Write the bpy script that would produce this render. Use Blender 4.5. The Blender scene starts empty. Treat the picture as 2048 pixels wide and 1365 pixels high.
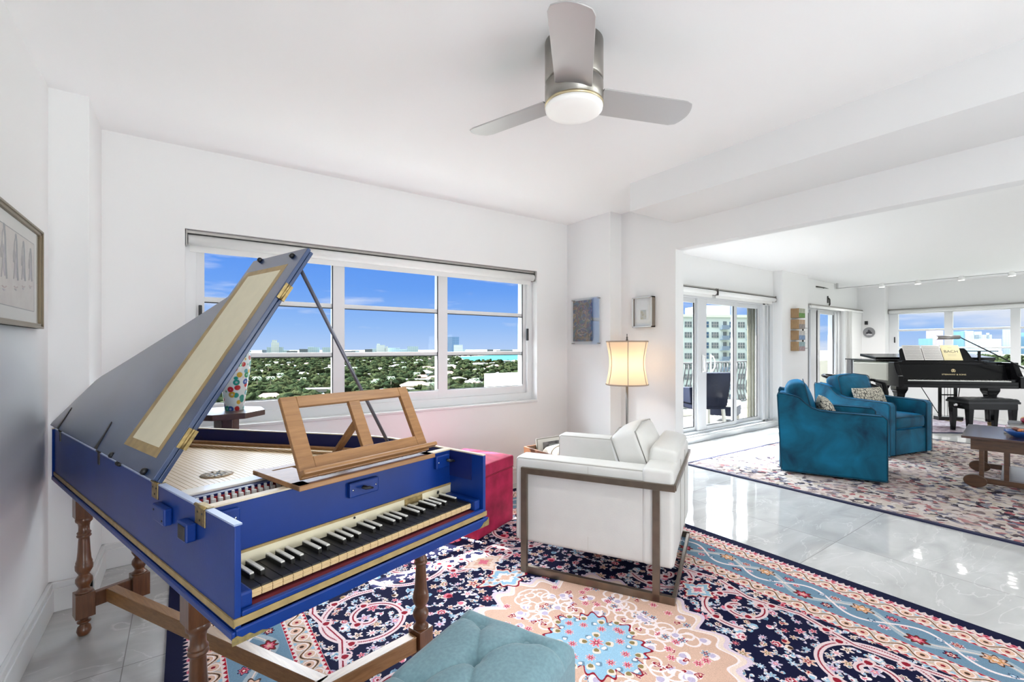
import bpy, bmesh, math, random
import numpy as np
from mathutils import Vector, Matrix

C = bpy.context.scene
COL = C.collection
PI = math.pi
R = math.radians

# ------------------------------------------------------------------ camera
YAW = 35.445                      # clockwise from +Y
cam_d = bpy.data.cameras.new('camera')
cam_d.sensor_width = 36.0
cam_d.lens = 36.0 * 924.0 / 2048.0
cam_d.shift_y = 13.2 / 2048.0
cam_d.clip_start = 0.05
cam_d.clip_end = 12000
cam = bpy.data.objects.new('camera', cam_d)
COL.objects.link(cam)
cam.location = (0, 0, 1.30)
cam.rotation_euler = (R(90), 0, R(-YAW))
C.camera = cam

# ------------------------------------------------------------------ exposure
C.view_settings.view_transform = 'Standard'
C.view_settings.look = 'None'
C.view_settings.exposure = 0.84
C.view_settings.gamma = 1.0
C.view_settings.use_curve_mapping = False
C.cycles.use_denoising = True
C.cycles.max_bounces = 12
C.cycles.diffuse_bounces = 9
C.cycles.glossy_bounces = 4
C.cycles.transmission_bounces = 6
C.cycles.transparent_max_bounces = 16
C.cycles.sample_clamp_indirect = 6.0
C.cycles.caustics_reflective = False
C.cycles.caustics_refractive = False

# ------------------------------------------------------------------ sky
def nd(nt, t, **kw):
    n = nt.nodes.new(t)
    for k, v in kw.items():
        setattr(n, k, v)
    return n

def ramp(nt, stops, interp='LINEAR'):
    n = nt.nodes.new('ShaderNodeValToRGB')
    cr = n.color_ramp
    cr.interpolation = interp
    while len(cr.elements) < len(stops):
        cr.elements.new(0.5)
    for e, (p, c) in zip(cr.elements, stops):
        e.position = p
        e.color = (c[0], c[1], c[2], 1)
    return n

def s2l(r, g, b):
    f = lambda x: x / 12.92 if x <= 0.04045 else ((x + 0.055) / 1.055) ** 2.4
    return (f(r / 255), f(g / 255), f(b / 255))

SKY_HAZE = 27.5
SKY_BACK = 0.68      # brightness of the white sky added out of view behind the camera as fill
w = bpy.data.worlds.new('sky')
C.world = w
w.use_nodes = True
nt = w.node_tree
nt.nodes.clear()
tc = nd(nt, 'ShaderNodeTexCoord')
sep = nd(nt, 'ShaderNodeSeparateXYZ')
nt.links.new(tc.outputs['Generated'], sep.inputs[0])
grad = ramp(nt, [(0.0, s2l(180, 206, 246)), (0.045, s2l(150, 190, 246)), (0.12, s2l(108, 162, 243)), (0.20, s2l(90, 148, 240)), (1.0, s2l(60, 115, 225))])
nt.links.new(sep.outputs['Z'], grad.inputs[0])
# thin streaks of cloud, denser towards +X
mp = nd(nt, 'ShaderNodeMapping')
mp.inputs['Scale'].default_value = (2.2, 2.2, 13.0)
nt.links.new(tc.outputs['Generated'], mp.inputs['Vector'])
ns = nd(nt, 'ShaderNodeTexNoise')
ns.inputs['Scale'].default_value = 2.1
ns.inputs['Detail'].default_value = 6
ns.inputs['Roughness'].default_value = 0.55
nt.links.new(mp.outputs[0], ns.inputs['Vector'])
bias = nd(nt, 'ShaderNodeMapRange')
bias.inputs['From Min'].default_value = 0.55
bias.inputs['From Max'].default_value = 0.98
bias.inputs['To Min'].default_value = -0.09
bias.inputs['To Max'].default_value = 0.10
nt.links.new(sep.outputs['X'], bias.inputs['Value'])
add = nd(nt, 'ShaderNodeMath', operation='ADD')
nt.links.new(ns.outputs['Fac'], add.inputs[0])
nt.links.new(bias.outputs[0], add.inputs[1])
cl = ramp(nt, [(0.50, (0, 0, 0)), (0.72, (1, 1, 1))])
nt.links.new(add.outputs[0], cl.inputs[0])
mixc = nd(nt, 'ShaderNodeMix', data_type='RGBA')
nt.links.new(cl.outputs[0], mixc.inputs['Factor'])
nt.links.new(grad.outputs[0], mixc.inputs['A'])
mixc.inputs['B'].default_value = (*s2l(226, 232, 248), 1)
# plain white sky added behind the camera (-Y) to light the rooms
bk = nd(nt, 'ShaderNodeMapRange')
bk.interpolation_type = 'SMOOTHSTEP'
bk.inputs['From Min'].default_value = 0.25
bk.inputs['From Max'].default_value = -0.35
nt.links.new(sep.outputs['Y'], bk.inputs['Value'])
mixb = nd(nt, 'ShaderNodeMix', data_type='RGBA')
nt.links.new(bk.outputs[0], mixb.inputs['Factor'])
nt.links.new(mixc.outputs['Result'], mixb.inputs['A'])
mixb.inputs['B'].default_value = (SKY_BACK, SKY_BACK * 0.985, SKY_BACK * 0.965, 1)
bg = nd(nt, 'ShaderNodeBackground')
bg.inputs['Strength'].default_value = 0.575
# the sky climbs to a bright white haze round the sun, above what the windows frame
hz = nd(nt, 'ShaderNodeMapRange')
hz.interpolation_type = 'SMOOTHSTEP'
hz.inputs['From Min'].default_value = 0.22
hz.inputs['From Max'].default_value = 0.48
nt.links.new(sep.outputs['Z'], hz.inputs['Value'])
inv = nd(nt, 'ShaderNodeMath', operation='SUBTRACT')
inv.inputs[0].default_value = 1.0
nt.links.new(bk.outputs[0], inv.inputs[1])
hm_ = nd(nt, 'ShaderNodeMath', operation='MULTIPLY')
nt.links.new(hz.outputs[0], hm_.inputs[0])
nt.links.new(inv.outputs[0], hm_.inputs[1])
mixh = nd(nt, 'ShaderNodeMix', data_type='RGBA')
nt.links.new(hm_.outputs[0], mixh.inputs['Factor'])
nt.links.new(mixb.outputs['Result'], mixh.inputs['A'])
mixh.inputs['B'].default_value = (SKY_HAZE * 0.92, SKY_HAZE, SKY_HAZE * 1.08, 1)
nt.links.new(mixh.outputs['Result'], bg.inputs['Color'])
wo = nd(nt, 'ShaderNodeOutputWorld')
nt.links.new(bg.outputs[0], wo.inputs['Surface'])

# ------------------------------------------------------------------ sun and fill lamps
sd = bpy.data.lights.new('sun', 'SUN')
sd.energy = 16.0
sd.angle = R(0.8)
sd.color = (1.0, 0.98, 0.95)
sun = bpy.data.objects.new('sun', sd)
COL.objects.link(sun)
sun.location = (-2, 12, 14)
sun.rotation_euler = Vector((0.48, -1.0, -1.045)).to_track_quat('-Z', 'Y').to_euler()

def area(name, loc, target, sx, sy, power, color=(1, 1, 1)):
    d = bpy.data.lights.new(name, 'AREA')
    d.shape = 'RECTANGLE'
    d.size, d.size_y = sx, sy
    d.energy = power
    d.color = color
    o = bpy.data.objects.new(name, d)
    COL.objects.link(o)
    o.location = loc
    o.rotation_euler = (Vector(target) - Vector(loc)).to_track_quat('-Z', 'Y').to_euler()
    return o
# unseen fill lamps added behind the camera to brighten ceilings and walls
area('rear_fill_study', (0.3, -3.7, 0.25), (0.3, -3.0, 2.5), 2.0, 2.2, 66, (0.93, 0.98, 1.04))
area('rear_fill_lounge', (9.0, -3.2, 0.4), (8.0, -2.4, 2.3), 5.0, 2.2, 45, (0.93, 0.98, 1.04))

area('rear_fill_passage', (5.2, -3.0, 0.8), (-0.5, -4.0, 1.1), 2.0, 1.6, 60, (0.93, 0.98, 1.04))  # added fill aimed at the left wall

area('rear_fill_left', (-0.05, -3.6, 0.8), (-0.25, 1.8, 0.2), 0.9, 1.4, 17, (0.93, 0.98, 1.04))  # added fill for the harpsichord's long side and the floor beside it

# ------------------------------------------------------------------ materials
MATS = {}
def mat(name, color, rough=0.5, metal=0.0, spec=0.5, sheen=0.0, sheen_tint=(1, 1, 1), coat=0.0, coat_rough=0.05,
        var=0.0, vscale=8.0, vcol=None, bump=0.0, bscale=60.0, stretch=(1, 1, 1), emit=None, estr=0.0, trans=0.0, sheen_rough=0.4):
    if name in MATS:
        return MATS[name]
    m = bpy.data.materials.new(name)
    m.use_nodes = True
    nt = m.node_tree
    b = nt.nodes['Principled BSDF']
    b.inputs['Base Color'].default_value = (*color, 1)
    b.inputs['Roughness'].default_value = rough
    b.inputs['Metallic'].default_value = metal
    b.inputs['Specular IOR Level'].default_value = spec
    if sheen:
        b.inputs['Sheen Weight'].default_value = sheen
        b.inputs['Sheen Tint'].default_value = (*sheen_tint, 1)
        b.inputs['Sheen Roughness'].default_value = sheen_rough
    if coat:
        b.inputs['Coat Weight'].default_value = coat
        b.inputs['Coat Roughness'].default_value = coat_rough
    if emit:
        b.inputs['Emission Color'].default_value = (*emit, 1)
        b.inputs['Emission Strength'].default_value = estr
    if trans:
        b.inputs['Transmission Weight'].default_value = trans
    if var or vcol or bump:
        tc = nd(nt, 'ShaderNodeTexCoord')
        mp = nd(nt, 'ShaderNodeMapping')
        mp.inputs['Scale'].default_value = stretch
        nt.links.new(tc.outputs['Object'], mp.inputs['Vector'])
    if var or vcol:
        n = nd(nt, 'ShaderNodeTexNoise')
        n.inputs['Scale'].default_value = vscale
        n.inputs['Detail'].default_value = 5
        nt.links.new(mp.outputs[0], n.inputs['Vector'])
        lo = vcol if vcol else tuple(c * (1 - var) for c in color)
        hi = color if vcol else tuple(min(1, c * (1 + var)) for c in color)
        rp = ramp(nt, [(0.32, lo), (0.68, hi)])
        nt.links.new(n.outputs['Fac'], rp.inputs[0])
        nt.links.new(rp.outputs[0], b.inputs['Base Color'])
    if bump:
        n2 = nd(nt, 'ShaderNodeTexNoise')
        n2.inputs['Scale'].default_value = bscale
        n2.inputs['Detail'].default_value = 4
        nt.links.new(mp.outputs[0], n2.inputs['Vector'])
        bp = nd(nt, 'ShaderNodeBump')
        bp.inputs['Strength'].default_value = bump
        bp.inputs['Distance'].default_value = 0.004
        nt.links.new(n2.outputs['Fac'], bp.inputs['Height'])
        nt.links.new(bp.outputs[0], b.inputs['Normal'])
    MATS[name] = m
    return m

def wood(name, c1, c2, rough=0.4, scale=7.0, axis=(1, 12, 12), coat=0.2):
    if name in MATS:
        return MATS[name]
    m = mat(name, c1, rough=rough, coat=coat, coat_rough=0.2)
    nt = m.node_tree
    b = nt.nodes['Principled BSDF']
    tc = nd(nt, 'ShaderNodeTexCoord')
    mp = nd(nt, 'ShaderNodeMapping')
    mp.inputs['Scale'].default_value = axis
    nt.links.new(tc.outputs['Object'], mp.inputs['Vector'])
    n = nd(nt, 'ShaderNodeTexNoise')
    n.inputs['Scale'].default_value = scale
    n.inputs['Detail'].default_value = 8
    n.inputs['Roughness'].default_value = 0.65
    n.inputs['Distortion'].default_value = 0.4
    nt.links.new(mp.outputs[0], n.inputs['Vector'])
    rp = ramp(nt, [(0.3, c2), (0.5, tuple((a + d) / 2 for a, d in zip(c1, c2))), (0.7, c1)])
    nt.links.new(n.outputs['Fac'], rp.inputs[0])
    nt.links.new(rp.outputs[0], b.inputs['Base Color'])
    bp = nd(nt, 'ShaderNodeBump')
    bp.inputs['Strength'].default_value = 0.15
    bp.inputs['Distance'].default_value = 0.002
    nt.links.new(n.outputs['Fac'], bp.inputs['Height'])
    nt.links.new(bp.outputs[0], b.inputs['Normal'])
    return m

def glass_mat(name, tint=(1, 1, 1), refl=0.05, ior=1.45):
    if name in MATS:
        return MATS[name]
    m = bpy.data.materials.new(name)
    m.use_nodes = True
    nt = m.node_tree
    nt.nodes.clear()
    t = nd(nt, 'ShaderNodeBsdfTransparent')
    t.inputs[0].default_value = (*tint, 1)
    g = nd(nt, 'ShaderNodeBsdfGlossy')
    g.inputs['Roughness'].default_value = 0.01
    lw = nd(nt, 'ShaderNodeLayerWeight')
    lw.inputs['Blend'].default_value = 0.5
    pw = nd(nt, 'ShaderNodeMath', operation='POWER')
    pw.inputs[1].default_value = 4.0
    nt.links.new(lw.outputs['Facing'], pw.inputs[0])
    ma = nd(nt, 'ShaderNodeMath', operation='MULTIPLY_ADD')
    ma.inputs[1].default_value = 0.9
    ma.inputs[2].default_value = 0.04
    nt.links.new(pw.outputs[0], ma.inputs[0])
    mx = nd(nt, 'ShaderNodeMixShader')
    mul = nd(nt, 'ShaderNodeMath', operation='MULTIPLY')
    mul.inputs[1].default_value = refl * 20
    nt.links.new(ma.outputs[0], mul.inputs[0])
    nt.links.new(mul.outputs[0], mx.inputs[0])
    nt.links.new(t.outputs[0], mx.inputs[1])
    nt.links.new(g.outputs[0], mx.inputs[2])
    o = nd(nt, 'ShaderNodeOutputMaterial')
    nt.links.new(mx.outputs[0], o.inputs[0])
    MATS[name] = m
    return m

# ------------------------------------------------------------------ mesh helpers
class MB:
    def __init__(self):
        self.v, self.f, self.m, self.s = [], [], [], []
    def add(self, vs, fs, mi=0, smooth=False, M=None):
        o = len(self.v)
        if M is not None:
            vs = [tuple(M @ Vector(p)) for p in vs]
        self.v += [tuple(p) for p in vs]
        for f in fs:
            self.f.append(tuple(i + o for i in f))
            self.m.append(mi)
            self.s.append(smooth)
        return self
    def box(self, x0, x1, y0, y1, z0, z1, mi=0, M=None):
        vs = [(x, y, z) for z in (z0, z1) for y in (y0, y1) for x in (x0, x1)]
        return self.add(vs, [(0, 2, 3, 1), (4, 5, 7, 6), (0, 1, 5, 4), (2, 6, 7, 3), (0, 4, 6, 2), (1, 3, 7, 5)], mi, False, M)
    def bar(self, a, b, wx, wy, mi=0, up=(0, 0, 1)):
        a, b = Vector(a), Vector(b)
        d = (b - a)
        L = d.length
        z = d.normalized()
        u = Vector(up)
        if abs(z.dot(u)) > 0.98:
            u = Vector((0, 1, 0))
        x = u.cross(z).normalized()
        y = z.cross(x)
        M = Matrix((( x.x, y.x, z.x, a.x), (x.y, y.y, z.y, a.y), (x.z, y.z, z.z, a.z), (0, 0, 0, 1)))
        return self.box(-wx / 2, wx / 2, -wy / 2, wy / 2, 0, L, mi, M)
    def tube(self, pts, r, n=8, mi=0, closed=False, caps=True):
        pts = [Vector(p) for p in pts]
        N = len(pts)
        rr = r if isinstance(r, (list, tuple)) else [r] * N
        vs, fs = [], []
        prev = None
        for i, p in enumerate(pts):
            if closed:
                t = (pts[(i + 1) % N] - pts[i - 1])
            else:
                t = pts[min(i + 1, N - 1)] - pts[max(i - 1, 0)]
            if t.length < 1e-9:
                t = Vector((0, 0, 1))
            t.normalize()
            if prev is None:
                u = Vector((0, 0, 1)) if abs(t.z) < 0.95 else Vector((1, 0, 0))
                u = (u - t * u.dot(t)).normalized()
            else:
                u = (prev - t * prev.dot(t))
                u = u.normalized() if u.length > 1e-6 else Vector((1, 0, 0))
            prev = u
            w_ = t.cross(u)
            for k in range(n):
                a = 2 * PI * k / n
                vs.append(p + (u * math.cos(a) + w_ * math.sin(a)) * rr[i])
        for i in range(N if closed else N - 1):
            j = (i + 1) % N
            for k in range(n):
                l = (k + 1) % n
                fs.append((i * n + k, i * n + l, j * n + l, j * n + k))
        if caps and not closed:
            fs.append(tuple(range(n - 1, -1, -1)))
            fs.append(tuple((N - 1) * n + k for k in range(n)))
        return self.add(vs, fs, mi, True)
    def lathe(self, prof, n=24, c=(0, 0, 0), mi=0, M=None, smooth=True, caps=True):
        vs, fs = [], []
        for (r, z) in prof:
            for k in range(n):
                a = 2 * PI * k / n
                vs.append((c[0] + r * math.cos(a), c[1] + r * math.sin(a), c[2] + z))
        for i in range(len(prof) - 1):
            for k in range(n):
                l = (k + 1) % n
                fs.append((i * n + k, i * n + l, (i + 1) * n + l, (i + 1) * n + k))
        if caps:
            fs.append(tuple(range(n - 1, -1, -1)))
            fs.append(tuple((len(prof) - 1) * n + k for k in range(n)))
        return self.add(vs, fs, mi, smooth, M)
    def prism(self, poly, z0, z1, mi=0, M=None, smooth=False):
        n = len(poly)
        vs = [(x, y, z0) for x, y in poly] + [(x, y, z1) for x, y in poly]
        fs = [tuple(range(n - 1, -1, -1)), tuple(range(n, 2 * n))]
        fs += [(i, (i + 1) % n, n + (i + 1) % n, n + i) for i in range(n)]
        return self.add(vs, fs, mi, smooth, M)
    def ball(self, c, r, mi=0, n=12, sc=(1, 1, 1)):
        prof = [(max(1e-4, math.sin(PI * i / n)), -math.cos(PI * i / n)) for i in range(n + 1)]
        M = Matrix.Translation(c) @ Matrix.Diagonal((r * sc[0], r * sc[1], r * sc[2], 1))
        return self.lathe(prof, n=max(8, n + 4), mi=mi, M=M)
    def soft(self, sx, sy, sz, r, puff=(0, 0, 0), M=None, mi=0, m=6, fn=None):
        h = (sx / 2, sy / 2, sz / 2)
        ax = []
        for q in h:
            rr = min(r, q * 0.999)
            a = [-q + rr * (1 - math.cos(t * PI / 6)) for t in range(0, 4)]
            mid = [(-q + rr) + (2 * q - 2 * rr) * t / m for t in range(1, m)]
            ax.append(a + mid + [-t for t in reversed(a)])
        ids, vs, fs = {}, [], []
        def vid(i, j, k):
            key = (i, j, k)
            if key not in ids:
                p = [ax[0][i], ax[1][j], ax[2][k]]
                q = [max(-(h[t] - min(r, h[t] * .999)), min(h[t] - min(r, h[t] * .999), p[t])) for t in range(3)]
                d = Vector([p[t] - q[t] for t in range(3)])
                if d.length > 1e-9:
                    d = d.normalized() * min(r, min(h) * .999)
                o = [q[t] + d[t] for t in range(3)]
                nrm = [p[t] / h[t] for t in range(3)]
                for t in range(3):
                    a, b = nrm[(t + 1) % 3], nrm[(t + 2) % 3]
                    o[t] += puff[t] * nrm[t] * max(0, 1 - a * a) * max(0, 1 - b * b)
                if fn:
                    o = fn(o)
                ids[key] = len(vs)
                vs.append(tuple(o))
            return ids[key]
        n0, n1, n2 = len(ax[0]) - 1, len(ax[1]) - 1, len(ax[2]) - 1
        for i in range(n0):
            for j in range(n1):
                fs.append((vid(i, j, 0), vid(i, j + 1, 0), vid(i + 1, j + 1, 0), vid(i + 1, j, 0)))
                fs.append((vid(i, j, n2), vid(i + 1, j, n2), vid(i + 1, j + 1, n2), vid(i, j + 1, n2)))
        for i in range(n0):
            for k in range(n2):
                fs.append((vid(i, 0, k), vid(i + 1, 0, k), vid(i + 1, 0, k + 1), vid(i, 0, k + 1)))
                fs.append((vid(i, n1, k), vid(i, n1, k + 1), vid(i + 1, n1, k + 1), vid(i + 1, n1, k)))
        for j in range(n1):
            for k in range(n2):
                fs.append((vid(0, j, k), vid(0, j, k + 1), vid(0, j + 1, k + 1), vid(0, j + 1, k)))
                fs.append((vid(n0, j, k), vid(n0, j + 1, k), vid(n0, j + 1, k + 1), vid(n0, j, k + 1)))
        return self.add(vs, fs, mi, True, M)
    def build(self, name, mats, parent=None, bevel=0.0, seg=2, sub=0, recalc=True):
        me = bpy.data.meshes.new(name)
        me.from_pydata(self.v, [], self.f)
        if not isinstance(mats, (list, tuple)):
            mats = [mats]
        for m in mats:
            me.materials.append(m)
        me.polygons.foreach_set('material_index', self.m)
        me.polygons.foreach_set('use_smooth', self.s)
        if recalc:
            bm = bmesh.new()
            bm.from_mesh(me)
            bmesh.ops.recalc_face_normals(bm, faces=bm.faces)
            bm.to_mesh(me)
            bm.free()
        me.update()
        o = bpy.data.objects.new(name, me)
        COL.objects.link(o)
        if parent:
            o.parent = parent
        if bevel:
            b = o.modifiers.new('bevel', 'BEVEL')
            b.width = bevel
            b.segments = seg
            b.limit_method = 'ANGLE'
            b.angle_limit = R(40)
            b.harden_normals = False
        if sub:
            s_ = o.modifiers.new('sub', 'SUBSURF')
            s_.levels = s_.render_levels = sub
        return o

def tag(o, label=None, cat=None, group=None, kind=None):
    if label:
        o['label'] = label
    if cat:
        o['category'] = cat
    if group:
        o['group'] = group
    if kind:
        o['kind'] = kind
    return o

def empty(name, loc=(0, 0, 0), rz=0.0, label=None, cat=None, group=None, kind=None):
    o = bpy.data.objects.new(name, None)
    o.empty_display_size = 0.05
    COL.objects.link(o)
    o.location = loc
    o.rotation_euler = (0, 0, rz)
    return tag(o, label, cat, group, kind)

def struct(o, label=None):
    o['kind'] = 'structure'
    if label:
        o['label'] = label
    return o

def bx(name, m, x0, x1, y0, y1, z0, z1, parent=None, bevel=0.0, seg=2):
    return MB().box(x0, x1, y0, y1, z0, z1).build(name, m, parent, bevel, seg)

def text_mesh(name, body, size, m, M, parent, depth=0.0006, align='CENTER', sx=1.0):
    cu = bpy.data.curves.new(name, 'FONT')
    cu.body = body
    cu.size = size
    cu.align_x = align
    cu.extrude = depth
    to = bpy.data.objects.new(name, cu)
    COL.objects.link(to)
    dg = bpy.context.evaluated_depsgraph_get()
    me = bpy.data.meshes.new_from_object(to.evaluated_get(dg))
    bpy.data.objects.remove(to)
    me.name = name
    me.transform(M @ Matrix.Diagonal((sx, 1, 1, 1)))
    me.materials.clear()
    me.materials.append(m)
    o = bpy.data.objects.new(name, me)
    COL.objects.link(o)
    o.parent = parent
    return o

def frame_rect(mb, x0, x1, z0, z1, y0, y1, wl, wr, wb, wt, mi=0):
    mb.box(x0, x0 + wl, y0, y1, z0, z1, mi)
    mb.box(x1 - wr, x1, y0, y1, z0, z1, mi)
    mb.box(x0 + wl, x1 - wr, y0, y1, z0, z0 + wb, mi)
    mb.box(x0 + wl, x1 - wr, y0, y1, z1 - wt, z1, mi)
    return mb

# shared materials
W_WALL = mat('white_wall_paint', (0.79, 0.79, 0.79), rough=0.65, spec=0.2, bump=0.05, bscale=180)
W_CEIL = mat('white_ceiling_paint', (0.92, 0.92, 0.92), rough=0.75, spec=0.15, bump=0.05, bscale=150)
W_TRIM = mat('white_trim_gloss', (0.68, 0.68, 0.68), rough=0.3)
W_FRAME = mat('white_window_frame', (0.72, 0.73, 0.74), rough=0.35)
GLASS = glass_mat('window_glass', (0.97, 0.985, 0.99), 0.006)
BLACK = mat('matt_black', (0.012, 0.012, 0.014), rough=0.4)
STEEL = mat('brushed_nickel', (0.42, 0.40, 0.38), rough=0.32, metal=1.0, bump=0.1, bscale=40, stretch=(1, 1, 20))
CHROME = mat('chrome', (0.75, 0.75, 0.77), rough=0.12, metal=1.0)
BRASS = mat('aged_brass', (0.34, 0.25, 0.11), rough=0.42, metal=1.0, var=0.3, vscale=60)
PAPER = mat('paper', (0.78, 0.77, 0.73), rough=0.8)

# ================================================================== room shell
H = 2.58
XL, YA, XE, XC = -0.54, 3.60, 12.0, 3.42       # left wall, window wall, far wall, dividing wall
YD = 3.78                                       # balcony-door wall
# floor: one slab of polished grey tile
fl = MB().box(-0.70, 12.2, -4.5, 3.95, -0.12, 0.0)
FLOOR = bpy.data.materials.new('polished_grey_tile')
FLOOR.use_nodes = True
nt = FLOOR.node_tree
b = nt.nodes['Principled BSDF']
tc = nd(nt, 'ShaderNodeTexCoord')
sep = nd(nt, 'ShaderNodeSeparateXYZ')
nt.links.new(tc.outputs['Object'], sep.inputs[0])
def grid_line(axis, off, size, wdt):
    a = nd(nt, 'ShaderNodeMath', operation='SUBTRACT'); a.inputs[1].default_value = off
    nt.links.new(sep.outputs[axis], a.inputs[0])
    d = nd(nt, 'ShaderNodeMath', operation='DIVIDE'); d.inputs[1].default_value = size
    nt.links.new(a.outputs[0], d.inputs[0])
    f = nd(nt, 'ShaderNodeMath', operation='FRACT')
    nt.links.new(d.outputs[0], f.inputs[0])
    s_ = nd(nt, 'ShaderNodeMath', operation='SUBTRACT'); s_.inputs[1].default_value = 0.5
    nt.links.new(f.outputs[0], s_.inputs[0])
    ab = nd(nt, 'ShaderNodeMath', operation='ABSOLUTE')
    nt.links.new(s_.outputs[0], ab.inputs[0])
    g = nd(nt, 'ShaderNodeMath', operation='GREATER_THAN'); g.inputs[1].default_value = 0.5 - wdt / size / 2
    nt.links.new(ab.outputs[0], g.inputs[0])
    fl_ = nd(nt, 'ShaderNodeMath', operation='FLOOR')
    nt.links.new(d.outputs[0], fl_.inputs[0])
    return g, fl_
gx, ix = grid_line('X', -0.20, 1.25, 0.004)
gy, iy = grid_line('Y', 1.26, 1.19, 0.004)
mxg = nd(nt, 'ShaderNodeMath', operation='MAXIMUM')
nt.links.new(gx.outputs[0], mxg.inputs[0]); nt.links.new(gy.outputs[0], mxg.inputs[1])
cmb = nd(nt, 'ShaderNodeCombineXYZ')
nt.links.new(ix.outputs[0], cmb.inputs[0]); nt.links.new(iy.outputs[0], cmb.inputs[1])
vsc = nd(nt, 'ShaderNodeVectorMath', operation='SCALE'); vsc.inputs['Scale'].default_value = 7.3
nt.links.new(cmb.outputs[0], vsc.inputs[0])
vad = nd(nt, 'ShaderNodeVectorMath', operation='ADD')
nt.links.new(tc.outputs['Object'], vad.inputs[0]); nt.links.new(vsc.outputs[0], vad.inputs[1])
mp = nd(nt, 'ShaderNodeMapping'); mp.inputs['Scale'].default_value = (1.0, 2.6, 1); mp.inputs['Rotation'].default_value = (0, 0, 0.5)
nt.links.new(vad.outputs[0], mp.inputs[0])
n1 = nd(nt, 'ShaderNodeTexNoise'); n1.inputs['Scale'].default_value = 1.6; n1.inputs['Detail'].default_value = 7; n1.inputs['Distortion'].default_value = 1.2
nt.links.new(mp.outputs[0], n1.inputs['Vector'])
r1 = ramp(nt, [(0.3, (0.44, 0.435, 0.425)), (0.55, (0.53, 0.525, 0.515)), (0.75, (0.61, 0.605, 0.595))])
nt.links.new(n1.outputs['Fac'], r1.inputs[0])
n2 = nd(nt, 'ShaderNodeTexNoise'); n2.inputs['Scale'].default_value = 0.9; n2.inputs['Detail'].default_value = 5; n2.inputs['Distortion'].default_value = 2.0
nt.links.new(mp.outputs[0], n2.inputs['Vector'])
r2 = ramp(nt, [(0.492, (0, 0, 0)), (0.5, (1, 1, 1)), (0.508, (0, 0, 0))])
nt.links.new(n2.outputs['Fac'], r2.inputs[0])
m1 = nd(nt, 'ShaderNodeMix', data_type='RGBA')
sc_ = nd(nt, 'ShaderNodeMath', operation='MULTIPLY'); sc_.inputs[1].default_value = 0.55
nt.links.new(r2.outputs[0], sc_.inputs[0])
nt.links.new(sc_.outputs[0], m1.inputs['Factor']); nt.links.new(r1.outputs[0], m1.inputs['A']); m1.inputs['B'].default_value = (0.72, 0.71, 0.70, 1)
m2 = nd(nt, 'ShaderNodeMix', data_type='RGBA')
nt.links.new(mxg.outputs[0], m2.inputs['Factor']); nt.links.new(m1.outputs['Result'], m2.inputs['A']); m2.inputs['B'].default_value = (0.3, 0.29, 0.28, 1)
nt.links.new(m2.outputs['Result'], b.inputs['Base Color'])
b.inputs['Roughness'].default_value = 0.045
b.inputs['Specular IOR Level'].default_value = 0.7
n3 = nd(nt, 'ShaderNodeTexNoise'); n3.inputs['Scale'].default_value = 6.0; n3.inputs['Detail'].default_value = 2
nt.links.new(tc.outputs['Object'], n3.inputs['Vector'])
bp = nd(nt, 'ShaderNodeBump'); bp.inputs['Strength'].default_value = 0.06; bp.inputs['Distance'].default_value = 0.02
nt.links.new(n3.outputs['Fac'], bp.inputs['Height']); nt.links.new(bp.outputs[0], b.inputs['Normal'])
struct(fl.build('floor', FLOOR))
struct(bx('ceiling', W_CEIL, -0.70, 12.2, -4.5, 3.95, H, H + 0.15))

# left wall with its corner column
struct(bx('wall_left', W_WALL, XL - 0.15, XL, -4.5, YA, 0, H))
struct(MB().box(XL, -0.39, 3.17, YA, 0, H).build('wall_left_column', W_WALL))
# window wall of the study: four pieces round the opening, one object
OX0, OX1, OZ0, OZ1 = 0.01, 2.868, 0.78, 2.06
wb = MB()
wb.box(XL - 0.15, OX0, YA, 3.92, 0, H).box(OX1, XC + 0.11, YA, 3.92, 0, H)
wb.box(OX0, OX1, YA, 3.92, 0, OZ0).box(OX0, OX1, YA, 3.92, OZ1, H)
struct(wb.build('wall_window', W_WALL))
# corner column by the lamp, dividing wall, header and dropped beam
struct(MB().box(3.27, XC, 3.0, YA, 0, H).build('wall_corner_column', W_WALL))
dv = MB().box(XC, XC + 0.11, 2.40, YA, 0, H).box(XC, XC + 0.11, -4.5, 2.40, 2.14, H)
struct(dv.build('wall_dividing', W_WALL))
struct(bx('ceiling_beam', W_WALL, 2.836, XC, -4.5, 2.40, 2.36, H))
# wall with the balcony doors
dw = MB()
DX0, DX1, DZ1 = 4.20, 8.06, 2.05
EX0, EX1, EZ1 = 9.24, 11.0, 2.07
dw.box(XC + 0.11, DX0, YD, 3.95, 0, H).box(DX1, EX0, YD, 3.95, 0, H).box(EX1, 12.2, YD, 3.95, 0, H)
dw.box(DX0, DX1, YD, 3.95, DZ1, H).box(EX0, EX1, YD, 3.95, EZ1, H)
struct(dw.build('wall_balcony_doors', W_WALL))
struct(bx('wall_door_column', W_WALL, 8.08, 9.05, 3.64, YD, 0, H))
# far wall with ribbon window and corner column
FZ0, FZ1 = 0.93, 2.06
fw = MB()
fw.box(XE, 12.2, 3.30, 3.95, 0, H).box(XE, 12.2, -4.5, -1.6, 0, H)
fw.box(XE, 12.2, -1.6, 3.30, 0, FZ0).box(XE, 12.2, -1.6, 3.30, FZ1, H)
struct(fw.build('wall_far', W_WALL))
struct(bx('wall_far_column', W_WALL, 11.78, XE, 3.30, YD, 0, H))

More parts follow.
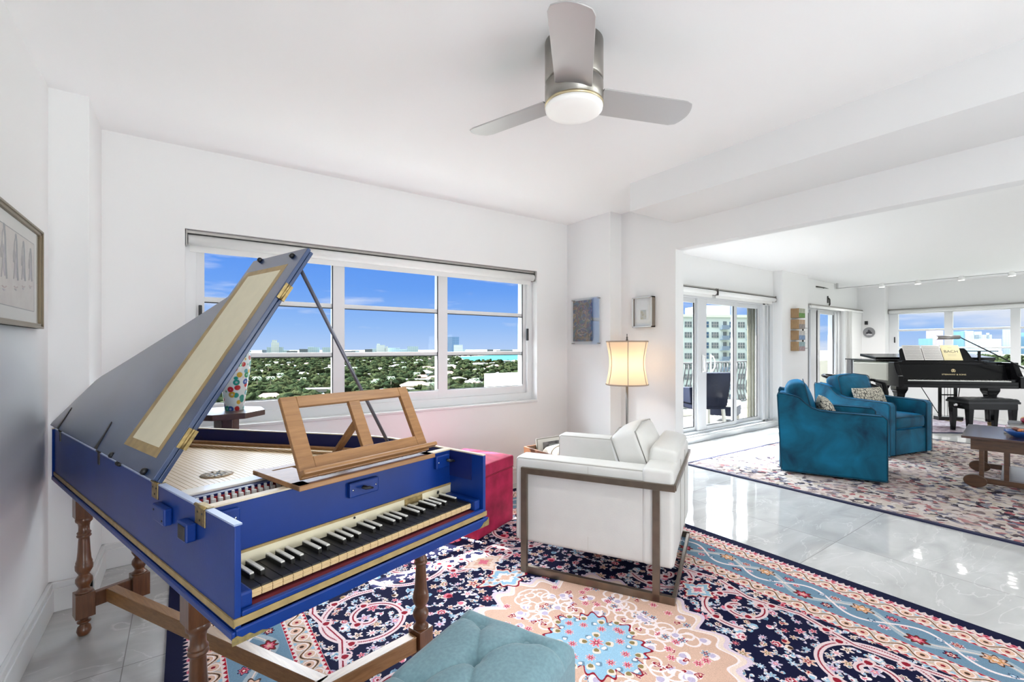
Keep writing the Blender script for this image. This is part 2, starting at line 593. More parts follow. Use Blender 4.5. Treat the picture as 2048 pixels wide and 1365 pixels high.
# baseboards
def baseboard(name, segs, h=0.145, t=0.018):
    mb = MB()
    for (x0, y0, x1, y1, nx, ny) in segs:
        for (hh, tt) in ((h, t), (h - 0.03, t + 0.006)):
            xa, xb = min(x0, x1, x0 + nx * tt, x1 + nx * tt), max(x0, x1, x0 + nx * tt, x1 + nx * tt)
            ya, yb = min(y0, y1, y0 + ny * tt, y1 + ny * tt), max(y0, y1, y0 + ny * tt, y1 + ny * tt)
            mb.box(xa, xb, ya, yb, 0.0, hh)
    return struct(mb.build(name, W_TRIM, None, 0.004))
baseboard('baseboard_left', [(XL, -4.5, XL, 3.17, 1, 0), (XL, 3.17, -0.39, 3.17, 0, -1), (-0.39, 3.17, -0.39, YA, 1, 0)])
baseboard('baseboard_window', [(-0.39, YA, 3.27, YA, 0, -1)])
baseboard('baseboard_dividing', [(3.27, 3.0, 3.27, YA, -1, 0), (3.27, 3.0, XC, 3.0, 0, -1), (XC, 2.40, XC, 3.0, -1, 0), (XC, 2.40, XC + 0.11, 2.40, 0, -1)])
baseboard('baseboard_far', [(8.08, 3.64, 9.05, 3.64, 0, -1), (11.78, 3.30, 11.78, YD, -1, 0), (XE, -1.6, XE, 3.3, -1, 0)])

# ------------------------------------------------------------------ study window
w1 = struct(empty('window_1', (0, 0, 0)))
fr = MB()
FY0, FY1 = 3.71, 3.78
frame_rect(fr, OX0, OX1, OZ0, OZ1, FY0 - 0.03, FY1 + 0.03, 0.06, 0.06, 0.07, 0.06)      # outer frame
gl = [(0.115, 0.945), (1.03, 1.84), (1.93, 2.775)]
for (a, c_) in ((0.945, 1.03), (1.84, 1.93)):
    fr.box(a, c_, FY0, FY1, OZ0 + 0.07, OZ1 - 0.06)
for i, (a, c_) in enumerate(gl):
    x0 = OX0 + 0.06 if i == 0 else a
    x1 = OX1 - 0.06 if i == 2 else c_
    frame_rect(fr, x0, x1, OZ0 + 0.07, OZ1 - 0.06, FY0, FY1, a - x0 + 0.001, x1 - c_ + 0.001, 0.07, 0.05)
    fr.box(a, c_, FY0 + 0.01, FY1 - 0.01, 1.607, 1.64)
    fr.box(a, c_, FY0 + 0.01, FY1 - 0.01, 1.232, 1.262)
fr.build('window_frame', W_FRAME, w1, 0.004)
gk = MB()
for (a, c_) in gl:
    for z in (0.925, 1.232, 1.607):
        pass
    gk.box(a, c_, FY0 + 0.002, FY0 + 0.008, 1.225, 1.232)
    gk.box(a, c_, FY0 + 0.002, FY0 + 0.008, 1.600, 1.607)
    gk.box(a, c_, FY0 + 0.002, FY0 + 0.008, 0.921, 0.927)
    gk.box(c_ - 0.008, c_, FY0 + 0.002, FY0 + 0.008, 0.93, 1.95)
gk.build('gasket', mat('black_rubber', (0.02, 0.02, 0.025), rough=0.6), w1)
for (a, c_) in gl:
    bx('pane', GLASS, a - 0.005, c_ + 0.005, 3.742, 3.748, 0.915, 1.96, w1)
for (x, z) in ((0.092, 1.52), (2.80, 1.43)):
    bx('latch', BLACK, x - 0.010, x + 0.010, FY0 - 0.052, FY0 - 0.029, z - 0.06, z + 0.06, w1, 0.004)
sl = MB().box(OX0, OX1, YA - 0.012, FY0 - 0.02, OZ0 - 0.02, OZ0 + 0.002)
sl.build('window_sill', W_TRIM, w1, 0.004)

# ------------------------------------------------------------------ roller blinds
BLIND = mat('white_blind_fabric', (0.80, 0.80, 0.79), rough=0.8)
def roller(name, label, x0, x1, y, ztop, axis='x', drop=0.07, group=None, xoff=0.0):
    L = x1 - x0
    if axis == 'x':
        r = empty(name, (x0, y, ztop), 0, label, 'roller blind', group)
    else:
        r = empty(name, (xoff, x1, ztop), -PI / 2, label, 'roller blind', group)
    ang = [2 * PI * k / 20 for k in range(20)]
    MX = Matrix(((0, 0, 1, 0), (1, 0, 0, 0), (0, 1, 0, 0), (0, 0, 0, 1)))
    prof = [(0.001, 0.012), (0.034, 0.012), (0.034, L - 0.012), (0.001, L - 0.012)]
    MB().lathe(prof, 24, M=Matrix.Translation((0, 0, -0.062)) @ MX, smooth=True).build('roller_tube', BLIND, r)
    MB().box(0.02, L - 0.02, 0.030, 0.034, -0.062 - drop, -0.062).build('hem', BLIND, r)
    mb = MB()
    mb.box(0, L, -0.012, 0.044, -0.020, -0.002)
    mb.box(0, 0.006, -0.03, 0.044, -0.10, -0.002).box(L - 0.006, L, -0.03, 0.044, -0.10, -0.002)
    mb.build('mounting_rail', STEEL, r)
    return r
roller('roller_blind', 'white roller blind rolled up across the top of the big study window', 0.015, 2.862, 3.645, 2.06)

# ================================================================== harpsichord
BLUE = mat('blue_painted_case', (0.002, 0.030, 0.200), rough=0.36, spec=0.25, coat=0.22, coat_rough=0.3, var=0.12, vscale=5, bump=0.04, bscale=120)
NAVY = mat('dark_blue_inner_case', (0.006, 0.014, 0.11), rough=0.4)
GOLD = mat('gold_paint', (0.36, 0.25, 0.10), rough=0.45, var=0.15, vscale=30)
CREAM = mat('cream_paint', (0.72, 0.66, 0.48), rough=0.5, var=0.03, vscale=20)
RIMC = mat('pale_rim_wood', (0.66, 0.56, 0.42), rough=0.45, var=0.08, vscale=20)
SPRUCE = wood('spruce_soundboard', (0.74, 0.55, 0.34), (0.66, 0.46, 0.26), rough=0.35, scale=5, axis=(14, 1, 14))
OAK = wood('golden_oak', (0.36, 0.18, 0.065), (0.22, 0.10, 0.033), rough=0.4, scale=6, axis=(16, 1.2, 16))
OAKX = wood('golden_oak_across', (0.36, 0.18, 0.065), (0.22, 0.10, 0.033), rough=0.4, scale=6, axis=(1.2, 16, 16))
OAKD = wood('turned_brown_oak', (0.17, 0.062, 0.020), (0.08, 0.026, 0.009), rough=0.35, scale=6, axis=(14, 14, 1.4), coat=0.4)
EBONY = mat('ebony', (0.012, 0.011, 0.010), rough=0.42, var=0.3, vscale=90)
BONE = mat('bone_white', (0.74, 0.72, 0.66), rough=0.35)
KEYFRONT = mat('pale_key_front', (0.62, 0.45, 0.24), rough=0.5, var=0.12, vscale=40)
REDFELT = mat('maroon_felt', (0.13, 0.006, 0.014), rough=0.9)
IRON = mat('dark_iron', (0.06, 0.055, 0.05), rough=0.45, metal=0.8, var=0.2, vscale=50)
PLASTIC = mat('milky_jack_plastic', (0.70, 0.71, 0.72), rough=0.3)

HPL, HPW, ZB, ZT = 2.02, 0.843, 0.665, 0.912
HP = empty('harpsichord', (0.0916, 1.1748, 0), R(17.305),
           'blue single manual harpsichord with raised lid on turned oak legs', 'harpsichord')
def bent():
    """outline of the bentside from the cheek to the tail, outside face"""
    pts = []
    ctrl = [(HPW, 0.0), (HPW, 0.46), (0.835, 0.56), (0.79, 0.70), (0.70, 0.90), (0.585, 1.14), (0.475, 1.38), (0.375, 1.60), (0.275, 1.83)]
    return ctrl
def outline(inset=0.0):
    t = inset
    b = [(max(t, x - t), y) for x, y in bent()]
    b[0] = (b[0][0], t)
    return [(t, t)] + b + [(t + 0.02, HPL - t), (t, HPL - t)]
def smooth_poly(p, keep):
    return p
out0 = [(0, 0)] + bent() + [(0.02, HPL), (0, HPL)]
def wall_ribbon(path, t, z0, z1, mb, mi=0):
    """a plank of thickness t along a 2D path (to the left of it)"""
    n = len(path)
    ins = []
    for i in range(n):
        a = Vector(path[max(0, i - 1)]); c_ = Vector(path[min(n - 1, i + 1)])
        d = (c_ - a).normalized()
        ins.append((path[i][0] - d.y * t, path[i][1] + d.x * t))
    vs, fs = [], []
    for (p, q) in zip(path, ins):
        vs += [(p[0], p[1], z0), (p[0], p[1], z1), (q[0], q[1], z1), (q[0], q[1], z0)]
    for i in range(n - 1):
        for k in range(4):
            l = (k + 1) % 4
            fs.append((i * 4 + k, i * 4 + l, i * 4 + 4 + l, i * 4 + 4 + k))
    fs.append((0, 3, 2, 1)); e = (n - 1) * 4
    fs.append((e, e + 1, e + 2, e + 3))
    mb.add(vs, fs, mi)
def sample_bent(n=40):
    """Catmull-Rom through the bentside control points"""
    c = bent()
    P = [c[0]] + c + [c[-1]]
    res = []
    for i in range(1, len(P) - 2):
        for k in range(6):
            t = k / 6
            p = [0.5 * ((2 * P[i][d]) + (-P[i - 1][d] + P[i + 1][d]) * t + (2 * P[i - 1][d] - 5 * P[i][d] + 4 * P[i + 1][d] - P[i + 2][d]) * t * t + (-P[i - 1][d] + 3 * P[i][d] - 3 * P[i + 1][d] + P[i + 2][d]) * t ** 3) for d in (0, 1)]
            res.append(tuple(p))
    res.append(c[-1])
    return [(min(x, HPW), y) for x, y in res]
BS = sample_bent()
T = 0.014
bx('spine', BLUE, 0, T, 0, HPL, ZB, ZT - 0.004, HP, 0.002)
mb = MB(); wall_ribbon(BS + [(0.0, HPL)], T, ZB, ZT - 0.004, mb)
mb.build('bentside', BLUE, HP)
mb = MB(); mb.prism([(0.002, 0.012)] + [(x - 0.004, max(y, 0.012)) for x, y in BS] + [(0.002, HPL - 0.004)], ZB - 0.004, ZB + 0.012)
mb.build('bottom_board', NAVY, HP)
# pale top edges of the case walls
mb = MB(); mb.box(-0.001, T + 0.002, 0, HPL, ZT - 0.004, ZT)
mb.build('spine_rim', mat('pale_blue_rim', (0.30, 0.37, 0.55), rough=0.3), HP)
mb = MB(); wall_ribbon(BS + [(0.0, HPL)], T + 0.002, ZT - 0.004, ZT, mb)
mb.build('rim', RIMC, HP)
mb = MB(); wall_ribbon([(x - T, y) for x, y in BS[1:]] + [(0.0 + T, HPL - T)], 0.003, ZT - 0.10, ZT - 0.005, mb)
mb.build('inner_lining', NAVY, HP)
# gold line and moulding round the bottom of the case
mb = MB(); wall_ribbon([(0, HPL), (-0.0035, HPL), (-0.0035, -0.0035), (0, -0.0035)], 0.0035, ZB + 0.022, ZB + 0.036, mb)
mb = MB().box(-0.0035, 0.0, -0.0035, HPL, ZB + 0.022, ZB + 0.038).box(-0.0035, HPW + 0.0035, -0.0035, 0.0, ZB + 0.024, ZB + 0.040)
mb.build('gold_band', GOLD, HP)
mb = MB().box(-0.008, 0, -0.008, HPL + 0.004, ZB - 0.004, ZB + 0.016).box(0, HPW + 0.008, -0.008, 0, ZB - 0.012, ZB + 0.019)
mb.build('lower_moulding', BLUE, HP, 0.004)
WORN = mat('worn_gold_wood', (0.30, 0.22, 0.07), rough=0.6, vcol=(0.16, 0.12, 0.05), vscale=90)
MXZ = Matrix(((1, 0, 0, 0), (0, 0, 1, -0.0095), (0, 1, 0, 0), (0, 0, 0, 1)))
MB().prism([(-0.0085, ZB - 0.0125), (0.070, ZB - 0.0125), (0.055, ZB - 0.005), (0.038, ZB - 0.006), (0.028, ZB + 0.001), (0.012, ZB - 0.001), (0.002, ZB + 0.006), (-0.0085, ZB + 0.003)], 0, 0.002, 0, MXZ).build('worn_corner', WORN, HP)
MB().prism([(HPW - 0.045, ZB - 0.010), (HPW + 0.0085, ZB - 0.010), (HPW + 0.0085, ZB + 0.017), (HPW - 0.004, ZB + 0.008), (HPW - 0.018, ZB + 0.006), (HPW - 0.028, ZB - 0.003)], 0, 0.002, 0, MXZ).build('worn_corner', WORN, HP)

# front: key slip, cheeks, keys
fb = MB()
fb.box(T, HPW - T, 0.0, 0.012, ZB + 0.040, ZB + 0.046)
fb.box(T, HPW - T, -0.004, 0.010, ZB + 0.040, ZB + 0.052)
fb.build('front_rail', BLUE, HP, 0.003)
bx('felt_strip', REDFELT, T + 0.03, HPW - T - 0.03, 0.012, 0.05, ZB + 0.03, ZB + 0.049, HP)
KX0, KX1 = 0.046, 0.797
for (a, c_) in ((T, KX0 - 0.002), (KX1 + 0.002, HPW - T)):
    MB().box(a, c_, 0.012, 0.166, ZB + 0.04, 0.750).build('key_cheek', BLUE, HP, 0.006)
NK = 30
kw = (KX1 - KX0) / NK
KZ = 0.742
nat = MB().box(0.0006, kw - 0.0006, 0.003, 0.165, 0.720, KZ)
nat0 = nat.build('natural_key', EBONY, HP, 0.0012)
kf = MB().box(0.0008, kw - 0.0008, 0.0, 0.004, 0.7215, KZ - 0.0035)
for z in (0.727, 0.7335):
    kf.box(0.0008, kw - 0.0008, -0.0016, 0.001, z, z + 0.0032)
kf0 = kf.build('key_front', KEYFRONT, nat0)
nat0.location = (KX0, 0.030, 0)
for k in range(1, NK):
    c_ = nat0.copy(); COL.objects.link(c_); c_.parent = HP; c_.location = (KX0 + k * kw, 0.030, 0)
    f = kf0.copy(); COL.objects.link(f); f.parent = c_
sh = MB().box(-0.0055, 0.0055, 0.0, 0.085, KZ - 0.001, KZ + 0.0105)
sh0 = None
for k in range(NK - 1):
    if k % 7 in (0, 1, 3, 4, 5):
        if sh0 is None:
            sh0 = sh.build('sharp_key', EBONY, HP, 0.0012)
            st0 = MB().box(-0.005, 0.005, 0.002, 0.085, KZ + 0.0105, KZ + 0.0145).build('bone_top', BONE, sh0, 0.001)
            o = sh0
        else:
            o = sh0.copy(); COL.objects.link(o); o.parent = HP
            t_ = st0.copy(); COL.objects.link(t_); t_.parent = o
        o.location = (KX0 + (k + 1) * kw, 0.079, 0)
# name board
NBY = 0.166
bx('name_board', BLUE, T, HPW - T, NBY, NBY + 0.016, 0.745, ZT - 0.004, HP, 0.002)
bx('name_board_cap', RIMC, T, HPW - T, NBY - 0.003, NBY + 0.026, ZT - 0.004, ZT + 0.002, HP, 0.002)
bx('cream_name_strip', CREAM, T + 0.001, HPW - T - 0.001, NBY - 0.003, NBY + 0.002, 0.744, 0.777, HP)
bx('gold_line', GOLD, T + 0.001, HPW - T - 0.001, NBY - 0.0045, NBY + 0.002, 0.777, 0.784, HP)
pl = bx('name_plate', BRASS, 0.605, 0.685, NBY - 0.0045, NBY - 0.002, 0.752, 0.776, HP, 0.001)
sc = MB()
for i in range(4):
    w_ = (0.052, 0.034, 0.058, 0.044)[i]
    sc.box(0.645 - w_ / 2, 0.645 + w_ / 2, NBY - 0.0050, NBY - 0.0040, 0.7715 - i * 0.0055, 0.7725 - i * 0.0055)
sc.build('engraving', mat('engraved_dark', (0.12, 0.08, 0.03), rough=0.6), pl)
def rosette(x, z, r):
    mb = MB()
    pts = []
    for k in range(16):
        a = 2 * PI * k / 16
        rr = r if k % 2 == 0 else r * 0.45
        pts.append((x + rr * math.cos(a), z + rr * math.sin(a)))
    Mx = Matrix(((1, 0, 0, 0), (0, 0, 1, 0), (0, 1, 0, 0), (0, 0, 0, 1)))
    mb.prism(pts, NBY - 0.0040, NBY - 0.0025, 0, Mx)
    return mb.build('painted_star', BLACK, HP)
rosette(0.762, 0.762, 0.009)
MB().lathe([(0.0035, 0), (0.0035, 0.002)], 12, M=Matrix.Translation((0.408, NBY - 0.0035, 0.772)) @ Matrix.Rotation(R(90), 4, 'X')).build('dowel_hole', BLACK, HP)
# latch blocks on the name board
def latch(x0, x1, z0, z1, kx, knob=True):
    o = MB().box(x0, x1, NBY - 0.014, NBY, z0, z1).build('latch_block', BLUE, HP, 0.004)
    s = MB()
    for x in (x0 + 0.012, x1 - 0.012):
        s.lathe([(0.003, 0), (0.003, 0.0015)], 8, M=Matrix.Translation((x, NBY - 0.0135, (z0 + z1) / 2)) @ Matrix.Rotation(R(90), 4, 'X'))
    s.build('screw', CHROME, o)
    k = MB()
    zc = (z0 + z1) / 2 + 0.003
    k.tube([(kx, NBY - 0.012, zc), (kx, NBY - 0.03, zc)], 0.005, 10)
    k.tube([(kx - 0.018, NBY - 0.030, zc + 0.004), (kx - 0.006, NBY - 0.033, zc), (kx + 0.008, NBY - 0.034, zc - 0.001), (kx + 0.022, NBY - 0.030, zc - 0.006)], [0.003, 0.005, 0.005, 0.003], 8)
    k.build('latch_lever', BLACK, o)
latch(0.385, 0.492, 0.838, 0.884, 0.435)
latch(0.745, 0.812, 0.850, 0.898, 0.800)
latch(0.018, 0.075, 0.850, 0.898, 0.030)

# behind the name board: pin block, jacks, belly rail, soundboard, strings
bx('pin_block', SPRUCE, T, HPW - T, NBY + 0.016, 0.275, 0.83, 0.878, HP)
jr = 46
jk = MB()
jk.box(-0.0055, 0.0055, -0.004, 0.004, 0.872, 0.894).box(-0.0035, 0.0035, 0.006, 0.012, 0.875, 0.903)
jk0 = jk.build('jack', PLASTIC, HP, 0.001)
for k in range(jr):
    o = jk0 if k == 0 else jk0.copy()
    if k:
        COL.objects.link(o); o.parent = HP
    o.location = (0.030 + k * (HPW - 0.06) / (jr - 1), 0.293, 0)
bx('red_jack_cloth', mat('crimson_cloth', (0.30, 0.012, 0.02), rough=0.9), T, HPW - T, 0.306, 0.318, 0.86, 0.893, HP)
bx('jack_guide', NAVY, T, HPW - T, 0.318, 0.345, 0.83, 0.900, HP)
bx('belly_rail', mat('pale_glossy_rail', (0.72, 0.68, 0.62), rough=0.18, coat=0.5), T, HPW - T, 0.345, 0.405, 0.845, 0.906, HP, 0.003)
sb = MB()
ib = [(x - T, y) for x, y in BS if y > 0.40]
sb.prism([(T, 0.40), (HPW - T, 0.40)] + ib + [(T + 0.005, HPL - 0.02)], 0.835, 0.842)
sob = sb.build('soundboard', SPRUCE, HP)
rs = MB()
rc = (0.245, 0.76, 0.8425)
rs.lathe([(0.030, 0), (0.052, 0), (0.052, 0.002), (0.030, 0.002)], 32, rc, 0, caps=False)
rs.lathe([(0.001, 0.0), (0.030, 0.0002)], 32, rc, 1, caps=False)
for k in range(12):
    a = 2 * PI * k / 12
    rs.bar((rc[0] + 0.012 * math.cos(a), rc[1] + 0.012 * math.sin(a), rc[2] + 0.001), (rc[0] + 0.05 * math.cos(a), rc[1] + 0.05 * math.sin(a), rc[2] + 0.001), 0.006, 0.002, 0 if k % 2 else 1)
rs.build('rose', [mat('rose_wood', (0.62, 0.48, 0.33), rough=0.5), BLACK], sob)
# curved bridge following the bentside
def bridge_at(s):
    i = min(int(s * (len(BS) - 1)), len(BS) - 2)
    f = s * (len(BS) - 1) - i
    x = BS[i][0] * (1 - f) + BS[i + 1][0] * f; y = BS[i][1] * (1 - f) + BS[i + 1][1] * f
    return x, y
br = [(x - 0.11, y - 0.02, 0.848) for x, y in BS if 0.44 < y < 1.75]
bb = MB(); bb.tube(br, 0.008, 6)
bb.build('bridge', OAK, sob)
hr = [(x - 0.030, y - 0.012, 0.846) for x, y in BS if 0.42 < y < 1.85]
MB().tube(hr, 0.012, 6).build('hitch_pin_rail', OAK, sob)
nb = MB().tube([(T + 0.01, 0.43, 0.852), (HPW - T - 0.02, 0.43, 0.852)], 0.006, 6).build('nut', OAK, HP)
STRM = mat('brass_string', (0.55, 0.38, 0.16), rough=0.3, metal=1.0)
bri = [(p[0], p[1]) for p in br]
for k in range(48):
    x = 0.035 + k * (HPW - 0.115) / 47
    # where the string meets the bridge
    yb_ = None
    for (a, c_) in zip(bri[:-1], bri[1:]):
        if min(a[0], c_[0]) <= x <= max(a[0], c_[0]) and abs(a[0] - c_[0]) > 1e-5:
            f = (x - a[0]) / (c_[0] - a[0]); yb_ = a[1] + f * (c_[1] - a[1])
    if yb_ is None:
        yb_ = HPL - 0.12 if x < 0.3 else 0.46
    MB().tube([(x, 0.41, 0.858), (x, yb_, 0.858), (x - 0.004, min(yb_ + 0.08, HPL - 0.05), 0.853)], 0.0005, 4).build('string', STRM, HP)
pb = MB()
for k in range(28):
    x = 0.05 + k * (HPW - 0.1) / 27
    pb.tube([(x, 0.215 + 0.02 * (k % 2), 0.876), (x, 0.215 + 0.02 * (k % 2), 0.898)], 0.0022, 6)
o = pb.build('tuning_pins', IRON, HP); o['kind'] = 'stuff'
# boxes and hinges on the spine
def spine_box(u0, u1, z0, z1, t, m=BLUE):
    o = MB().box(-t, 0, u0, u1, z0, z1).build('spine_block', BLUE, HP, 0.004)
    return o
o1 = spine_box(0.385, 0.482, 0.822, 0.868, 0.020)
for (u, z) in ((0.467, 0.853), (0.40, 0.835)):
    MB().lathe([(0.003, 0), (0.003, 0.0015)], 8, M=Matrix.Translation((-0.020, u, z)) @ Matrix.Rotation(R(-90), 4, 'Y')).build('screw', IRON, o1)
o2 = spine_box(0.215, 0.278, 0.822, 0.868, 0.024)
bx('iron_cover', IRON, -0.026, -0.024, 0.22, 0.262, 0.828, 0.862, o2)
def leaf_hinge(u, w_=0.048, h_=0.045):
    o = MB().box(-0.0025, 0, u - w_ / 2, u + w_ / 2, ZT - h_, ZT + 0.001).build('brass_hinge', BRASS, HP, 0.001)
    mb = MB().tube([(-0.001, u - w_ / 2, ZT + 0.001), (-0.001, u + w_ / 2, ZT + 0.001)], 0.0045, 8)
    mb.box(-0.001, 0.018, u - w_ / 2, u + w_ / 2, ZT, ZT + 0.0018)
    mb.build('hinge_knuckle', BRASS, o)
    s = MB()
    for (du, dz) in ((-0.014, -0.014), (0.014, -0.014), (0.0, -0.032)):
        s.lathe([(0.0028, 0), (0.0028, 0.001)], 8, M=Matrix.Translation((-0.0026, u + du, ZT + dz)) @ Matrix.Rotation(R(-90), 4, 'Y'))
    s.build('hinge_screws', IRON, o)
leaf_hinge(0.190, 0.062)
leaf_hinge(0.525, 0.052)
# ---- lid, hinged on the spine and propped open, front flap folded back over it
PH = R(58)
LZ = ZT + 0.006
LM = Matrix.Translation((0, 0, LZ)) @ Matrix.Rotation(-PH, 4, 'Y')   # local x across the lid, y along spine, z out of its back
LIDC = mat('blue_lid', (0.006, 0.030, 0.105), rough=0.32, spec=0.6, coat=0.8, coat_rough=0.22, var=0.15, vscale=4, bump=0.04, bscale=150)
lo = [(0.0, 0.47)] + [(HPW + 0.004, 0.47)] + [(x + 0.006, y) for x, y in BS if y > 0.48] + [(0.255, 1.87), (0.02, HPL + 0.02), (0.0, HPL + 0.02)]
lid = MB().prism(lo, 0.0, 0.013, 0, LM).build('lid', LIDC, HP, 0.0025)
FW = 0.845
fo = [(0.002, 0.455), (FW, 0.455), (FW, 0.875), (0.002, 0.875)]
flap = MB().prism(fo, 0.019, 0.032, 0, LM).build('lid_flap', LIDC, lid, 0.002)
MB().box(0.055, 0.780, 0.528, 0.850, 0.032, 0.0325, 0, LM).build('gold_border', GOLD, flap)
MB().box(0.083, 0.756, 0.556, 0.812, 0.0325, 0.0330, 0, LM).build('painted_panel', CREAM, flap)
for w_ in (0.13, 0.66):
    hm = MB()
    hm.box(w_ - 0.03, w_ + 0.03, 0.449, 0.4545, 0.002, 0.030, 0, LM)
    hm.tube([LM @ Vector((w_ - 0.03, 0.452, 0.016)), LM @ Vector((w_ + 0.03, 0.452, 0.016))], 0.006, 8)
    hm.build('flap_hinge', BRASS, lid)
bp_ = MB()
for (w_, u) in ((0.012, 0.535), (0.008, 0.94), (0.815, 0.53), (0.835, 0.80)):
    bp_.lathe([(0.010, 0), (0.010, 0.008), (0.006, 0.013)], 10, M=LM @ Matrix.Translation((w_, u, 0.032 if u < 0.9 and w_ > .1 or u < .6 else 0.013)))
bp_.build('rubber_bumpers', BLACK, lid)
def strap(u):
    mb = MB()
    mb.prism([(0.002, u - 0.016), (0.10, u + 0.030), (0.106, u + 0.040), (0.096, u + 0.042), (0.05, u + 0.022), (0.002, u + 0.016)], 0.013, 0.0155, 0, LM)
    mb.tube([(-0.002, u - 0.02, ZT + 0.004), (-0.002, u + 0.02, ZT + 0.004)], 0.005, 8)
    mb.box(-0.003, 0, u - 0.012, u + 0.012, ZT - 0.045, ZT)
    o = mb.build('strap_hinge', IRON, lid)
for u in (1.16, 1.86):
    strap(u)
mb = MB()
for du in (-0.008, 0.008):
    mb.tube([(-0.004, 0.885 + du - 0.006, ZT), (-0.004, 0.885 + du + 0.006, ZT)], 0.008, 8)
mb.build('hinge_eye', IRON, lid)
MB().tube([tuple(LM @ Vector((0.775, 0.49, -0.002))), (0.800, 0.47, 0.86)], 0.0068, 10).build('prop_stick', mat('grey_prop', (0.12, 0.12, 0.15), rough=0.3, metal=0.3), HP)

# ---- turned legs and stretchers
def leg(x, y, zt=ZB - 0.004):
    mb = MB()
    b = 0.034
    mb.box(x - b, x + b, y - b, y + b, 0.535, zt)
    mb.box(x - b, x + b, y - b, y + b, 0.088, 0.196)
    prof = [(0.012, 0.0), (0.021, 0.006), (0.0265, 0.022), (0.023, 0.040), (0.014, 0.050), (0.014, 0.054), (0.025, 0.060), (0.025, 0.066), (0.013, 0.071), (0.018, 0.080), (0.030, 0.088)]
    mb.lathe(prof, 24, (x, y, 0))
    prof2 = [(0.031, 0.196), (0.030, 0.202), (0.022, 0.208), (0.019, 0.218), (0.024, 0.228), (0.031, 0.244), (0.030, 0.258), (0.021, 0.272), (0.018, 0.276), (0.021, 0.281), (0.031, 0.300), (0.032, 0.318), (0.029, 0.326), (0.030, 0.331), (0.028, 0.336), (0.0255, 0.345), (0.0225, 0.38), (0.020, 0.43), (0.019, 0.442), (0.026, 0.447), (0.026, 0.453), (0.022, 0.458), (0.026, 0.464), (0.020, 0.472), (0.0195, 0.492), (0.022, 0.507), (0.030, 0.516), (0.031, 0.524), (0.029, 0.535)]
    mb.lathe(prof2, 24, (x, y, 0))
    return mb.build('leg', OAKD, HP, 0.003)
LEGS = [(0.055, 1.712), (0.262, 1.735), (0.060, 0.385), (0.800, 0.300)]
for p in LEGS:
    leg(*p)
def stretcher(a, b_, z0, z1, wd, m=OAK, n='stretcher'):
    mb = MB()
    mb.bar((*a, (z0 + z1) / 2), (*b_, (z0 + z1) / 2), wd, z1 - z0)
    return mb.build(n, m, HP, 0.003)
stretcher((0.088, 1.715), (0.230, 1.733), 0.115, 0.180, 0.030, OAKD)
stretcher((0.095, 0.382), (0.766, 0.303), 0.120, 0.180, 0.046, OAKX)
stretcher((0.150, 1.710), (0.420, 0.35), 0.120, 0.180, 0.042)

# ------------------------------------------------------------------ music desk standing on the harpsichord
MD = empty('music_desk', tuple(HP.matrix_basis @ Vector((0, 0, 0))), R(17.305), 'oak music desk with two open panes standing on the blue harpsichord', 'music desk')
mb = MB()
mb.box(0.200, 0.235, 0.105, 0.375, ZT + 0.003, ZT + 0.017).box(0.655, 0.690, 0.105, 0.375, ZT + 0.003, ZT + 0.017)
mb.box(0.200, 0.690, 0.100, 0.150, ZT + 0.003, ZT + 0.017).box(0.200, 0.690, 0.335, 0.372, ZT + 0.003, ZT + 0.015)
mb.box(0.236, 0.30, 0.15, 0.335, ZT + 0.006, ZT + 0.013)
mb.build('base_frame', OAKX, MD, 0.002)
TL_ = R(30)
DM = Matrix.Translation((0, 0.135, ZT + 0.020)) @ Matrix.Rotation(-(PI / 2 - 0) , 4, 'X')
DM = Matrix.Translation((0, 0.135, ZT + 0.022)) @ Matrix.Rotation(R(90) - TL_, 4, 'X')   # local x across, y up the slope, z towards the player
fr = MB()
H0, x0, x1 = 0.248, 0.218, 0.682
fr.box(x0, x0 + 0.048, 0, H0, 0, 0.015, 0, DM).box(x1 - 0.040, x1, 0, H0, 0, 0.015, 0, DM)
fr.box(x0 + 0.048, x1 - 0.040, 0, 0.058, 0, 0.015, 0, DM).box(x0 + 0.048, x1 - 0.040, H0 - 0.034, H0, 0, 0.015, 0, DM)
fr.box(0.432, 0.472, 0.058, H0 - 0.034, 0, 0.015, 0, DM)
fr.build('frame', OAKX, MD, 0.002)
MB().box(x0 - 0.004, x1 + 0.022, 0.004, 0.018, 0.015, 0.042, 0, DM).build('ledge', OAKX, MD, 0.004)
MB().bar((0.452, 0.345, ZT + 0.020), tuple(DM @ Vector((0.452, 0.150, -0.002))), 0.026, 0.012).build('strut', OAK, MD, 0.002)
MB().box(0.44, 0.464, 0.335, 0.36, ZT + 0.014, ZT + 0.022).build('strut_hinge', BRASS, MD)

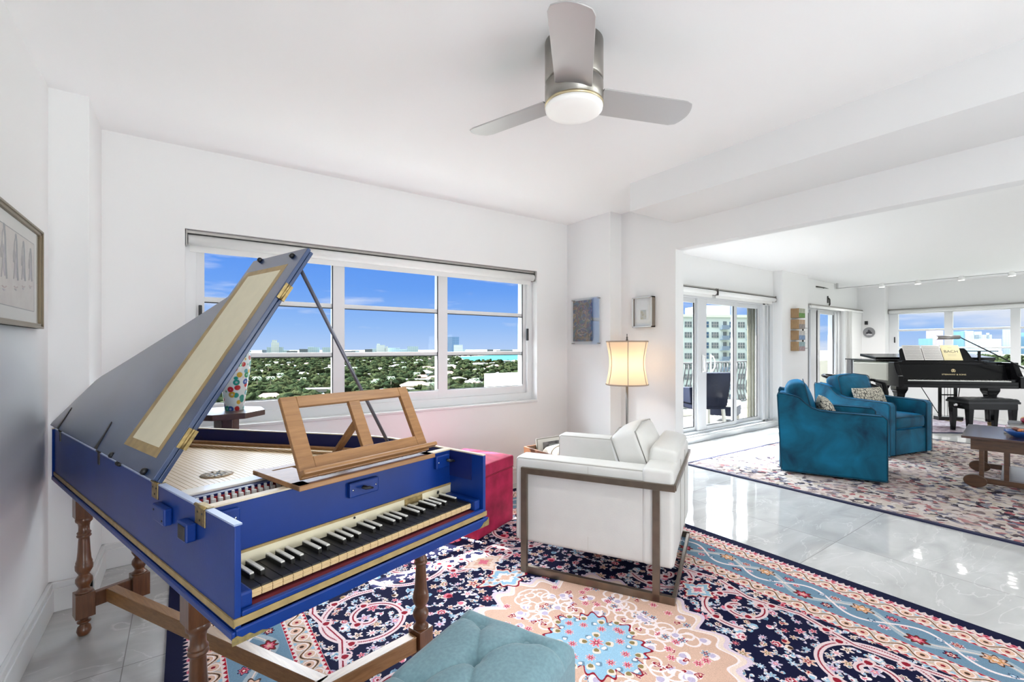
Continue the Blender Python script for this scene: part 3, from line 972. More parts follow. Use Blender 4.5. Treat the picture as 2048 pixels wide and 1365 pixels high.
# ================================================================== the Persian rug of the study: its woven pattern is computed here
def weave(hx, hy, px, seed=5):
    rng = np.random.default_rng(seed)
    W, Hh = int(hx / px), int(hy / px)
    X, Y = np.meshgrid((np.arange(W) + .5) * px, (np.arange(Hh) + .5) * px)
    c = lambda *v: np.array(v, float) / 255.0
    NAV, CRE, PEA, PIN, RED, LBL, SLA, BRN, WHI, LIL, OLI = (c(16, 20, 62), c(232, 214, 202), c(222, 186, 166), c(222, 128, 146),
        c(150, 28, 52), c(160, 194, 214), c(124, 152, 172), c(92, 62, 44), c(238, 226, 226), c(196, 184, 206), c(150, 132, 92))
    img = np.empty((Hh, W, 3)); img[:] = NAV
    def win(cx, cy, r):
        i0, i1 = max(0, int((cy - r) / px)), min(Hh, int((cy + r) / px) + 2)
        j0, j1 = max(0, int((cx - r) / px)), min(W, int((cx + r) / px) + 2)
        return (slice(i0, i1), slice(j0, j1)) if i1 > i0 and j1 > j0 else None
    def shape(cx, cy, rmax, rot, rf, layers):
        s = win(cx, cy, rmax * 1.05)
        if s is None: return
        dx, dy = X[s] - cx, Y[s] - cy
        r = np.hypot(dx, dy); th = np.arctan2(dy, dx) - rot
        rr = rf(th) * rmax
        for k, col in layers:
            img[s][r < rr * k] = col
    def rosette(cx, cy, r, n, rot, a, b, e=None):
        rf = lambda t: 0.72 + 0.28 * np.cos(n * t)
        shape(cx, cy, r, rot, rf, [(1.0, e if e is not None else WHI), (0.84, a), (0.42, b), (0.2, CRE)])
    def leaf(cx, cy, r, rot, a, b):
        rf = lambda t: np.clip(np.abs(np.cos(t / 2)) ** 4 + 0.22 * np.abs(np.cos(t)) ** 6, 0.10, 1)
        shape(cx, cy, r, rot, rf, [(1.0, a), (0.62, b)])
    def palmette(cx, cy, r, rot, cols):
        rf = lambda t: np.clip(0.55 + 0.40 * np.cos(t) + 0.10 * np.cos(9 * t), .15, 1)
        shape(cx, cy, r, rot, rf, list(zip((1.0, .86, .68, .48, .28), cols)))
    def tulip(cx, cy, r, rot, a, b):
        rf = lambda t: np.clip(0.52 + 0.30 * np.cos(3 * t) * (np.cos(t) > -0.3) + 0.16 * np.cos(t), .16, 1)
        shape(cx, cy, r, rot, rf, [(1, WHI), (0.85, a), (0.45, b)])
    def line(pts, wdt, col, core=None, cw=0.3):
        for (q, cc) in ((wdt, col),) + (((wdt * cw, core),) if core is not None else ()):
            for (x, y) in pts:
                s = win(x, y, q)
                if s is None: continue
                img[s][np.hypot(X[s] - x, Y[s] - y) < q] = cc
    def path(pts, n=60):
        P = np.array(pts); t = np.linspace(0, 1, n) * (len(P) - 1)
        i = np.minimum(t.astype(int), len(P) - 2); f = (t - i)[:, None]
        return P[i] * (1 - f) + P[i + 1] * f
    def spiral(cx, cy, r0, r1, a0, turns, n=240):
        t = np.linspace(0, 1, n)
        r = r0 + (r1 - r0) * t; a = a0 + turns * 2 * PI * t
        return np.stack([cx + r * np.cos(a), cy + r * np.sin(a)], 1)
    field = 0.54
    fx, fy = hx - field, hy - field
    occ = np.zeros((Hh, W), bool)
    # --- scattered flowers, leaves and vines
    scrolls = [spiral(0.42, 1.18, 0.27, 0.035, -2.6, 1.65), spiral(0.74, 0.76, 0.25, 0.03, 1.9, -1.6), spiral(0.80, 1.28, 0.17, 0.03, 0.6, 1.4),
               spiral(0.78, 0.22, 0.19, 0.03, 2.6, 1.45), spiral(0.16, 0.98, 0.12, 0.03, 0.3, 1.3),
               path([(0.05, 1.43), (0.2, 1.36), (0.40, 1.43), (0.62, 1.38), (0.86, 1.45)], 200),
               path([(0.95, 0.02), (0.90, 0.2), (0.96, 0.42), (0.90, 0.66), (0.96, 0.95), (0.90, 1.2)], 220)]
    for sp in scrolls:
        for (x, y) in sp[::3]:
            s = win(x, y, 0.03)
            if s is not None: occ[s] |= np.hypot(X[s] - x, Y[s] - y) < 0.018
    pal = [(PIN, RED), (WHI, PIN), (LBL, WHI), (PEA, RED), (CRE, BRN), (LIL, PIN), (LBL, SLA), (RED, PIN), (PEA, OLI)]
    pts = []
    tries = 0
    while len(pts) < 430 and tries < 14000:
        tries += 1
        x, y = rng.uniform(0, fx + .02), rng.uniform(0, fy + .02)
        rad = rng.choice([0.019, 0.027, 0.036, 0.048], p=[.34, .32, .24, .10])
        if any((x - a) ** 2 + (y - b) ** 2 < (rad * 1.12 + q * 1.12) ** 2 for a, b, q in pts[-500:]): continue
        if occ[min(Hh - 1, int(y / px)), min(W - 1, int(x / px))]: continue
        pts.append((x, y, rad))
        a, b = pal[rng.integers(len(pal))]; rot = rng.uniform(0, 2 * PI); k = rng.integers(6)
        # curling stem with small leaves
        t = np.linspace(0, 1, 26); q = rad * rng.uniform(1.6, 2.6); sg = rng.choice([-1, 1])
        st = np.stack([x + q * t * np.cos(rot + sg * 1.7 * t), y + q * t * np.sin(rot + sg * 1.7 * t)], 1)
        line(st, 0.0024, CRE if k % 2 else LIL)
        for m in (11, 18, 25):
            leaf(st[m][0], st[m][1], rad * 0.62, rot + sg * (1.0 + m * .1), (CRE, LBL, WHI, LIL)[(k + m) % 4], (SLA, PEA, LBL, WHI)[(k + m) % 4])
        if k in (0, 1, 2): rosette(x, y, rad, int(rng.choice([5, 6, 8])), rot, a, b)
        elif k == 3: tulip(x, y, rad * 1.15, rot, a, b)
        elif k == 4: palmette(x, y, rad * 1.3, rot, [CRE, a, b, WHI, RED])
        else: leaf(x, y, rad * 1.6, rot, a, b)
    for sp in scrolls:
        line(sp, 0.0165, c(226, 206, 208), RED if len(sp) > 210 else None, 0.22)
        for (x, y), (x2, y2) in zip(sp[20::46], sp[23::46]):
            a = math.atan2(y2 - y, x2 - x)
            line(spiral(x + .022 * math.cos(a + 1.57), y + .022 * math.sin(a + 1.57), .024, .008, a - 1.57, .8, 40), 0.0046, c(222, 196, 200))
            leaf(x, y, 0.042, a + 2.4, c(226, 204, 204), RED)
    # --- central medallion
    def medal(r0, n, amp, col, edge, ecol, sharp=1.0, ys=1.0):
        s = (slice(0, int(r0 * 1.5 / px)), slice(0, int(r0 * 1.5 / px)))
        r = np.hypot(X[s], Y[s] / ys); th = np.arctan2(Y[s] / ys, X[s])
        rr = r0 * (1 + amp * np.abs(np.cos(n * th / 2)) ** sharp + amp * .4 * np.cos(n * 3 * th))
        img[s][r < rr + edge] = ecol
        img[s][r < rr] = col
        return s, r, th, rr
    medal(0.50, 8, 0.13, CRE, 0.022, c(220, 202, 214), .8, 1.06)
    medal(0.47, 8, 0.13, c(214, 182, 164), 0.010, WHI, .8, 1.06)
    for k in range(64):
        a, q = rng.uniform(0, PI / 2), rng.uniform(0.23, 0.49)
        x, y = q * math.cos(a), q * math.sin(a)
        if k % 4 == 0:
            line(spiral(x, y, .055, .012, rng.uniform(0, 6), rng.choice([-1.2, 1.2]), 90), 0.0052, WHI)
        elif k % 4 == 1: rosette(x, y, .024, 6, a, SLA if k % 8 == 1 else PIN, RED)
        elif k % 4 == 2: leaf(x, y, .045, rng.uniform(0, 6), WHI, LIL)
        else: tulip(x, y, .026, rng.uniform(0, 6), RED, PEA)
    s, r, th, rr = medal(0.165, 8, 0.20, LBL, 0.011, RED, 1.0, 1.15)
    for k in range(9):
        th_ = 2 * PI * (k + .5) / 8
    for (x, y) in [(0.0, 0.0), (0.09, 0.055), (0.045, 0.125), (0.145, 0.01), (0.0, 0.175)]:
        rosette(x, y, .024 if x + y else .036, 8, .3, PIN, RED, CRE)
        leaf(x + .03, y + .028, .034, .9, CRE, OLI)
        leaf(x + .01, y + .04, .026, 2.4, SLA, WHI)
    # pendant cartouche and outer palmette on the long axis, and half ones on the short axis
    def cart(cx, cy, sx, sy, cols):
        s = win(cx, cy, max(sx, sy) * 1.3)
        dx, dy = (X[s] - cx) / sx, (Y[s] - cy) / sy
        q = np.hypot(dx, dy); th = np.arctan2(dy, dx)
        rr = 0.74 + .18 * np.cos(4 * th) + .08 * np.cos(12 * th)
        for k, col in zip((1.12, 1.0, .86, .55, .3), cols):
            img[s][q < rr * k] = col
    cart(0, 0.70, 0.17, 0.105, [RED, CRE, LBL, WHI, PEA])
    for x in (0.05, 0.10): rosette(x, 0.70, .022, 6, .2, PEA, BRN, WHI)
    cart(0, 0.93, 0.13, 0.12, [WHI, PEA, CRE, PEA, PIN])
    cart(0.76, 0.0, 0.10, 0.09, [RED, CRE, LBL, WHI, PIN])
    # --- borders
    ex, ey = hx - X, hy - Y
    e = np.minimum(ex, ey)
    sa = np.where(ex < ey, Y, X)            # distance along the nearer edge
    BG = c(206, 184, 172)
    bm = e < field
    img[bm] = c(214, 196, 186)
    def guard(e0, e1):
        m = (e >= e0) & (e < e1)
        img[m] = c(216, 190, 172)
        v = (e - e0) / (e1 - e0)
        per = 0.136
        ph = (sa % per) / per
        wv = 0.5 + 0.24 * np.sin(2 * PI * ph)
        d = np.abs(v - wv)
        img[m & (d < 0.20)] = c(196, 190, 190)
        img[m & (d < 0.10)] = c(226, 198, 176)
        img[m & (d < 0.035)] = BRN
        for (p0, v0, col, rad) in ((0.25, 0.42, WHI, .30), (0.25, .42, PEA, .24), (0.25, .42, BRN, .10), (0.75, 0.58, WHI, .30), (.75, .58, PEA, .24), (.75, .58, RED, .09), (.5, .22, LBL, .10), (0.0, .78, LBL, .10)):
            dp = np.minimum(np.abs(ph - p0), 1 - np.abs(ph - p0)) * per
            img[m & (np.hypot(dp, (v - v0) * (e1 - e0)) < rad * (e1 - e0) * .8)] = col
        tri = 0.030
        tp = np.abs(((sa % tri) / tri) - .5) * 2
        for (a0, sg) in ((e0, 1), (e1, -1)):
            q = (e - a0) * sg
            img[m & (q < 0.020)] = c(232, 216, 212)
            img[m & (q < 0.016) & (q > .002) & (q < 0.002 + 0.014 * tp)] = c(178, 30, 56)
    e0, e1 = 0.205, 0.43
    m = (e >= e0) & (e < e1)
    img[m] = SLA
    v = (e - (e0 + e1) / 2); per = 0.46; ph = (sa % per) / per
    wv = 0.062 * np.sin(2 * PI * ph)
    img[m & (np.abs(v + wv) < 0.022)] = c(176, 186, 194)
    img[m & (np.abs(v - wv) < 0.0075)] = WHI
    img[m & (np.abs(v + wv * .8) < 0.0035)] = CRE
    for (p0, v0, cols, r_) in ((.25, -.045, (BRN, PEA, c(206, 150, 96), CRE), .052), (.75, .045, (BRN, RED, PIN, PEA), .048), (0.0, .06, (NAV, RED, CRE, RED), .03),
                               (.5, -.06, (NAV, PIN, RED, CRE), .03), (.0, -.045, (WHI, RED, PEA, RED), .028), (.5, .05, (WHI, PIN, RED, WHI), .026), (.38, .03, (NAV, SLA, LBL, WHI), .018), (.62, -.02, (CRE, PIN, RED, CRE), .02), (.12, .02, (CRE, LIL, PIN, CRE), .02), (.88, -.03, (NAV, LBL, WHI, SLA), .018)):
        dp = ((ph - p0 + .5) % 1 - .5) * per
        dd = np.hypot(dp, (v - v0) * 1.25); tt = np.arctan2(v - v0, dp)
        rr = r_ * (0.82 + .18 * np.cos(7 * tt))
        for k, col in zip((1, .82, .55, .28), cols):
            img[m & (dd < rr * k)] = col
    guard(0.095, 0.205)
    guard(0.43, field)
    m = e < 0.095
    img[m] = NAV
    per = 0.085; ph = (sa % per) / per
    jag = 0.058 + 0.028 * np.abs(np.sin(PI * ph * 3)) * (0.45 + .55 * np.abs(np.sin(PI * ph)))
    img[m & (e > jag)] = c(226, 206, 202)
    dp = (ph - .5) * per
    img[m & (np.hypot(dp, (e - .083)) < .012)] = PIN
    img[m & (np.hypot(dp, (e - .083)) < .006)] = RED
    img[m & (e > jag + .012) & (np.abs(np.sin(PI * ph * 6)) < .25)] = LIL
    # yarn-to-yarn shade differences
    img = np.clip(img, 0, 1) ** 1.18
    img *= (1 + rng.normal(0, 0.045, (Hh, W, 1)))
    # mirror the quarter into the whole
    top = np.concatenate([img[:, ::-1], img], 1)
    full = np.concatenate([top[::-1], top], 0)
    return np.clip(full, 0, 1)

def picture_from(name, arr):
    hh, ww = arr.shape[:2]
    im = bpy.data.images.new(name, ww, hh)
    px = np.ones((hh, ww, 4), np.float32)
    px[..., :3] = arr
    im.pixels.foreach_set(px.ravel())
    im.update()
    im.pack()
    return im

def rug_mat(name, im, hx, hy):
    m = bpy.data.materials.new(name)
    m.use_nodes = True
    nt = m.node_tree
    b = nt.nodes['Principled BSDF']
    tc = nd(nt, 'ShaderNodeTexCoord')
    mp = nd(nt, 'ShaderNodeMapping')
    mp.inputs['Scale'].default_value = (0.5 / hx, 0.5 / hy, 1)
    mp.inputs['Location'].default_value = (0.5, 0.5, 0)
    nt.links.new(tc.outputs['Object'], mp.inputs['Vector'])
    ti = nd(nt, 'ShaderNodeTexImage')
    ti.image = im
    ti.extension = 'EXTEND'
    nt.links.new(mp.outputs[0], ti.inputs['Vector'])
    nt.links.new(ti.outputs['Color'], b.inputs['Base Color'])
    b.inputs['Roughness'].default_value = 0.9
    b.inputs['Specular IOR Level'].default_value = 0.15
    n2 = nd(nt, 'ShaderNodeTexNoise'); n2.inputs['Scale'].default_value = 420
    nt.links.new(tc.outputs['Object'], n2.inputs['Vector'])
    bp = nd(nt, 'ShaderNodeBump'); bp.inputs['Strength'].default_value = 0.35; bp.inputs['Distance'].default_value = 0.003
    nt.links.new(n2.outputs['Fac'], bp.inputs['Height']); nt.links.new(bp.outputs[0], b.inputs['Normal'])
    return m

RHX, RHY = 1.53, 2.00
rug_im = picture_from('persian_weave', weave(RHX, RHY, 0.0016))
rug = MB().box(-RHX, RHX, -RHY, RHY, 0.0, 0.011).build('persian_rug', rug_mat('persian_wool', rug_im, RHX, RHY))
rug.location = (1.47, 1.43, 0)
tag(rug, 'navy and peach floral rug with blue medallion under the white armchair', 'rug')

# ================================================================== white leather armchair
LEATH = mat('off_white_leather', (0.65, 0.64, 0.61), rough=0.42, spec=0.4, var=0.04, vscale=5, bump=0.12, bscale=140)
PIPE = mat('leather_piping', (0.40, 0.385, 0.35), rough=0.5)
BRONZE = mat('brushed_bronze', (0.21, 0.165, 0.125), rough=0.35, metal=0.9, var=0.12, vscale=14, bump=0.08, bscale=30, stretch=(1, 20, 1))
AC = empty('armchair', (1.585, 2.138, 0.011), R(-60.7), 'white leather cube armchair with bronze metal frame on the navy rug', 'armchair')
AW = 0.93
def rr_panel(name, x0, x1, y0, y1, z0, z1, r=0.02, puff=(0, 0, 0), parent=AC, m=LEATH, n=6):
    return MB().soft(x1 - x0, y1 - y0, z1 - z0, r, puff, Matrix.Translation(((x0 + x1) / 2, (y0 + y1) / 2, (z0 + z1) / 2)), 0, n).build(name, m, parent)
def piping(name, pts, parent, r=0.0035, m=PIPE, closed=False):
    return MB().tube(pts, r, 6, 0, closed).build(name, m, parent)
for (y0, yo, y1) in ((0.022, 0.022, 0.165), (AW - 0.165, AW - 0.022, AW - 0.022)):
    p = rr_panel('arm_panel', -0.045, 0.835, y0, y1, 0.168, 0.655, 0.022, (0.0, 0.002, 0.004))
    xo = y0 if y0 < .3 else y1
    piping('piping', [(-0.038, y0 + 0.006, 0.17), (-0.038, y0 + 0.006, 0.635), (-0.025, y0 + 0.006, 0.648), (0.82, y0 + 0.006, 0.648)], p)
    piping('piping', [(-0.038, y1 - 0.006, 0.17), (-0.038, y1 - 0.006, 0.635), (-0.025, y1 - 0.006, 0.648), (0.70, y1 - 0.006, 0.648)], p)
    MB().box(0.388, 0.392, xo - (0.0012 if y0 < .3 else 0), xo + (0.0 if y0 < .3 else 0.0012), 0.19, 0.64).build('seam', mat('leather_seam', (0.55, 0.53, 0.49), rough=0.5), p)
rr_panel('seat_box', -0.02, 0.80, 0.165, AW - 0.165, 0.17, 0.34, 0.02)
sc_ = rr_panel('seat_cushion', -0.035, 0.62, 0.168, AW - 0.168, 0.335, 0.475, 0.04, (0, 0, 0.018))
piping('piping', [(-0.025, 0.175, 0.462), (-0.025, AW - 0.175, 0.462)], sc_)
def lean(o):
    return [o[0] + (o[2]) * 0.18, o[1], o[2]]
bk = MB().soft(0.155, AW - 0.02, 0.50, 0.022, (0.004, 0, 0.003), Matrix.Translation((0.755, AW / 2, 0.42)), 0, 6).build('back_panel', LEATH, AC)
bc = MB().soft(0.150, AW - 0.345, 0.37, 0.030, (0.010, 0, 0.006), Matrix.Translation((0.735, AW / 2 + 0.03, 0.555)) @ Matrix.Rotation(R(10), 4, 'Y'), 0, 7).build('back_cushion', LEATH, AC)
fm = MB()
t = 0.036
for y in (0.0, AW - 0.016):
    y0, y1 = y - 0.004, y + 0.020
    fm.box(0.0, t, y0, y1, 0.0, 0.600).box(0.732, 0.732 + t, y0, y1, 0.0, 0.566)
    fm.box(t, 0.842, y0, y1, 0.566, 0.600)
    fm.box(t, 0.842, y0, y1, 0.0, 0.040)
fm.box(0.824, 0.842, 0.020, AW - 0.02, 0.0, 0.034)
fm.box(0.834, 0.848, 0.0, AW, 0.572, 0.600)
fm.build('metal_frame', BRONZE, AC, 0.0015)
for v in (0.33, 0.60):
    MB().box(0.836, 0.8385, v, v + 0.004, 0.18, 0.66).build('back_seam', PIPE, bk)
# loose cushion resting against the back: its own thing
def knife_cushion(name, label, w_, h_, d_, mt, pipe, M, cat='cushion', group=None):
    def fn(o):
        a, b_ = o[0] / (w_ / 2), o[2] / (h_ / 2)
        k = max(0.0, (1 - abs(a) ** 2.6)) * max(0.0, (1 - abs(b_) ** 2.6))
        pinch = 1 - 0.06 * (1 - abs(a)) * (abs(b_) > 0.9)
        return [o[0] * (1 - 0.05 * (1 - b_ * b_)) , o[1] * (0.16 + 0.84 * k ** 0.5), o[2] * (1 - 0.05 * (1 - a * a))]
    e_ = empty(name, (0, 0, 0), 0, label, cat, group)
    e_.matrix_world = M
    MB().soft(w_, d_, h_, 0.03, (0, 0, 0), None, 0, 10, fn).build('cover', mt, e_)
    pts = []
    for i in range(48):
        q = i / 48 * 4
        s_, f = int(q), q - int(q)
        a, b_ = [(-1 + 2 * f, -1), (1, -1 + 2 * f), (1 - 2 * f, 1), (-1, 1 - 2 * f)][s_]
        pts.append((a * w_ / 2 * (1 - .05 * (1 - b_ * b_)), 0, b_ * h_ / 2 * (1 - .05 * (1 - a * a))))
    MB().tube(pts, 0.005, 6, 0, True).build('piping', pipe, e_)
    return e_
def boxed_cushion(name, label, M):
    e_ = empty(name, (0, 0, 0), 0, label, 'cushion')
    e_.matrix_world = M
    w_, h_, d_ = 0.52, 0.345, 0.17
    MB().soft(w_, d_, h_, 0.035, (0, 0.05, 0.02), None, 0, 8).build('cover', LEATH, e_)
    for y in (-d_ / 2 + 0.012, d_ / 2 - 0.012):
        pts = [(-w_ / 2 + .01, y, -h_ / 2 + .01), (w_ / 2 - .01, y, -h_ / 2 + .01), (w_ / 2 - .004, y, h_ / 2 - .01), (0, y, h_ / 2 + 0.012), (-w_ / 2 + .004, y, h_ / 2 - .01)]
        MB().tube(pts, 0.0045, 6, 0, True).build('piping', PIPE, e_)
    return e_
MCH = Matrix.Translation((1.585, 2.138, 0.011)) @ Matrix.Rotation(R(-60.7), 4, 'Z')
boxed_cushion('leather_cushion', 'white leather box cushion leaning on the back of the white armchair',
              MCH @ Matrix.Translation((0.595, AW / 2 + 0.0, 0.640)) @ Matrix.Rotation(R(90), 4, 'Z') @ Matrix.Rotation(R(-20), 4, 'X'))

# ================================================================== pink cube stool
PINK = mat('pink_velvet', (0.34, 0.014, 0.058), rough=0.7, sheen=0.25, sheen_tint=(1, 0.3, 0.4), var=0.35, vscale=9, spec=0.2)
PK = empty('cube_stool', (1.600, 2.640, 0.011), R(23), 'pink velvet cube stool between the blue harpsichord and the white armchair', 'stool')
MB().soft(0.455, 0.455, 0.40, 0.012, (0.004, 0.004, 0), Matrix.Translation((0.2275, 0.2275, 0.20)), 0, 6).build('body', PINK, PK)
MB().soft(0.462, 0.462, 0.085, 0.015, (0, 0, 0.018), Matrix.Translation((0.2275, 0.2275, 0.442)), 0, 8).build('lid', PINK, PK)
MB().tube([(0.0, 0.0, 0.40), (0.455, 0.0, 0.40), (0.455, 0.455, 0.40), (0.0, 0.455, 0.40)], 0.003, 6, 0, True).build('seam', mat('dark_pink', (0.30, 0.01, 0.04), rough=0.8), PK)

# ================================================================== tufted blue bench
LIN = mat('pale_blue_linen', (0.185, 0.305, 0.345), rough=0.85, sheen=0.35, var=0.10, vscale=110, spec=0.2, bump=0.12, bscale=500)
e1 = Vector((0.415, -0.91, 0)).normalized()
BR_ = math.atan2(-0.415, -0.91)             # long axis runs away from the back corner
BN = empty('tufted_bench', (0.731, 1.269, 0.011), BR_, 'pale blue button tufted bench in front of the harpsichord', 'bench')
BL, BW, BZ = 1.02, 0.365, 0.488             # length, width, height of the seat edge
btn = []
row = 0
b_ = 0.068
while b_ < BL:
    for a in ((0.100, 0.248) if row % 2 == 0 else (0.028, 0.174, 0.320)):
        if 0.05 < a < BW - 0.05:
            btn.append((b_, a))
    row += 1
    b_ += 0.142
nx, ny = 220, 84
vs, fs = [], []
seg = []
for i, (bx_, a) in enumerate(btn):
    for (bx2, a2) in btn[i + 1:]:
        if 0.10 < math.hypot(bx2 - bx_, a2 - a) < 0.185 and abs(bx2 - bx_) > 0.05:
            seg.append((bx_, a, bx2, a2))
for (bx_, a) in btn:                       # pleats running out to the edges
    if a > BW - 0.13: seg.append((bx_, a, bx_, BW))
    if a < 0.13: seg.append((bx_, a, bx_, 0.0))
gx_, gy_ = np.meshgrid(np.linspace(0, BL, nx + 1), np.linspace(0, BW, ny + 1), indexing='ij')
d_edge = np.minimum(np.minimum(gx_, BL - gx_), np.minimum(gy_, BW - gy_))
rr = 0.05
z = np.where(d_edge < rr, np.sqrt(np.maximum(0, rr * rr - (rr - d_edge) ** 2)), rr) + 0.016 * (1 - np.exp(-(d_edge / 0.09) ** 2))
for (bx_, a) in btn:
    d = np.hypot(gx_ - bx_, gy_ - a)
    z -= 0.019 * np.exp(-(d / 0.032) ** 1.3)
for (xa, ya, xb, yb) in seg:
    L2 = (xb - xa) ** 2 + (yb - ya) ** 2
    t_ = np.clip(((gx_ - xa) * (xb - xa) + (gy_ - ya) * (yb - ya)) / L2, 0, 1)
    d = np.hypot(gx_ - xa - t_ * (xb - xa), gy_ - ya - t_ * (yb - ya))
    z -= 0.004 * np.exp(-(d / 0.018) ** 2) + 0.006 * np.exp(-(d / 0.0045) ** 2)
z = np.maximum(z, 0.0) + BZ - 0.05
sgn = 1.0
for i in range(nx + 1):
    for j in range(ny + 1):
        vs.append((gx_[i, j], -sgn * 0 + gy_[i, j], z[i, j]))
for i in range(nx):
    for j in range(ny):
        a = i * (ny + 1) + j
        fs.append((a, a + ny + 1, a + ny + 2, a + 1))
mb = MB().add(vs, fs, 0, True)
mb.box(0.001, BL - 0.001, 0.001, BW - 0.001, 0.14, BZ - 0.048)
mb.build('upholstery', LIN, BN)
for (bx_, a) in btn:
    i, j = int(round(bx_ / BL * nx)), int(round(a / BW * ny))
    o = MB().ball((bx_, a, float(z[i, j]) + 0.010), 0.0125, 0, 8, (1, 1, 0.5)).build('button', LIN, BN)
for (x, y) in ((0.05, 0.05), (BL - 0.05, 0.05), (0.05, BW - 0.05), (BL - 0.05, BW - 0.05)):
    MB().lathe([(0.014, 0), (0.022, 0.14)], 12, (x, y, 0)).build('leg', OAKD, BN)

# ================================================================== ceiling fan with light
FX, FY = 1.341, 1.434
FN = empty('ceiling_fan', (FX, FY, 2.29), 0, 'brushed nickel three blade ceiling fan with round white light', 'ceiling fan')
NICK = mat('fan_nickel', (0.36, 0.34, 0.31), rough=0.35, metal=1.0, bump=0.08, bscale=30, stretch=(1, 1, 25))
BLADE = mat('silver_fan_blade', (0.50, 0.49, 0.49), rough=0.38, metal=0.55)
MB().lathe([(0.117, 0.125), (0.122, 0.13), (0.122, 0.289), (0.117, 0.289)], 48).build('canopy_housing', NICK, FN)
MB().lathe([(0.108, 0.030), (0.122, 0.034), (0.122, 0.115), (0.112, 0.122), (0.110, 0.126)], 48).build('motor_housing', NICK, FN)
MB().lathe([(0.114, 0.022), (0.1225, 0.024), (0.1225, 0.034), (0.114, 0.036)], 48).build('light_ring', mat('pale_gold_ring', (0.7, 0.58, 0.36), rough=0.3, metal=0.8), FN)
MB().lathe([(0.001, -0.006), (0.07, -0.004), (0.108, 0.002), (0.119, 0.010), (0.121, 0.022)], 48).build('light_diffuser', mat('opal_diffuser', (0.80, 0.80, 0.78), rough=0.35, emit=(1, 0.97, 0.92), estr=0.12), FN)
for k, a in enumerate((108, -20.5, 226)):
    mb = MB()
    poly = []
    L0, L1, hw0, hw1 = 0.105, 0.528, 0.075, 0.078
    poly += [(L0, -hw0), (L1 - 0.03, -hw1), (L1, -hw1 + 0.012)]
    for q in range(1, 8):
        s_ = -1 + 2 * q / 8
        poly.append((L1 + 0.022 * (1 - s_ * s_), s_ * (hw1 - 0.012)))
    poly += [(L1, hw1 - 0.012), (L1 - 0.03, hw1), (L0, hw0)]
    M = Matrix.Rotation(R(a), 4, 'Z') @ Matrix.Translation((0, 0, 0.062)) @ Matrix.Rotation(R(-11), 4, 'X')
    mb.prism(poly, -0.003, 0.003, 0, M)
    mb.build('blade', BLADE, FN, 0.0015)
ld = bpy.data.lights.new('fan_light', 'SPOT')
ld.spot_size = R(165)
ld.spot_blend = 0.9
ld.energy = 34
ld.shadow_soft_size = 0.1
ld.color = (0.95, 1.0, 1.0)
lo_ = bpy.data.objects.new('fan_light', ld); COL.objects.link(lo_); lo_.location = (FX, FY, 2.27)

# ================================================================== floor lamp
LX, LY = 3.10, 2.655
FLP = empty('floor_lamp', (LX, LY, 0), 0, 'lit floor lamp with waisted cream shade behind the white armchair', 'floor lamp')
DKM = mat('dark_bronze_pole', (0.10, 0.09, 0.085), rough=0.35, metal=0.9)
MB().lathe([(0.001, 0), (0.13, 0.0), (0.13, 0.012), (0.05, 0.022), (0.014, 0.04), (0.0001, 0.045)], 32).build('base', DKM, FLP)
MB().lathe([(0.0105, 0.03), (0.0105, 1.30)], 14).build('pole', mat('grey_pole', (0.22, 0.21, 0.20), rough=0.35, metal=0.8), FLP)
SH = bpy.data.materials.new('lamp_shade_silk')
SH.use_nodes = True
nt = SH.node_tree; nt.nodes.clear()
df = nd(nt, 'ShaderNodeBsdfDiffuse'); df.inputs[0].default_value = (0.80, 0.70, 0.58, 1)
tl = nd(nt, 'ShaderNodeBsdfTranslucent'); tl.inputs[0].default_value = (0.88, 0.68, 0.46, 1)
mx = nd(nt, 'ShaderNodeMixShader'); mx.inputs[0].default_value = 0.6
nt.links.new(df.outputs[0], mx.inputs[1]); nt.links.new(tl.outputs[0], mx.inputs[2])
oo = nd(nt, 'ShaderNodeOutputMaterial'); nt.links.new(mx.outputs[0], oo.inputs[0])
SZ0, SZ1 = 0.985, 1.352
prof = []
for i in range(17):
    q = i / 16
    prof.append((0.176 - 0.026 * math.sin(PI * q) ** 1.2 - 0.002 * q, SZ0 + (SZ1 - SZ0) * q))
MB().lathe(prof, 48, caps=False).build('lamp_shade', SH, FLP)
TRIMB = mat('shade_trim', (0.36, 0.28, 0.22), rough=0.7)
tm = MB()
for (r_, z_) in ((prof[0][0], SZ0), (prof[-1][0], SZ1)):
    tm.tube([(r_ * math.cos(2 * PI * k / 40), r_ * math.sin(2 * PI * k / 40), z_) for k in range(40)], 0.006, 6, 0, True)
va = math.atan2(-LY, -LX)
for k in range(6):
    a = va + 0.05 + k * PI / 3 
    tm.tube([((r_ + 0.001) * math.cos(a), (r_ + 0.001) * math.sin(a), z_) for r_, z_ in prof], 0.0032, 6)
tm.build('shade_trim', TRIMB, FLP)
MB().lathe([(0.004, 1.30), (0.004, 1.356), (0.010, 1.362), (0.010, 1.366), (0.005, 1.374), (0.008, 1.384), (0.003, 1.398), (0.004, 1.414), (0.0005, 1.420)], 14).build('finial', DKM, FLP)
sp = MB()
for k in range(3):
    a = k * 2 * PI / 3
    sp.tube([(0, 0, 1.345), (0.165 * math.cos(a), 0.165 * math.sin(a), 1.345)], 0.002, 5)
sp.build('shade_spider', DKM, FLP)
MB().ball((0, 0, 1.20), 0.03, 0, 12).build('bulb', mat('lamp_bulb', (1, 0.9, 0.7), emit=(1, 0.72, 0.38), estr=3.5), FLP)
ld = bpy.data.lights.new('lamp_light', 'POINT')
ld.energy = 1.8
ld.shadow_soft_size = 0.04
ld.color = (1, 0.80, 0.60)
lo_ = bpy.data.objects.new('lamp_light', ld); COL.objects.link(lo_); lo_.location = (LX, LY, 1.15)

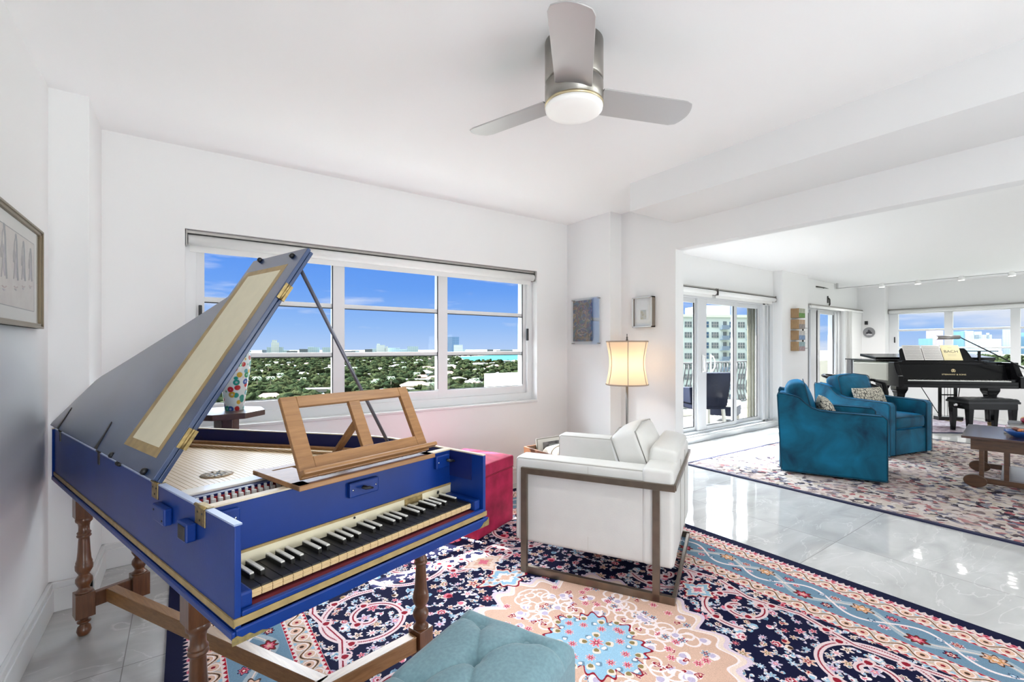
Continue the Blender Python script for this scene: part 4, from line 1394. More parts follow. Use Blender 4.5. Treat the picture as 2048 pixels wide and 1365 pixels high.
# ================================================================== pictures on the walls
def art_mat(name, stops, scale, kind='voronoi', dist=0.0, stretch=(1, 1, 1)):
    m = bpy.data.materials.new(name); m.use_nodes = True
    nt = m.node_tree; b = nt.nodes['Principled BSDF']
    tc = nd(nt, 'ShaderNodeTexCoord'); mp = nd(nt, 'ShaderNodeMapping'); mp.inputs['Scale'].default_value = stretch
    nt.links.new(tc.outputs['Object'], mp.inputs[0])
    if kind == 'voronoi':
        n0 = nd(nt, 'ShaderNodeTexNoise'); n0.inputs['Scale'].default_value = 14
        nt.links.new(mp.outputs[0], n0.inputs['Vector'])
        ad = nd(nt, 'ShaderNodeMix', data_type='VECTOR'); ad.inputs['Factor'].default_value = dist
        nt.links.new(mp.outputs[0], ad.inputs[4]); nt.links.new(n0.outputs['Color'], ad.inputs[5])
        v = nd(nt, 'ShaderNodeTexVoronoi'); v.inputs['Scale'].default_value = scale
        nt.links.new(ad.outputs[1], v.inputs['Vector'])
        sx = nd(nt, 'ShaderNodeSeparateColor'); nt.links.new(v.outputs['Color'], sx.inputs[0])
        src = sx.outputs[0]
    else:
        n0 = nd(nt, 'ShaderNodeTexNoise'); n0.inputs['Scale'].default_value = scale; n0.inputs['Detail'].default_value = 7
        nt.links.new(mp.outputs[0], n0.inputs['Vector']); src = n0.outputs['Fac']
    rp = ramp(nt, stops, 'CONSTANT' if kind == 'voronoi' else 'LINEAR')
    nt.links.new(src, rp.inputs[0]); nt.links.new(rp.outputs[0], b.inputs['Base Color'])
    b.inputs['Roughness'].default_value = 0.6
    return m
MOUNT = mat('ivory_mount', (0.66, 0.66, 0.61), rough=0.8)
PGLASS = glass_mat('picture_glass', (0.99, 0.99, 0.99), 0.035)
# left wall: ink drawing in a bronze frame
y0, y1, z0, z1 = 2.12, 2.935, 1.384, 1.822
P1 = empty('framed_drawing', (XL, (y0 + y1) / 2, (z0 + z1) / 2), 0, 'bronze framed ink drawing of three robed figures on the left wall', 'picture')
hw, hh = (y1 - y0) / 2, (z1 - z0) / 2
MXF = mat('antique_bronze_frame', (0.20, 0.155, 0.10), rough=0.35, metal=0.6)
f = MB()
for (a, b_, c_, d_) in ((-hw, -hw + .022, -hh, hh), (hw - .022, hw, -hh, hh), (-hw, hw, -hh, -hh + .022), (-hw, hw, hh - .022, hh)):
    f.box(0.002, 0.022, a, b_, c_, d_)
for (a, b_, c_, d_) in ((-hw, -hw + .010, -hh, hh), (hw - .010, hw, -hh, hh), (-hw, hw, -hh, -hh + .010), (-hw, hw, hh - .010, hh)):
    f.box(0.002, 0.027, a, b_, c_, d_)
f.build('frame', MXF, P1, 0.002)
bx('mount', MOUNT, 0.002, 0.010, -hw + .02, hw - .02, -hh + .02, hh - .02, P1)
bx('drawing_sheet', mat('aged_drawing_paper', (0.62, 0.58, 0.52), rough=0.8, vcol=(0.54, 0.47, 0.43), vscale=18), 0.010, 0.0108, -hw + .11, hw - .09, -hh + .075, hh - .075, P1)
bl_ = MB()
for (a, b_, c_, d_) in ((-hw + .106, -hw + .109, -hh + .071, hh - .071), (hw - .089, hw - .086, -hh + .071, hh - .071), (-hw + .106, hw - .086, -hh + .071, -hh + .074), (-hw + .106, hw - .086, hh - .074, hh - .071)):
    bl_.box(0.010, 0.0112, a, b_, c_, d_)
bl_.build('ruled_line', BLACK, P1)
ink = MB()
rnd = random.Random(3)
for i, yy in enumerate((-0.10, 0.045, 0.15, 0.255)):
    k = 1.0 - 0.1 * i
    zc = 0.05
    def st(pts, r=0.0022, mi=0):
        ink.tube([(0.0112, yy + a * k, zc + b * k) for a, b in pts], r, 4, mi)
    st([(0.0, 0.085), (0.006, 0.075), (0.012, 0.05), (0.014, 0.0), (0.022, -0.06), (0.03, -0.10)], 0.0035, 1)
    st([(-0.004, 0.08), (-0.018, 0.06), (-0.022, 0.03), (-0.012, 0.0), (-0.018, -0.05), (-0.03, -0.10)])
    st([(-0.006, 0.088), (0.0, 0.097), (0.007, 0.088), (0.002, 0.078), (-0.006, 0.086)], 0.003, 1)
    st([(-0.022, 0.03), (-0.035, 0.0), (-0.03, -0.03)])
    st([(-0.01, 0.02), (0.008, -0.02), (-0.006, -0.06), (0.012, -0.09)], 0.0025, 2)
    st([(-0.02, -0.13), (0.01, -0.135), (0.03, -0.128)], 0.0025, 3)
    st([(-0.014, -0.14), (0.0, -0.145), (0.018, -0.142)], 0.002, 2)
ink.build('ink_figures', [mat('ink_grey', (0.22, 0.20, 0.20)), mat('ink_blue_grey', (0.16, 0.17, 0.20)), mat('ink_lilac', (0.36, 0.30, 0.38)), mat('ink_rose', (0.48, 0.30, 0.30))], P1)
bx('picture_glazing', PGLASS, 0.0145, 0.0155, -hw + .02, hw - .02, -hh + .02, hh - .02, P1)

# on the corner column: bright painting between two acrylic plates
P2 = empty('acrylic_picture', (3.27, 3.31, 1.56), 0, 'dark colourful painting in a clear acrylic frame on the corner column', 'picture')
bx('clear_plate', glass_mat('acrylic', (0.97, 0.98, 0.99), 0.1), -0.034, -0.026, -0.192, 0.192, -0.232, 0.232, P2)
bx('rear_plate', glass_mat('acrylic', (0.97, 0.98, 0.99), 0.1), -0.016, -0.012, -0.185, 0.185, -0.225, 0.225, P2)
am = art_mat('tangled_painting', [(0.0, (0.02, 0.04, 0.13)), (0.18, (0.07, 0.05, 0.035)), (0.32, (0.03, 0.09, 0.16)), (0.46, (0.20, 0.12, 0.05)), (0.58, (0.10, 0.02, 0.05)), (0.70, (0.06, 0.13, 0.10)), (0.80, (0.24, 0.18, 0.12)), (0.88, (0.04, 0.03, 0.09)), (0.95, (0.36, 0.25, 0.22))], 55, 'voronoi', 0.10)
bx('painting', am, -0.020, -0.016, -0.088, 0.180, -0.198, 0.212, P2)
lin = MB()
for (cy, cz, ry, rz, mi) in ((0.05, 0.06, 0.085, 0.12, 0), (0.05, 0.06, 0.065, 0.095, 1), (0.02, 0.06, 0.03, 0.05, 2), (0.09, 0.07, 0.02, 0.045, 0), (0.045, -0.10, 0.07, 0.03, 2), (0.045, -0.135, 0.085, 0.03, 0)):
    lin.tube([(-0.0205, cy + ry * math.cos(2 * PI * k / 28), cz + rz * math.sin(2 * PI * k / 28)) for k in range(28)], 0.0028, 4, mi, True)
for k in range(9):
    a = 2 * PI * k / 9
    lin.tube([(-0.0205, 0.05 + .09 * math.cos(a), 0.06 + .125 * math.sin(a)), (-0.0205, 0.05 + .12 * math.cos(a), 0.06 + .15 * math.sin(a))], 0.003, 4, k % 3)
lin.build('painted_lines', [mat('ochre_line', (0.34, 0.24, 0.10)), mat('rose_line', (0.36, 0.10, 0.12)), mat('pale_line', (0.45, 0.40, 0.36))], P2)
so = MB()
for y in (-0.178, 0.178):
    for z in (-0.218, 0.218):
        so.lathe([(0.005, 0), (0.005, 0.038)], 10, M=Matrix.Translation((0, y, z)) @ Matrix.Rotation(R(-90), 4, 'Y'))
so.build('standoffs', STEEL, P2)

# on the dividing wall: small landscape in a deep wood frame
P3 = empty('small_framed_picture', (XC, 2.715, 1.62), 0, 'small landscape print in a silver and wood frame on the wall above the lamp', 'picture')
f = MB()
frame_rect_pts = ((-0.108, -0.098, -0.137, 0.137), (0.098, 0.108, -0.137, 0.137), (-0.108, 0.108, -0.137, -0.127), (-0.108, 0.108, 0.127, 0.137))
for (a, b_, c_, d_) in frame_rect_pts:
    f.box(-0.052, -0.046, a, b_, c_, d_)
f.build('silver_face', mat('silver_frame_face', (0.62, 0.61, 0.58), rough=0.3, metal=0.5), P3)
f = MB()
for (a, b_, c_, d_) in frame_rect_pts:
    f.box(-0.046, -0.001, a, b_, c_, d_)
f.build('wood_edge', mat('grey_brown_frame_side', (0.20, 0.16, 0.125), rough=0.5), P3)
bx('mount', mat('white_mount', (0.76, 0.78, 0.77), rough=0.8), -0.030, -0.026, -0.10, 0.10, -0.13, 0.13, P3)
bx('print', art_mat('tiny_landscape', [(0.3, (0.40, 0.47, 0.50)), (0.5, (0.55, 0.56, 0.50)), (0.7, (0.38, 0.36, 0.22))], 30, 'noise'), -0.0306, -0.030, -0.032, 0.032, -0.065, 0.020, P3)
bx('picture_glazing', PGLASS, -0.044, -0.043, -0.10, 0.10, -0.13, 0.13, P3)

# ================================================================== side table and mosaic vase by the window
TX, TY, TZ = 0.215, 3.30, 0.918
DKW = wood('dark_walnut', (0.085, 0.042, 0.028), (0.040, 0.018, 0.012), rough=0.3, scale=6, axis=(3, 12, 3))
ST = empty('side_table', (TX, TY, 0), 0, 'dark wood octagonal pedestal table behind the harpsichord at the window', 'side table')
pol = [(0.215 * math.cos(R(22.5 + 45 * k)), 0.215 * math.sin(R(22.5 + 45 * k))) for k in range(8)]
MB().prism(pol, TZ - 0.034, TZ).build('table_top', DKW, ST, 0.003)
pol2 = [(0.07 * math.cos(R(22.5 + 45 * k)), 0.07 * math.sin(R(22.5 + 45 * k))) for k in range(8)]
MB().prism(pol2, 0.03, TZ - 0.034).build('pedestal', DKW, ST, 0.003)
pol3 = [(0.18 * math.cos(R(22.5 + 45 * k)), 0.18 * math.sin(R(22.5 + 45 * k))) for k in range(8)]
MB().prism(pol3, 0.0, 0.03).build('foot', DKW, ST, 0.003)
VM = bpy.data.materials.new('millefiori_glass')
VM.use_nodes = True
nt = VM.node_tree; b = nt.nodes['Principled BSDF']
tc = nd(nt, 'ShaderNodeTexCoord')
v = nd(nt, 'ShaderNodeTexVoronoi'); v.inputs['Scale'].default_value = 26; v.inputs['Randomness'].default_value = 0.8
nt.links.new(tc.outputs['Object'], v.inputs['Vector'])
sx = nd(nt, 'ShaderNodeSeparateColor'); nt.links.new(v.outputs['Color'], sx.inputs[0])
cr = ramp(nt, [(0.0, (0.02, 0.28, 0.22)), (0.2, (0.50, 0.03, 0.03)), (0.38, (0.03, 0.10, 0.38)), (0.52, (0.05, 0.33, 0.12)), (0.66, (0.60, 0.38, 0.03)), (0.78, (0.10, 0.38, 0.42)), (0.9, (0.50, 0.10, 0.05))], 'CONSTANT')
nt.links.new(sx.outputs[0], cr.inputs[0])
dr = ramp(nt, [(0.0, (1, 1, 1)), (0.12, (0.3, 0.3, 0.3)), (0.20, (1, 1, 1)), (0.44, (1, 1, 1)), (0.52, (0, 0, 0))])
nt.links.new(v.outputs['Distance'], dr.inputs[0])
mxv = nd(nt, 'ShaderNodeMix', data_type='RGBA')
nt.links.new(dr.outputs[0], mxv.inputs['Factor']); mxv.inputs['A'].default_value = (0.72, 0.80, 0.78, 1); nt.links.new(cr.outputs[0], mxv.inputs['B'])
nt.links.new(mxv.outputs['Result'], b.inputs['Base Color'])
b.inputs['Roughness'].default_value = 0.08
b.inputs['Transmission Weight'].default_value = 0.25
vz = [(0.050, 0.0), (0.052, 0.004), (0.056, 0.05), (0.068, 0.13), (0.083, 0.22), (0.090, 0.29), (0.088, 0.34), (0.075, 0.37), (0.070, 0.385), (0.066, 0.385), (0.070, 0.37), (0.082, 0.34), (0.084, 0.29), (0.077, 0.22), (0.062, 0.13), (0.050, 0.05), (0.046, 0.01), (0.001, 0.008)]
va_ = MB().lathe(vz, 40, caps=False).add([], []).build('mosaic_vase', VM)
va_.location = (TX + 0.042, TY, TZ)
tag(va_, 'tall glass vase covered in coloured discs on the octagonal side table', 'vase')

# ================================================================== wooden crate with a picture in it
CRW = wood('reddish_crate_wood', (0.22, 0.095, 0.045), (0.14, 0.055, 0.025), rough=0.45, scale=6, axis=(12, 1.5, 12))
CRT = empty('wooden_crate', (2.335, 2.70, 0), 0, 'brown wooden box on the floor behind the white armchair', 'box')
mb = MB()
cx, cy, cz = 0.50, 0.41, 0.468
mb.box(0, 0.016, 0, cy, 0.0, cz).box(cx - 0.016, cx, 0, cy, 0.0, cz).box(0.016, cx - 0.016, 0, 0.016, 0, cz).box(0.016, cx - 0.016, cy - 0.016, cy, 0, cz)
mb.box(0.016, cx - .016, 0.016, cy - .016, 0.02, 0.04)
mb.build('box_sides', CRW, CRT, 0.002)
PF = empty('photo_frame', (2.43, 3.055, 0.262), 0, 'black and white photo in a grey frame standing in the wooden box', 'picture frame')
PFM = Matrix.Rotation(R(-6), 4, 'X')
mb = MB(); mb.box(0.02, 0.40, 0.0, 0.014, -0.20, 0.262, 0, PFM); mb.build('frame', mat('grey_frame', (0.25, 0.24, 0.22), rough=0.4), PF, 0.003)
MB().box(0.03, 0.39, -0.002, 0.0, -0.19, 0.252, 0, PFM).build('mount', mat('grey_mount', (0.60, 0.60, 0.58)), PF)
MB().box(0.085, 0.36, -0.003, -0.002, 0.02, 0.225, 0, PFM).build('photograph', mat('dark_photo', (0.03, 0.03, 0.03), vcol=(0.25, 0.25, 0.26), vscale=16), PF)
MB().box(0.15, 0.36, -0.0045, -0.003, 0.10, 0.20, 0, PFM).build('photo_window', mat('pale_photo', (0.55, 0.56, 0.55), vcol=(0.20, 0.24, 0.27), vscale=10), PF)
cp = MB().soft(0.34, 0.28, 0.13, 0.05, (0, 0, 0.02), Matrix.Translation((0, 0, 0)), 0, 6).build('cream_pouch', mat('cream_cloth', (0.62, 0.55, 0.46), rough=0.9))
cp.location = (2.62, 2.89, 0.40)
tag(cp, 'cream padded pouch lying in the wooden box', 'pouch')
MB().tube([(-0.12 + 0.10 * math.cos(t_ * PI / 8), -0.06, 0.05 + 0.055 * math.sin(t_ * PI / 8)) for t_ in range(9)], 0.006, 6).build('handle', mat('rope_handle', (0.60, 0.50, 0.40), rough=0.9), cp)

# ================================================================== lounge: rug, velvet armchairs, coffee table
def speckle_mat(name):
    m = bpy.data.materials.new(name); m.use_nodes = True
    nt = m.node_tree; b = nt.nodes['Principled BSDF']
    tc = nd(nt, 'ShaderNodeTexCoord')
    mp = nd(nt, 'ShaderNodeMapping'); mp.inputs['Scale'].default_value = (1.0, 1.0, 1); mp.inputs['Rotation'].default_value = (0, 0, 0.3)
    nt.links.new(tc.outputs['Object'], mp.inputs[0])
    v = nd(nt, 'ShaderNodeTexVoronoi'); v.inputs['Scale'].default_value = 26
    n0 = nd(nt, 'ShaderNodeTexNoise'); n0.inputs['Scale'].default_value = 9; n0.inputs['Detail'].default_value = 3
    nt.links.new(mp.outputs[0], n0.inputs['Vector'])
    ad = nd(nt, 'ShaderNodeMix', data_type='VECTOR'); ad.inputs['Factor'].default_value = 0.12
    nt.links.new(mp.outputs[0], ad.inputs[4]); nt.links.new(n0.outputs['Color'], ad.inputs[5])
    nt.links.new(ad.outputs[1], v.inputs['Vector'])
    sx = nd(nt, 'ShaderNodeSeparateColor'); nt.links.new(v.outputs['Color'], sx.inputs[0])
    cr = ramp(nt, [(0.0, (0.025, 0.022, 0.035)), (0.16, (0.46, 0.40, 0.35)), (0.34, (0.20, 0.20, 0.24)), (0.44, (0.52, 0.46, 0.42)), (0.60, (0.30, 0.09, 0.10)), (0.67, (0.42, 0.36, 0.30)), (0.80, (0.10, 0.10, 0.15)), (0.88, (0.54, 0.49, 0.47))], 'CONSTANT')
    nt.links.new(sx.outputs[0], cr.inputs[0])
    n1 = nd(nt, 'ShaderNodeTexNoise'); n1.inputs['Scale'].default_value = 2.2; n1.inputs['Detail'].default_value = 4
    nt.links.new(tc.outputs['Object'], n1.inputs['Vector'])
    r2 = ramp(nt, [(0.45, (0, 0, 0)), (0.62, (0.5, 0.5, 0.5))])
    nt.links.new(n1.outputs['Fac'], r2.inputs[0])
    mx = nd(nt, 'ShaderNodeMix', data_type='RGBA')
    nt.links.new(r2.outputs[0], mx.inputs['Factor']); nt.links.new(cr.outputs[0], mx.inputs['A']); mx.inputs['B'].default_value = (0.46, 0.34, 0.32, 1)
    nt.links.new(mx.outputs['Result'], b.inputs['Base Color'])
    b.inputs['Roughness'].default_value = 0.95; b.inputs['Specular IOR Level'].default_value = 0.1
    return m
NAVB = mat('navy_binding', (0.012, 0.014, 0.05), rough=0.9)
R2 = empty('faded_rug', (6.55, 1.30, 0), R(-1.5), 'faded multicoloured rug with navy edge under the teal armchairs', 'rug')
MB().box(-2.02, 2.02, -2.3, 1.70, 0, 0.010).build('pile', speckle_mat('faded_wool'), R2)
mb = MB()
mb.box(-2.06, -2.02, -2.34, 1.73, 0, 0.012).box(2.02, 2.06, -2.34, 1.73, 0, 0.012).box(-2.02, 2.02, 1.70, 1.73, 0, 0.012).box(-2.02, 2.02, -2.34, -2.3, 0, 0.012)
mb.build('bound_edge', NAVB, R2)

TEAL = bpy.data.materials.new('teal_velvet'); TEAL.use_nodes = True
nt = TEAL.node_tree; b = nt.nodes['Principled BSDF']
tc = nd(nt, 'ShaderNodeTexCoord')
n = nd(nt, 'ShaderNodeTexNoise'); n.inputs['Scale'].default_value = 3.6; n.inputs['Detail'].default_value = 5; n.inputs['Distortion'].default_value = 0.6
nt.links.new(tc.outputs['Object'], n.inputs['Vector'])
rp = ramp(nt, [(0.30, (0.0, 0.026, 0.06)), (0.48, (0.0, 0.082, 0.150)), (0.72, (0.0, 0.135, 0.25))])
nt.links.new(n.outputs['Fac'], rp.inputs[0]); nt.links.new(rp.outputs[0], b.inputs['Base Color'])
b.inputs['Roughness'].default_value = 0.65
b.inputs['Sheen Weight'].default_value = 0.6
b.inputs['Sheen Tint'].default_value = (0.02, 0.35, 0.8, 1)
b.inputs['Sheen Roughness'].default_value = 0.35
b.inputs['Specular IOR Level'].default_value = 0.25
TPIPE = mat('dark_teal_piping', (0.0, 0.04, 0.075), rough=0.7)
def bramble(name):
    m = bpy.data.materials.new(name); m.use_nodes = True
    nt = m.node_tree; b = nt.nodes['Principled BSDF']
    tc = nd(nt, 'ShaderNodeTexCoord')
    v = nd(nt, 'ShaderNodeTexVoronoi', feature='DISTANCE_TO_EDGE'); v.inputs['Scale'].default_value = 26
    nt.links.new(tc.outputs['Object'], v.inputs['Vector'])
    r_ = ramp(nt, [(0.0, (0.05, 0.05, 0.05)), (0.05, (0.08, 0.075, 0.07)), (0.09, (0.60, 0.56, 0.46))])
    nt.links.new(v.outputs['Distance'], r_.inputs[0]); nt.links.new(r_.outputs[0], b.inputs['Base Color'])
    b.inputs['Roughness'].default_value = 0.85
    return m
BRAM = bramble('branch_print')
TLAB = 'teal velvet swivel armchair '
def teal_chair(loc, rz, label):
    """local x = across (0..W), y = from the front (0) to the back (D)"""
    W, D, hA = 0.83, 0.885, 0.635
    c_ = empty('velvet_armchair', loc, rz, label, 'armchair', 'pair of teal velvet armchairs')
    def side_prof():
        P = [(0.0, 0.02), (0.0, hA - 0.03), (0.03, hA)]
        P += [(0.25, hA + 0.008), (0.42, hA + 0.012), (0.53, hA + 0.022), (0.60, hA + 0.045), (0.66, hA + 0.095), (0.70, hA + 0.14), (0.74, hA + 0.158), (0.80, hA + 0.172), (0.89, hA + 0.185), (0.90, hA + 0.16), (D - 0.02, 0.02)]
        return P
    MP = lambda x: Matrix(((0, 0, 1, x), (1, 0, 0, 0), (0, 1, 0, 0), (0, 0, 0, 1)))
    for (x0, x1) in ((0.0, 0.115), (W - 0.115, W)):
        o = MB().prism(side_prof(), 0, x1 - x0, 0, MP(x0)).build('side_panel', TEAL, c_, 0.018, 3)
        for x in (x0 + 0.004, x1 - 0.004):
            MB().tube([(x, y, z) for y, z in side_prof()], 0.005, 6, 0, True).build('piping', TPIPE, o)
    MB().box(0.115, W - 0.115, D - 0.14, D, 0.02, 0.79).build('back_panel', TEAL, c_, 0.02, 3)
    MB().box(0.10, W - 0.10, 0.012, D - 0.1, 0.02, 0.31).build('base', TEAL, c_, 0.012, 2)
    s = MB().soft(W - 0.235, 0.66, 0.165, 0.05, (0, 0.015, 0.022), Matrix.Translation((W / 2, 0.335, 0.392)), 0, 8).build('seat_cushion', TEAL, c_)
    for z in (0.335, 0.455):
        MB().tube([(0.13, 0.03, z), (0.15, 0.012, z + 0.004), (W / 2, -0.005, z + 0.012), (W - 0.15, 0.012, z + 0.004), (W - 0.13, 0.03, z)], 0.005, 6).build('piping', TPIPE, s)
    Mb = Matrix.Translation((W / 2, 0.69, 0.665)) @ Matrix.Rotation(R(-13), 4, 'X')
    bc = MB().soft(W - 0.19, 0.18, 0.50, 0.05, (0, 0.045, 0.03), Mb, 0, 8).build('back_cushion', TEAL, c_)
    q = []
    for (x, z) in ((-0.31, -0.2), (-0.315, 0.215), (-0.29, 0.236), (0.0, 0.268), (0.29, 0.236), (0.315, 0.215), (0.31, -0.2)):
        q.append(tuple(Mb @ Vector((x, -0.085, z))))
    MB().tube(q, 0.005, 6).build('piping', TPIPE, bc)
    MB().lathe([(0.25, 0), (0.25, 0.022)], 32, (W / 2, D / 2, 0)).build('swivel_plinth', BLACK, c_)
    return c_
CZ = 0.0125
# near chair: its visible side runs from the back corner to the front corner
fwd = Vector((0.401, -0.916, 0))
rz1 = math.atan2(fwd.x, -fwd.y)                    # local -y is forward
def chair_at(front_corner, rz, label):
    return teal_chair((front_corner[0], front_corner[1], CZ), rz, label)
c1 = chair_at((5.380, 1.483), rz1, 'teal velvet armchair nearer the camera, seen from its side')
rz2 = R(-13.6)
c2 = chair_at((6.688, 1.825), rz2, 'teal velvet armchair near the piano, turned to show its seat')
PIPC = mat('cream_piping', (0.55, 0.52, 0.44), rough=0.8)
def chair_mat(fc, rz):
    return Matrix.Translation((fc[0], fc[1], CZ)) @ Matrix.Rotation(rz, 4, 'Z')
knife_cushion('patterned_cushion', 'cream cushion with black branch pattern in the nearer teal armchair', 0.50, 0.29, 0.15, BRAM, PIPC,
              chair_mat((5.380, 1.483), rz1) @ Matrix.Translation((0.415, 0.455, 0.622)) @ Matrix.Rotation(R(-22), 4, 'X'), group='branch print cushions')
knife_cushion('patterned_cushion', 'cream cushion with black branch pattern in the teal armchair near the piano', 0.56, 0.29, 0.15, BRAM, PIPC,
              chair_mat((6.688, 1.825), rz2) @ Matrix.Translation((0.415, 0.455, 0.630)) @ Matrix.Rotation(R(-20), 4, 'X'), group='branch print cushions')

# coffee table (refectory style): local x = along the edge running towards the camera side, y = away
WAL = wood('worn_brown_wood', (0.105, 0.046, 0.018), (0.042, 0.017, 0.007), rough=0.35, scale=5, axis=(1.5, 12, 12), coat=0.4)
TOPW = wood('dark_polished_top', (0.085, 0.04, 0.028), (0.05, 0.022, 0.016), rough=0.10, scale=5, axis=(1.5, 10, 10), coat=0.9)
CTB = empty('coffee_table', (5.895, 1.079, 0.0115), R(-83), 'brown wooden trestle coffee table with polished dark top on the faded rug', 'coffee table')
CL, CW, CZT = 1.35, 0.95, 0.472          # along the near edge, depth, height
MB().box(0, CL, 0, CW, CZT - 0.022, CZT).build('table_top', TOPW, CTB, 0.004)
mb = MB()
mb.box(0.06, CL - 0.06, 0.05, 0.085, CZT - 0.125, CZT - 0.022).box(0.06, CL - 0.06, CW - 0.085, CW - 0.05, CZT - 0.125, CZT - 0.022)
mb.box(0.06, 0.095, 0.085, CW - 0.085, CZT - 0.125, CZT - 0.022).box(CL - 0.095, CL - 0.06, 0.085, CW - 0.085, CZT - 0.125, CZT - 0.022)
mb.build('apron', WAL, CTB, 0.003)
for y in (0.055, CW - 0.115):
    for x in (0.115, 0.272, CL - 0.304, CL - 0.147):
        MB().box(x, x + 0.033, y + 0.008, y + 0.042, 0.075, CZT - 0.10).build('leg', WAL, CTB, 0.004)
    sh_ = MB()
    MR = Matrix(((1, 0, 0, 0), (0, 0, 1, y - 0.006), (0, 1, 0, 0), (0, 0, 0, 1)))
    def oval(cx_, rx, rz_):
        return [(cx_ + rx * math.cos(2 * PI * k / 28), 0.058 + rz_ * math.sin(2 * PI * k / 28)) for k in range(28)]
    sh_.prism(oval(0.090, 0.080, 0.057), 0, 0.062, 0, MR).prism(oval(CL - 0.090, 0.080, 0.057), 0, 0.062, 0, MR)
    sh_.box(0.15, CL - 0.15, y + 0.004, y + 0.046, 0.045, 0.095)
    sh_.build('trestle_foot', WAL, CTB, 0.004)
MB().box(0.25, CL - 0.25, 0.105, CW - 0.115, 0.075, 0.095).build('lower_shelf', WAL, CTB, 0.003)
MT = CTB.matrix_basis.copy()
def on_table(x, y, z):
    return MT @ Vector((x, y, z))
def book(name, label, x, y, z, w_, d_, h_, col, rz, group):
    p = on_table(x, y, z)
    r = empty(name, p, R(-83) + rz, label, 'book', group)
    m = mat('cover_' + '_'.join(str(round(c, 2)) for c in col), col, rough=0.35)
    mb = MB().box(-w_ / 2, w_ / 2, -d_ / 2, d_ / 2, 0, 0.003).box(-w_ / 2, w_ / 2, -d_ / 2, d_ / 2, h_ - 0.003, h_).box(-w_ / 2, w_ / 2, d_ / 2 - 0.003, d_ / 2, 0.003, h_ - 0.003)
    mb.build('cover', m, r, 0.001)
    MB().box(-w_ / 2 + 0.004, w_ / 2 - 0.004, -d_ / 2 + 0.004, d_ / 2 - 0.003, 0.003, h_ - 0.003).build('pages', PAPER, r)
    return r
bz = CZT + 0.0006
tb = [((0.03, 0.025, 0.03), .024, 'large black book at the bottom of the coffee table pile'), ((0.35, 0.10, 0.13), .020, 'thin rosy red book second from the bottom of the table pile'),
      ((0.58, 0.50, 0.52), .018, 'pale grey book in the middle of the table pile'), ((0.42, 0.44, 0.46), .022, 'grey book second from the top of the table pile'), ((0.02, 0.02, 0.022), .012, 'thin black book on top of the table pile under the fruit')]
for i, (col, hh, lab) in enumerate(tb):
    book('book', lab, 0.50 + 0.006 * (i % 2), 0.62 - 0.01 * i, bz, 0.46 - 0.012 * i, 0.33 - 0.01 * i, hh, col, R((-2, 3, -1, 2, 0)[i]), 'books on the coffee table')
    bz += hh + 0.0006
TOPB = bz
# bunch of glass fruit on the books
GR = empty('glass_fruit', on_table(0.50, 0.60, TOPB), R(-83), 'heap of green, yellow, orange and purple glass fruit on the table books', 'ornament')
cols = [(0.30, 0.50, 0.02), (0.75, 0.55, 0.02), (0.70, 0.25, 0.02), (0.28, 0.02, 0.05), (0.02, 0.33, 0.08), (0.12, 0.01, 0.05), (0.50, 0.45, 0.03), (0.45, 0.02, 0.03)]
rnd = random.Random(8)
k = 0
for lay, (cnt, rad, zz) in enumerate(((7, 0.085, 0.027), (5, 0.055, 0.062), (2, 0.022, 0.092))):
    for q in range(cnt + (1 if lay == 0 else 0)):
        a = 2 * PI * q / cnt + lay * 0.5
        rr_ = rad if q < cnt else 0.0
        ci = (0, 4, 1, 2, 3, 5, 7, 0)[q % 8] if lay == 0 else ((1, 0, 6, 2, 3)[q % 5] if lay == 1 else (1, 6)[q % 2])
        MB().ball((rr_ * math.cos(a) * 1.25, rr_ * math.sin(a), zz), 0.029, 0, 10, (1.1, 1, 0.92)).build('fruit', mat('glass_fruit_%d' % ci, cols[ci], rough=0.12, coat=0.6), GR)
        k += 1
# blue bowl
BW_ = empty('blue_bowl', on_table(0.375, 0.275, CZT), R(-83), 'shallow blue bowl of wrapped sweets on the coffee table', 'bowl')
MB().lathe([(0.045, 0.0), (0.05, 0.004), (0.085, 0.022), (0.108, 0.052), (0.110, 0.060), (0.106, 0.060), (0.082, 0.027), (0.045, 0.012), (0.001, 0.010)], 36, caps=False).build('bowl', mat('cobalt_glaze', (0.01, 0.09, 0.38), rough=0.15, coat=0.5), BW_)
rnd = random.Random(4)
SWT = [mat('sweet_red', (0.45, 0.05, 0.03), rough=0.3), mat('sweet_orange', (0.55, 0.17, 0.05), rough=0.3), mat('sweet_brown', (0.20, 0.08, 0.06), rough=0.3)]
for i in range(11):
    a = rnd.uniform(0, 2 * PI); q = 0.068 * math.sqrt(rnd.random())
    MB().ball((q * math.cos(a), q * math.sin(a), 0.050 + 0.022 * (i % 3) * (1 - q / .08)), 0.019, 0, 8, (1.3, 1, .8)).build('sweet', SWT[i % 3], BW_)
# things on the lower shelf
sz = 0.0956
for i, (w_, d_, hh, col, lab) in enumerate(((0.44, 0.34, 0.03, (0.10, 0.10, 0.11), 'dark grey book at the bottom of the low shelf pile'), (0.42, 0.33, 0.026, (0.62, 0.60, 0.60), 'white book in the low shelf pile'),
                                            (0.43, 0.32, 0.03, (0.08, 0.07, 0.08), 'charcoal book in the low shelf pile'), (0.40, 0.30, 0.024, (0.60, 0.62, 0.66), 'pale grey book on top of the low shelf pile'))):
    book('book', lab, 0.66, 0.40, sz, w_, d_, hh, col, R((1, -2, 2, 0)[i]), 'books on the table shelf')
    sz += hh + 0.0006
bw = MB().lathe([(0.03, 0.0), (0.05, 0.015), (0.065, 0.04), (0.061, 0.04), (0.045, 0.017), (0.001, 0.008)], 24, caps=False).build('wooden_dish', WAL)
bw.location = on_table(0.68, 0.40, sz)
tag(bw, 'small brown dish on the book pile under the coffee table', 'dish')

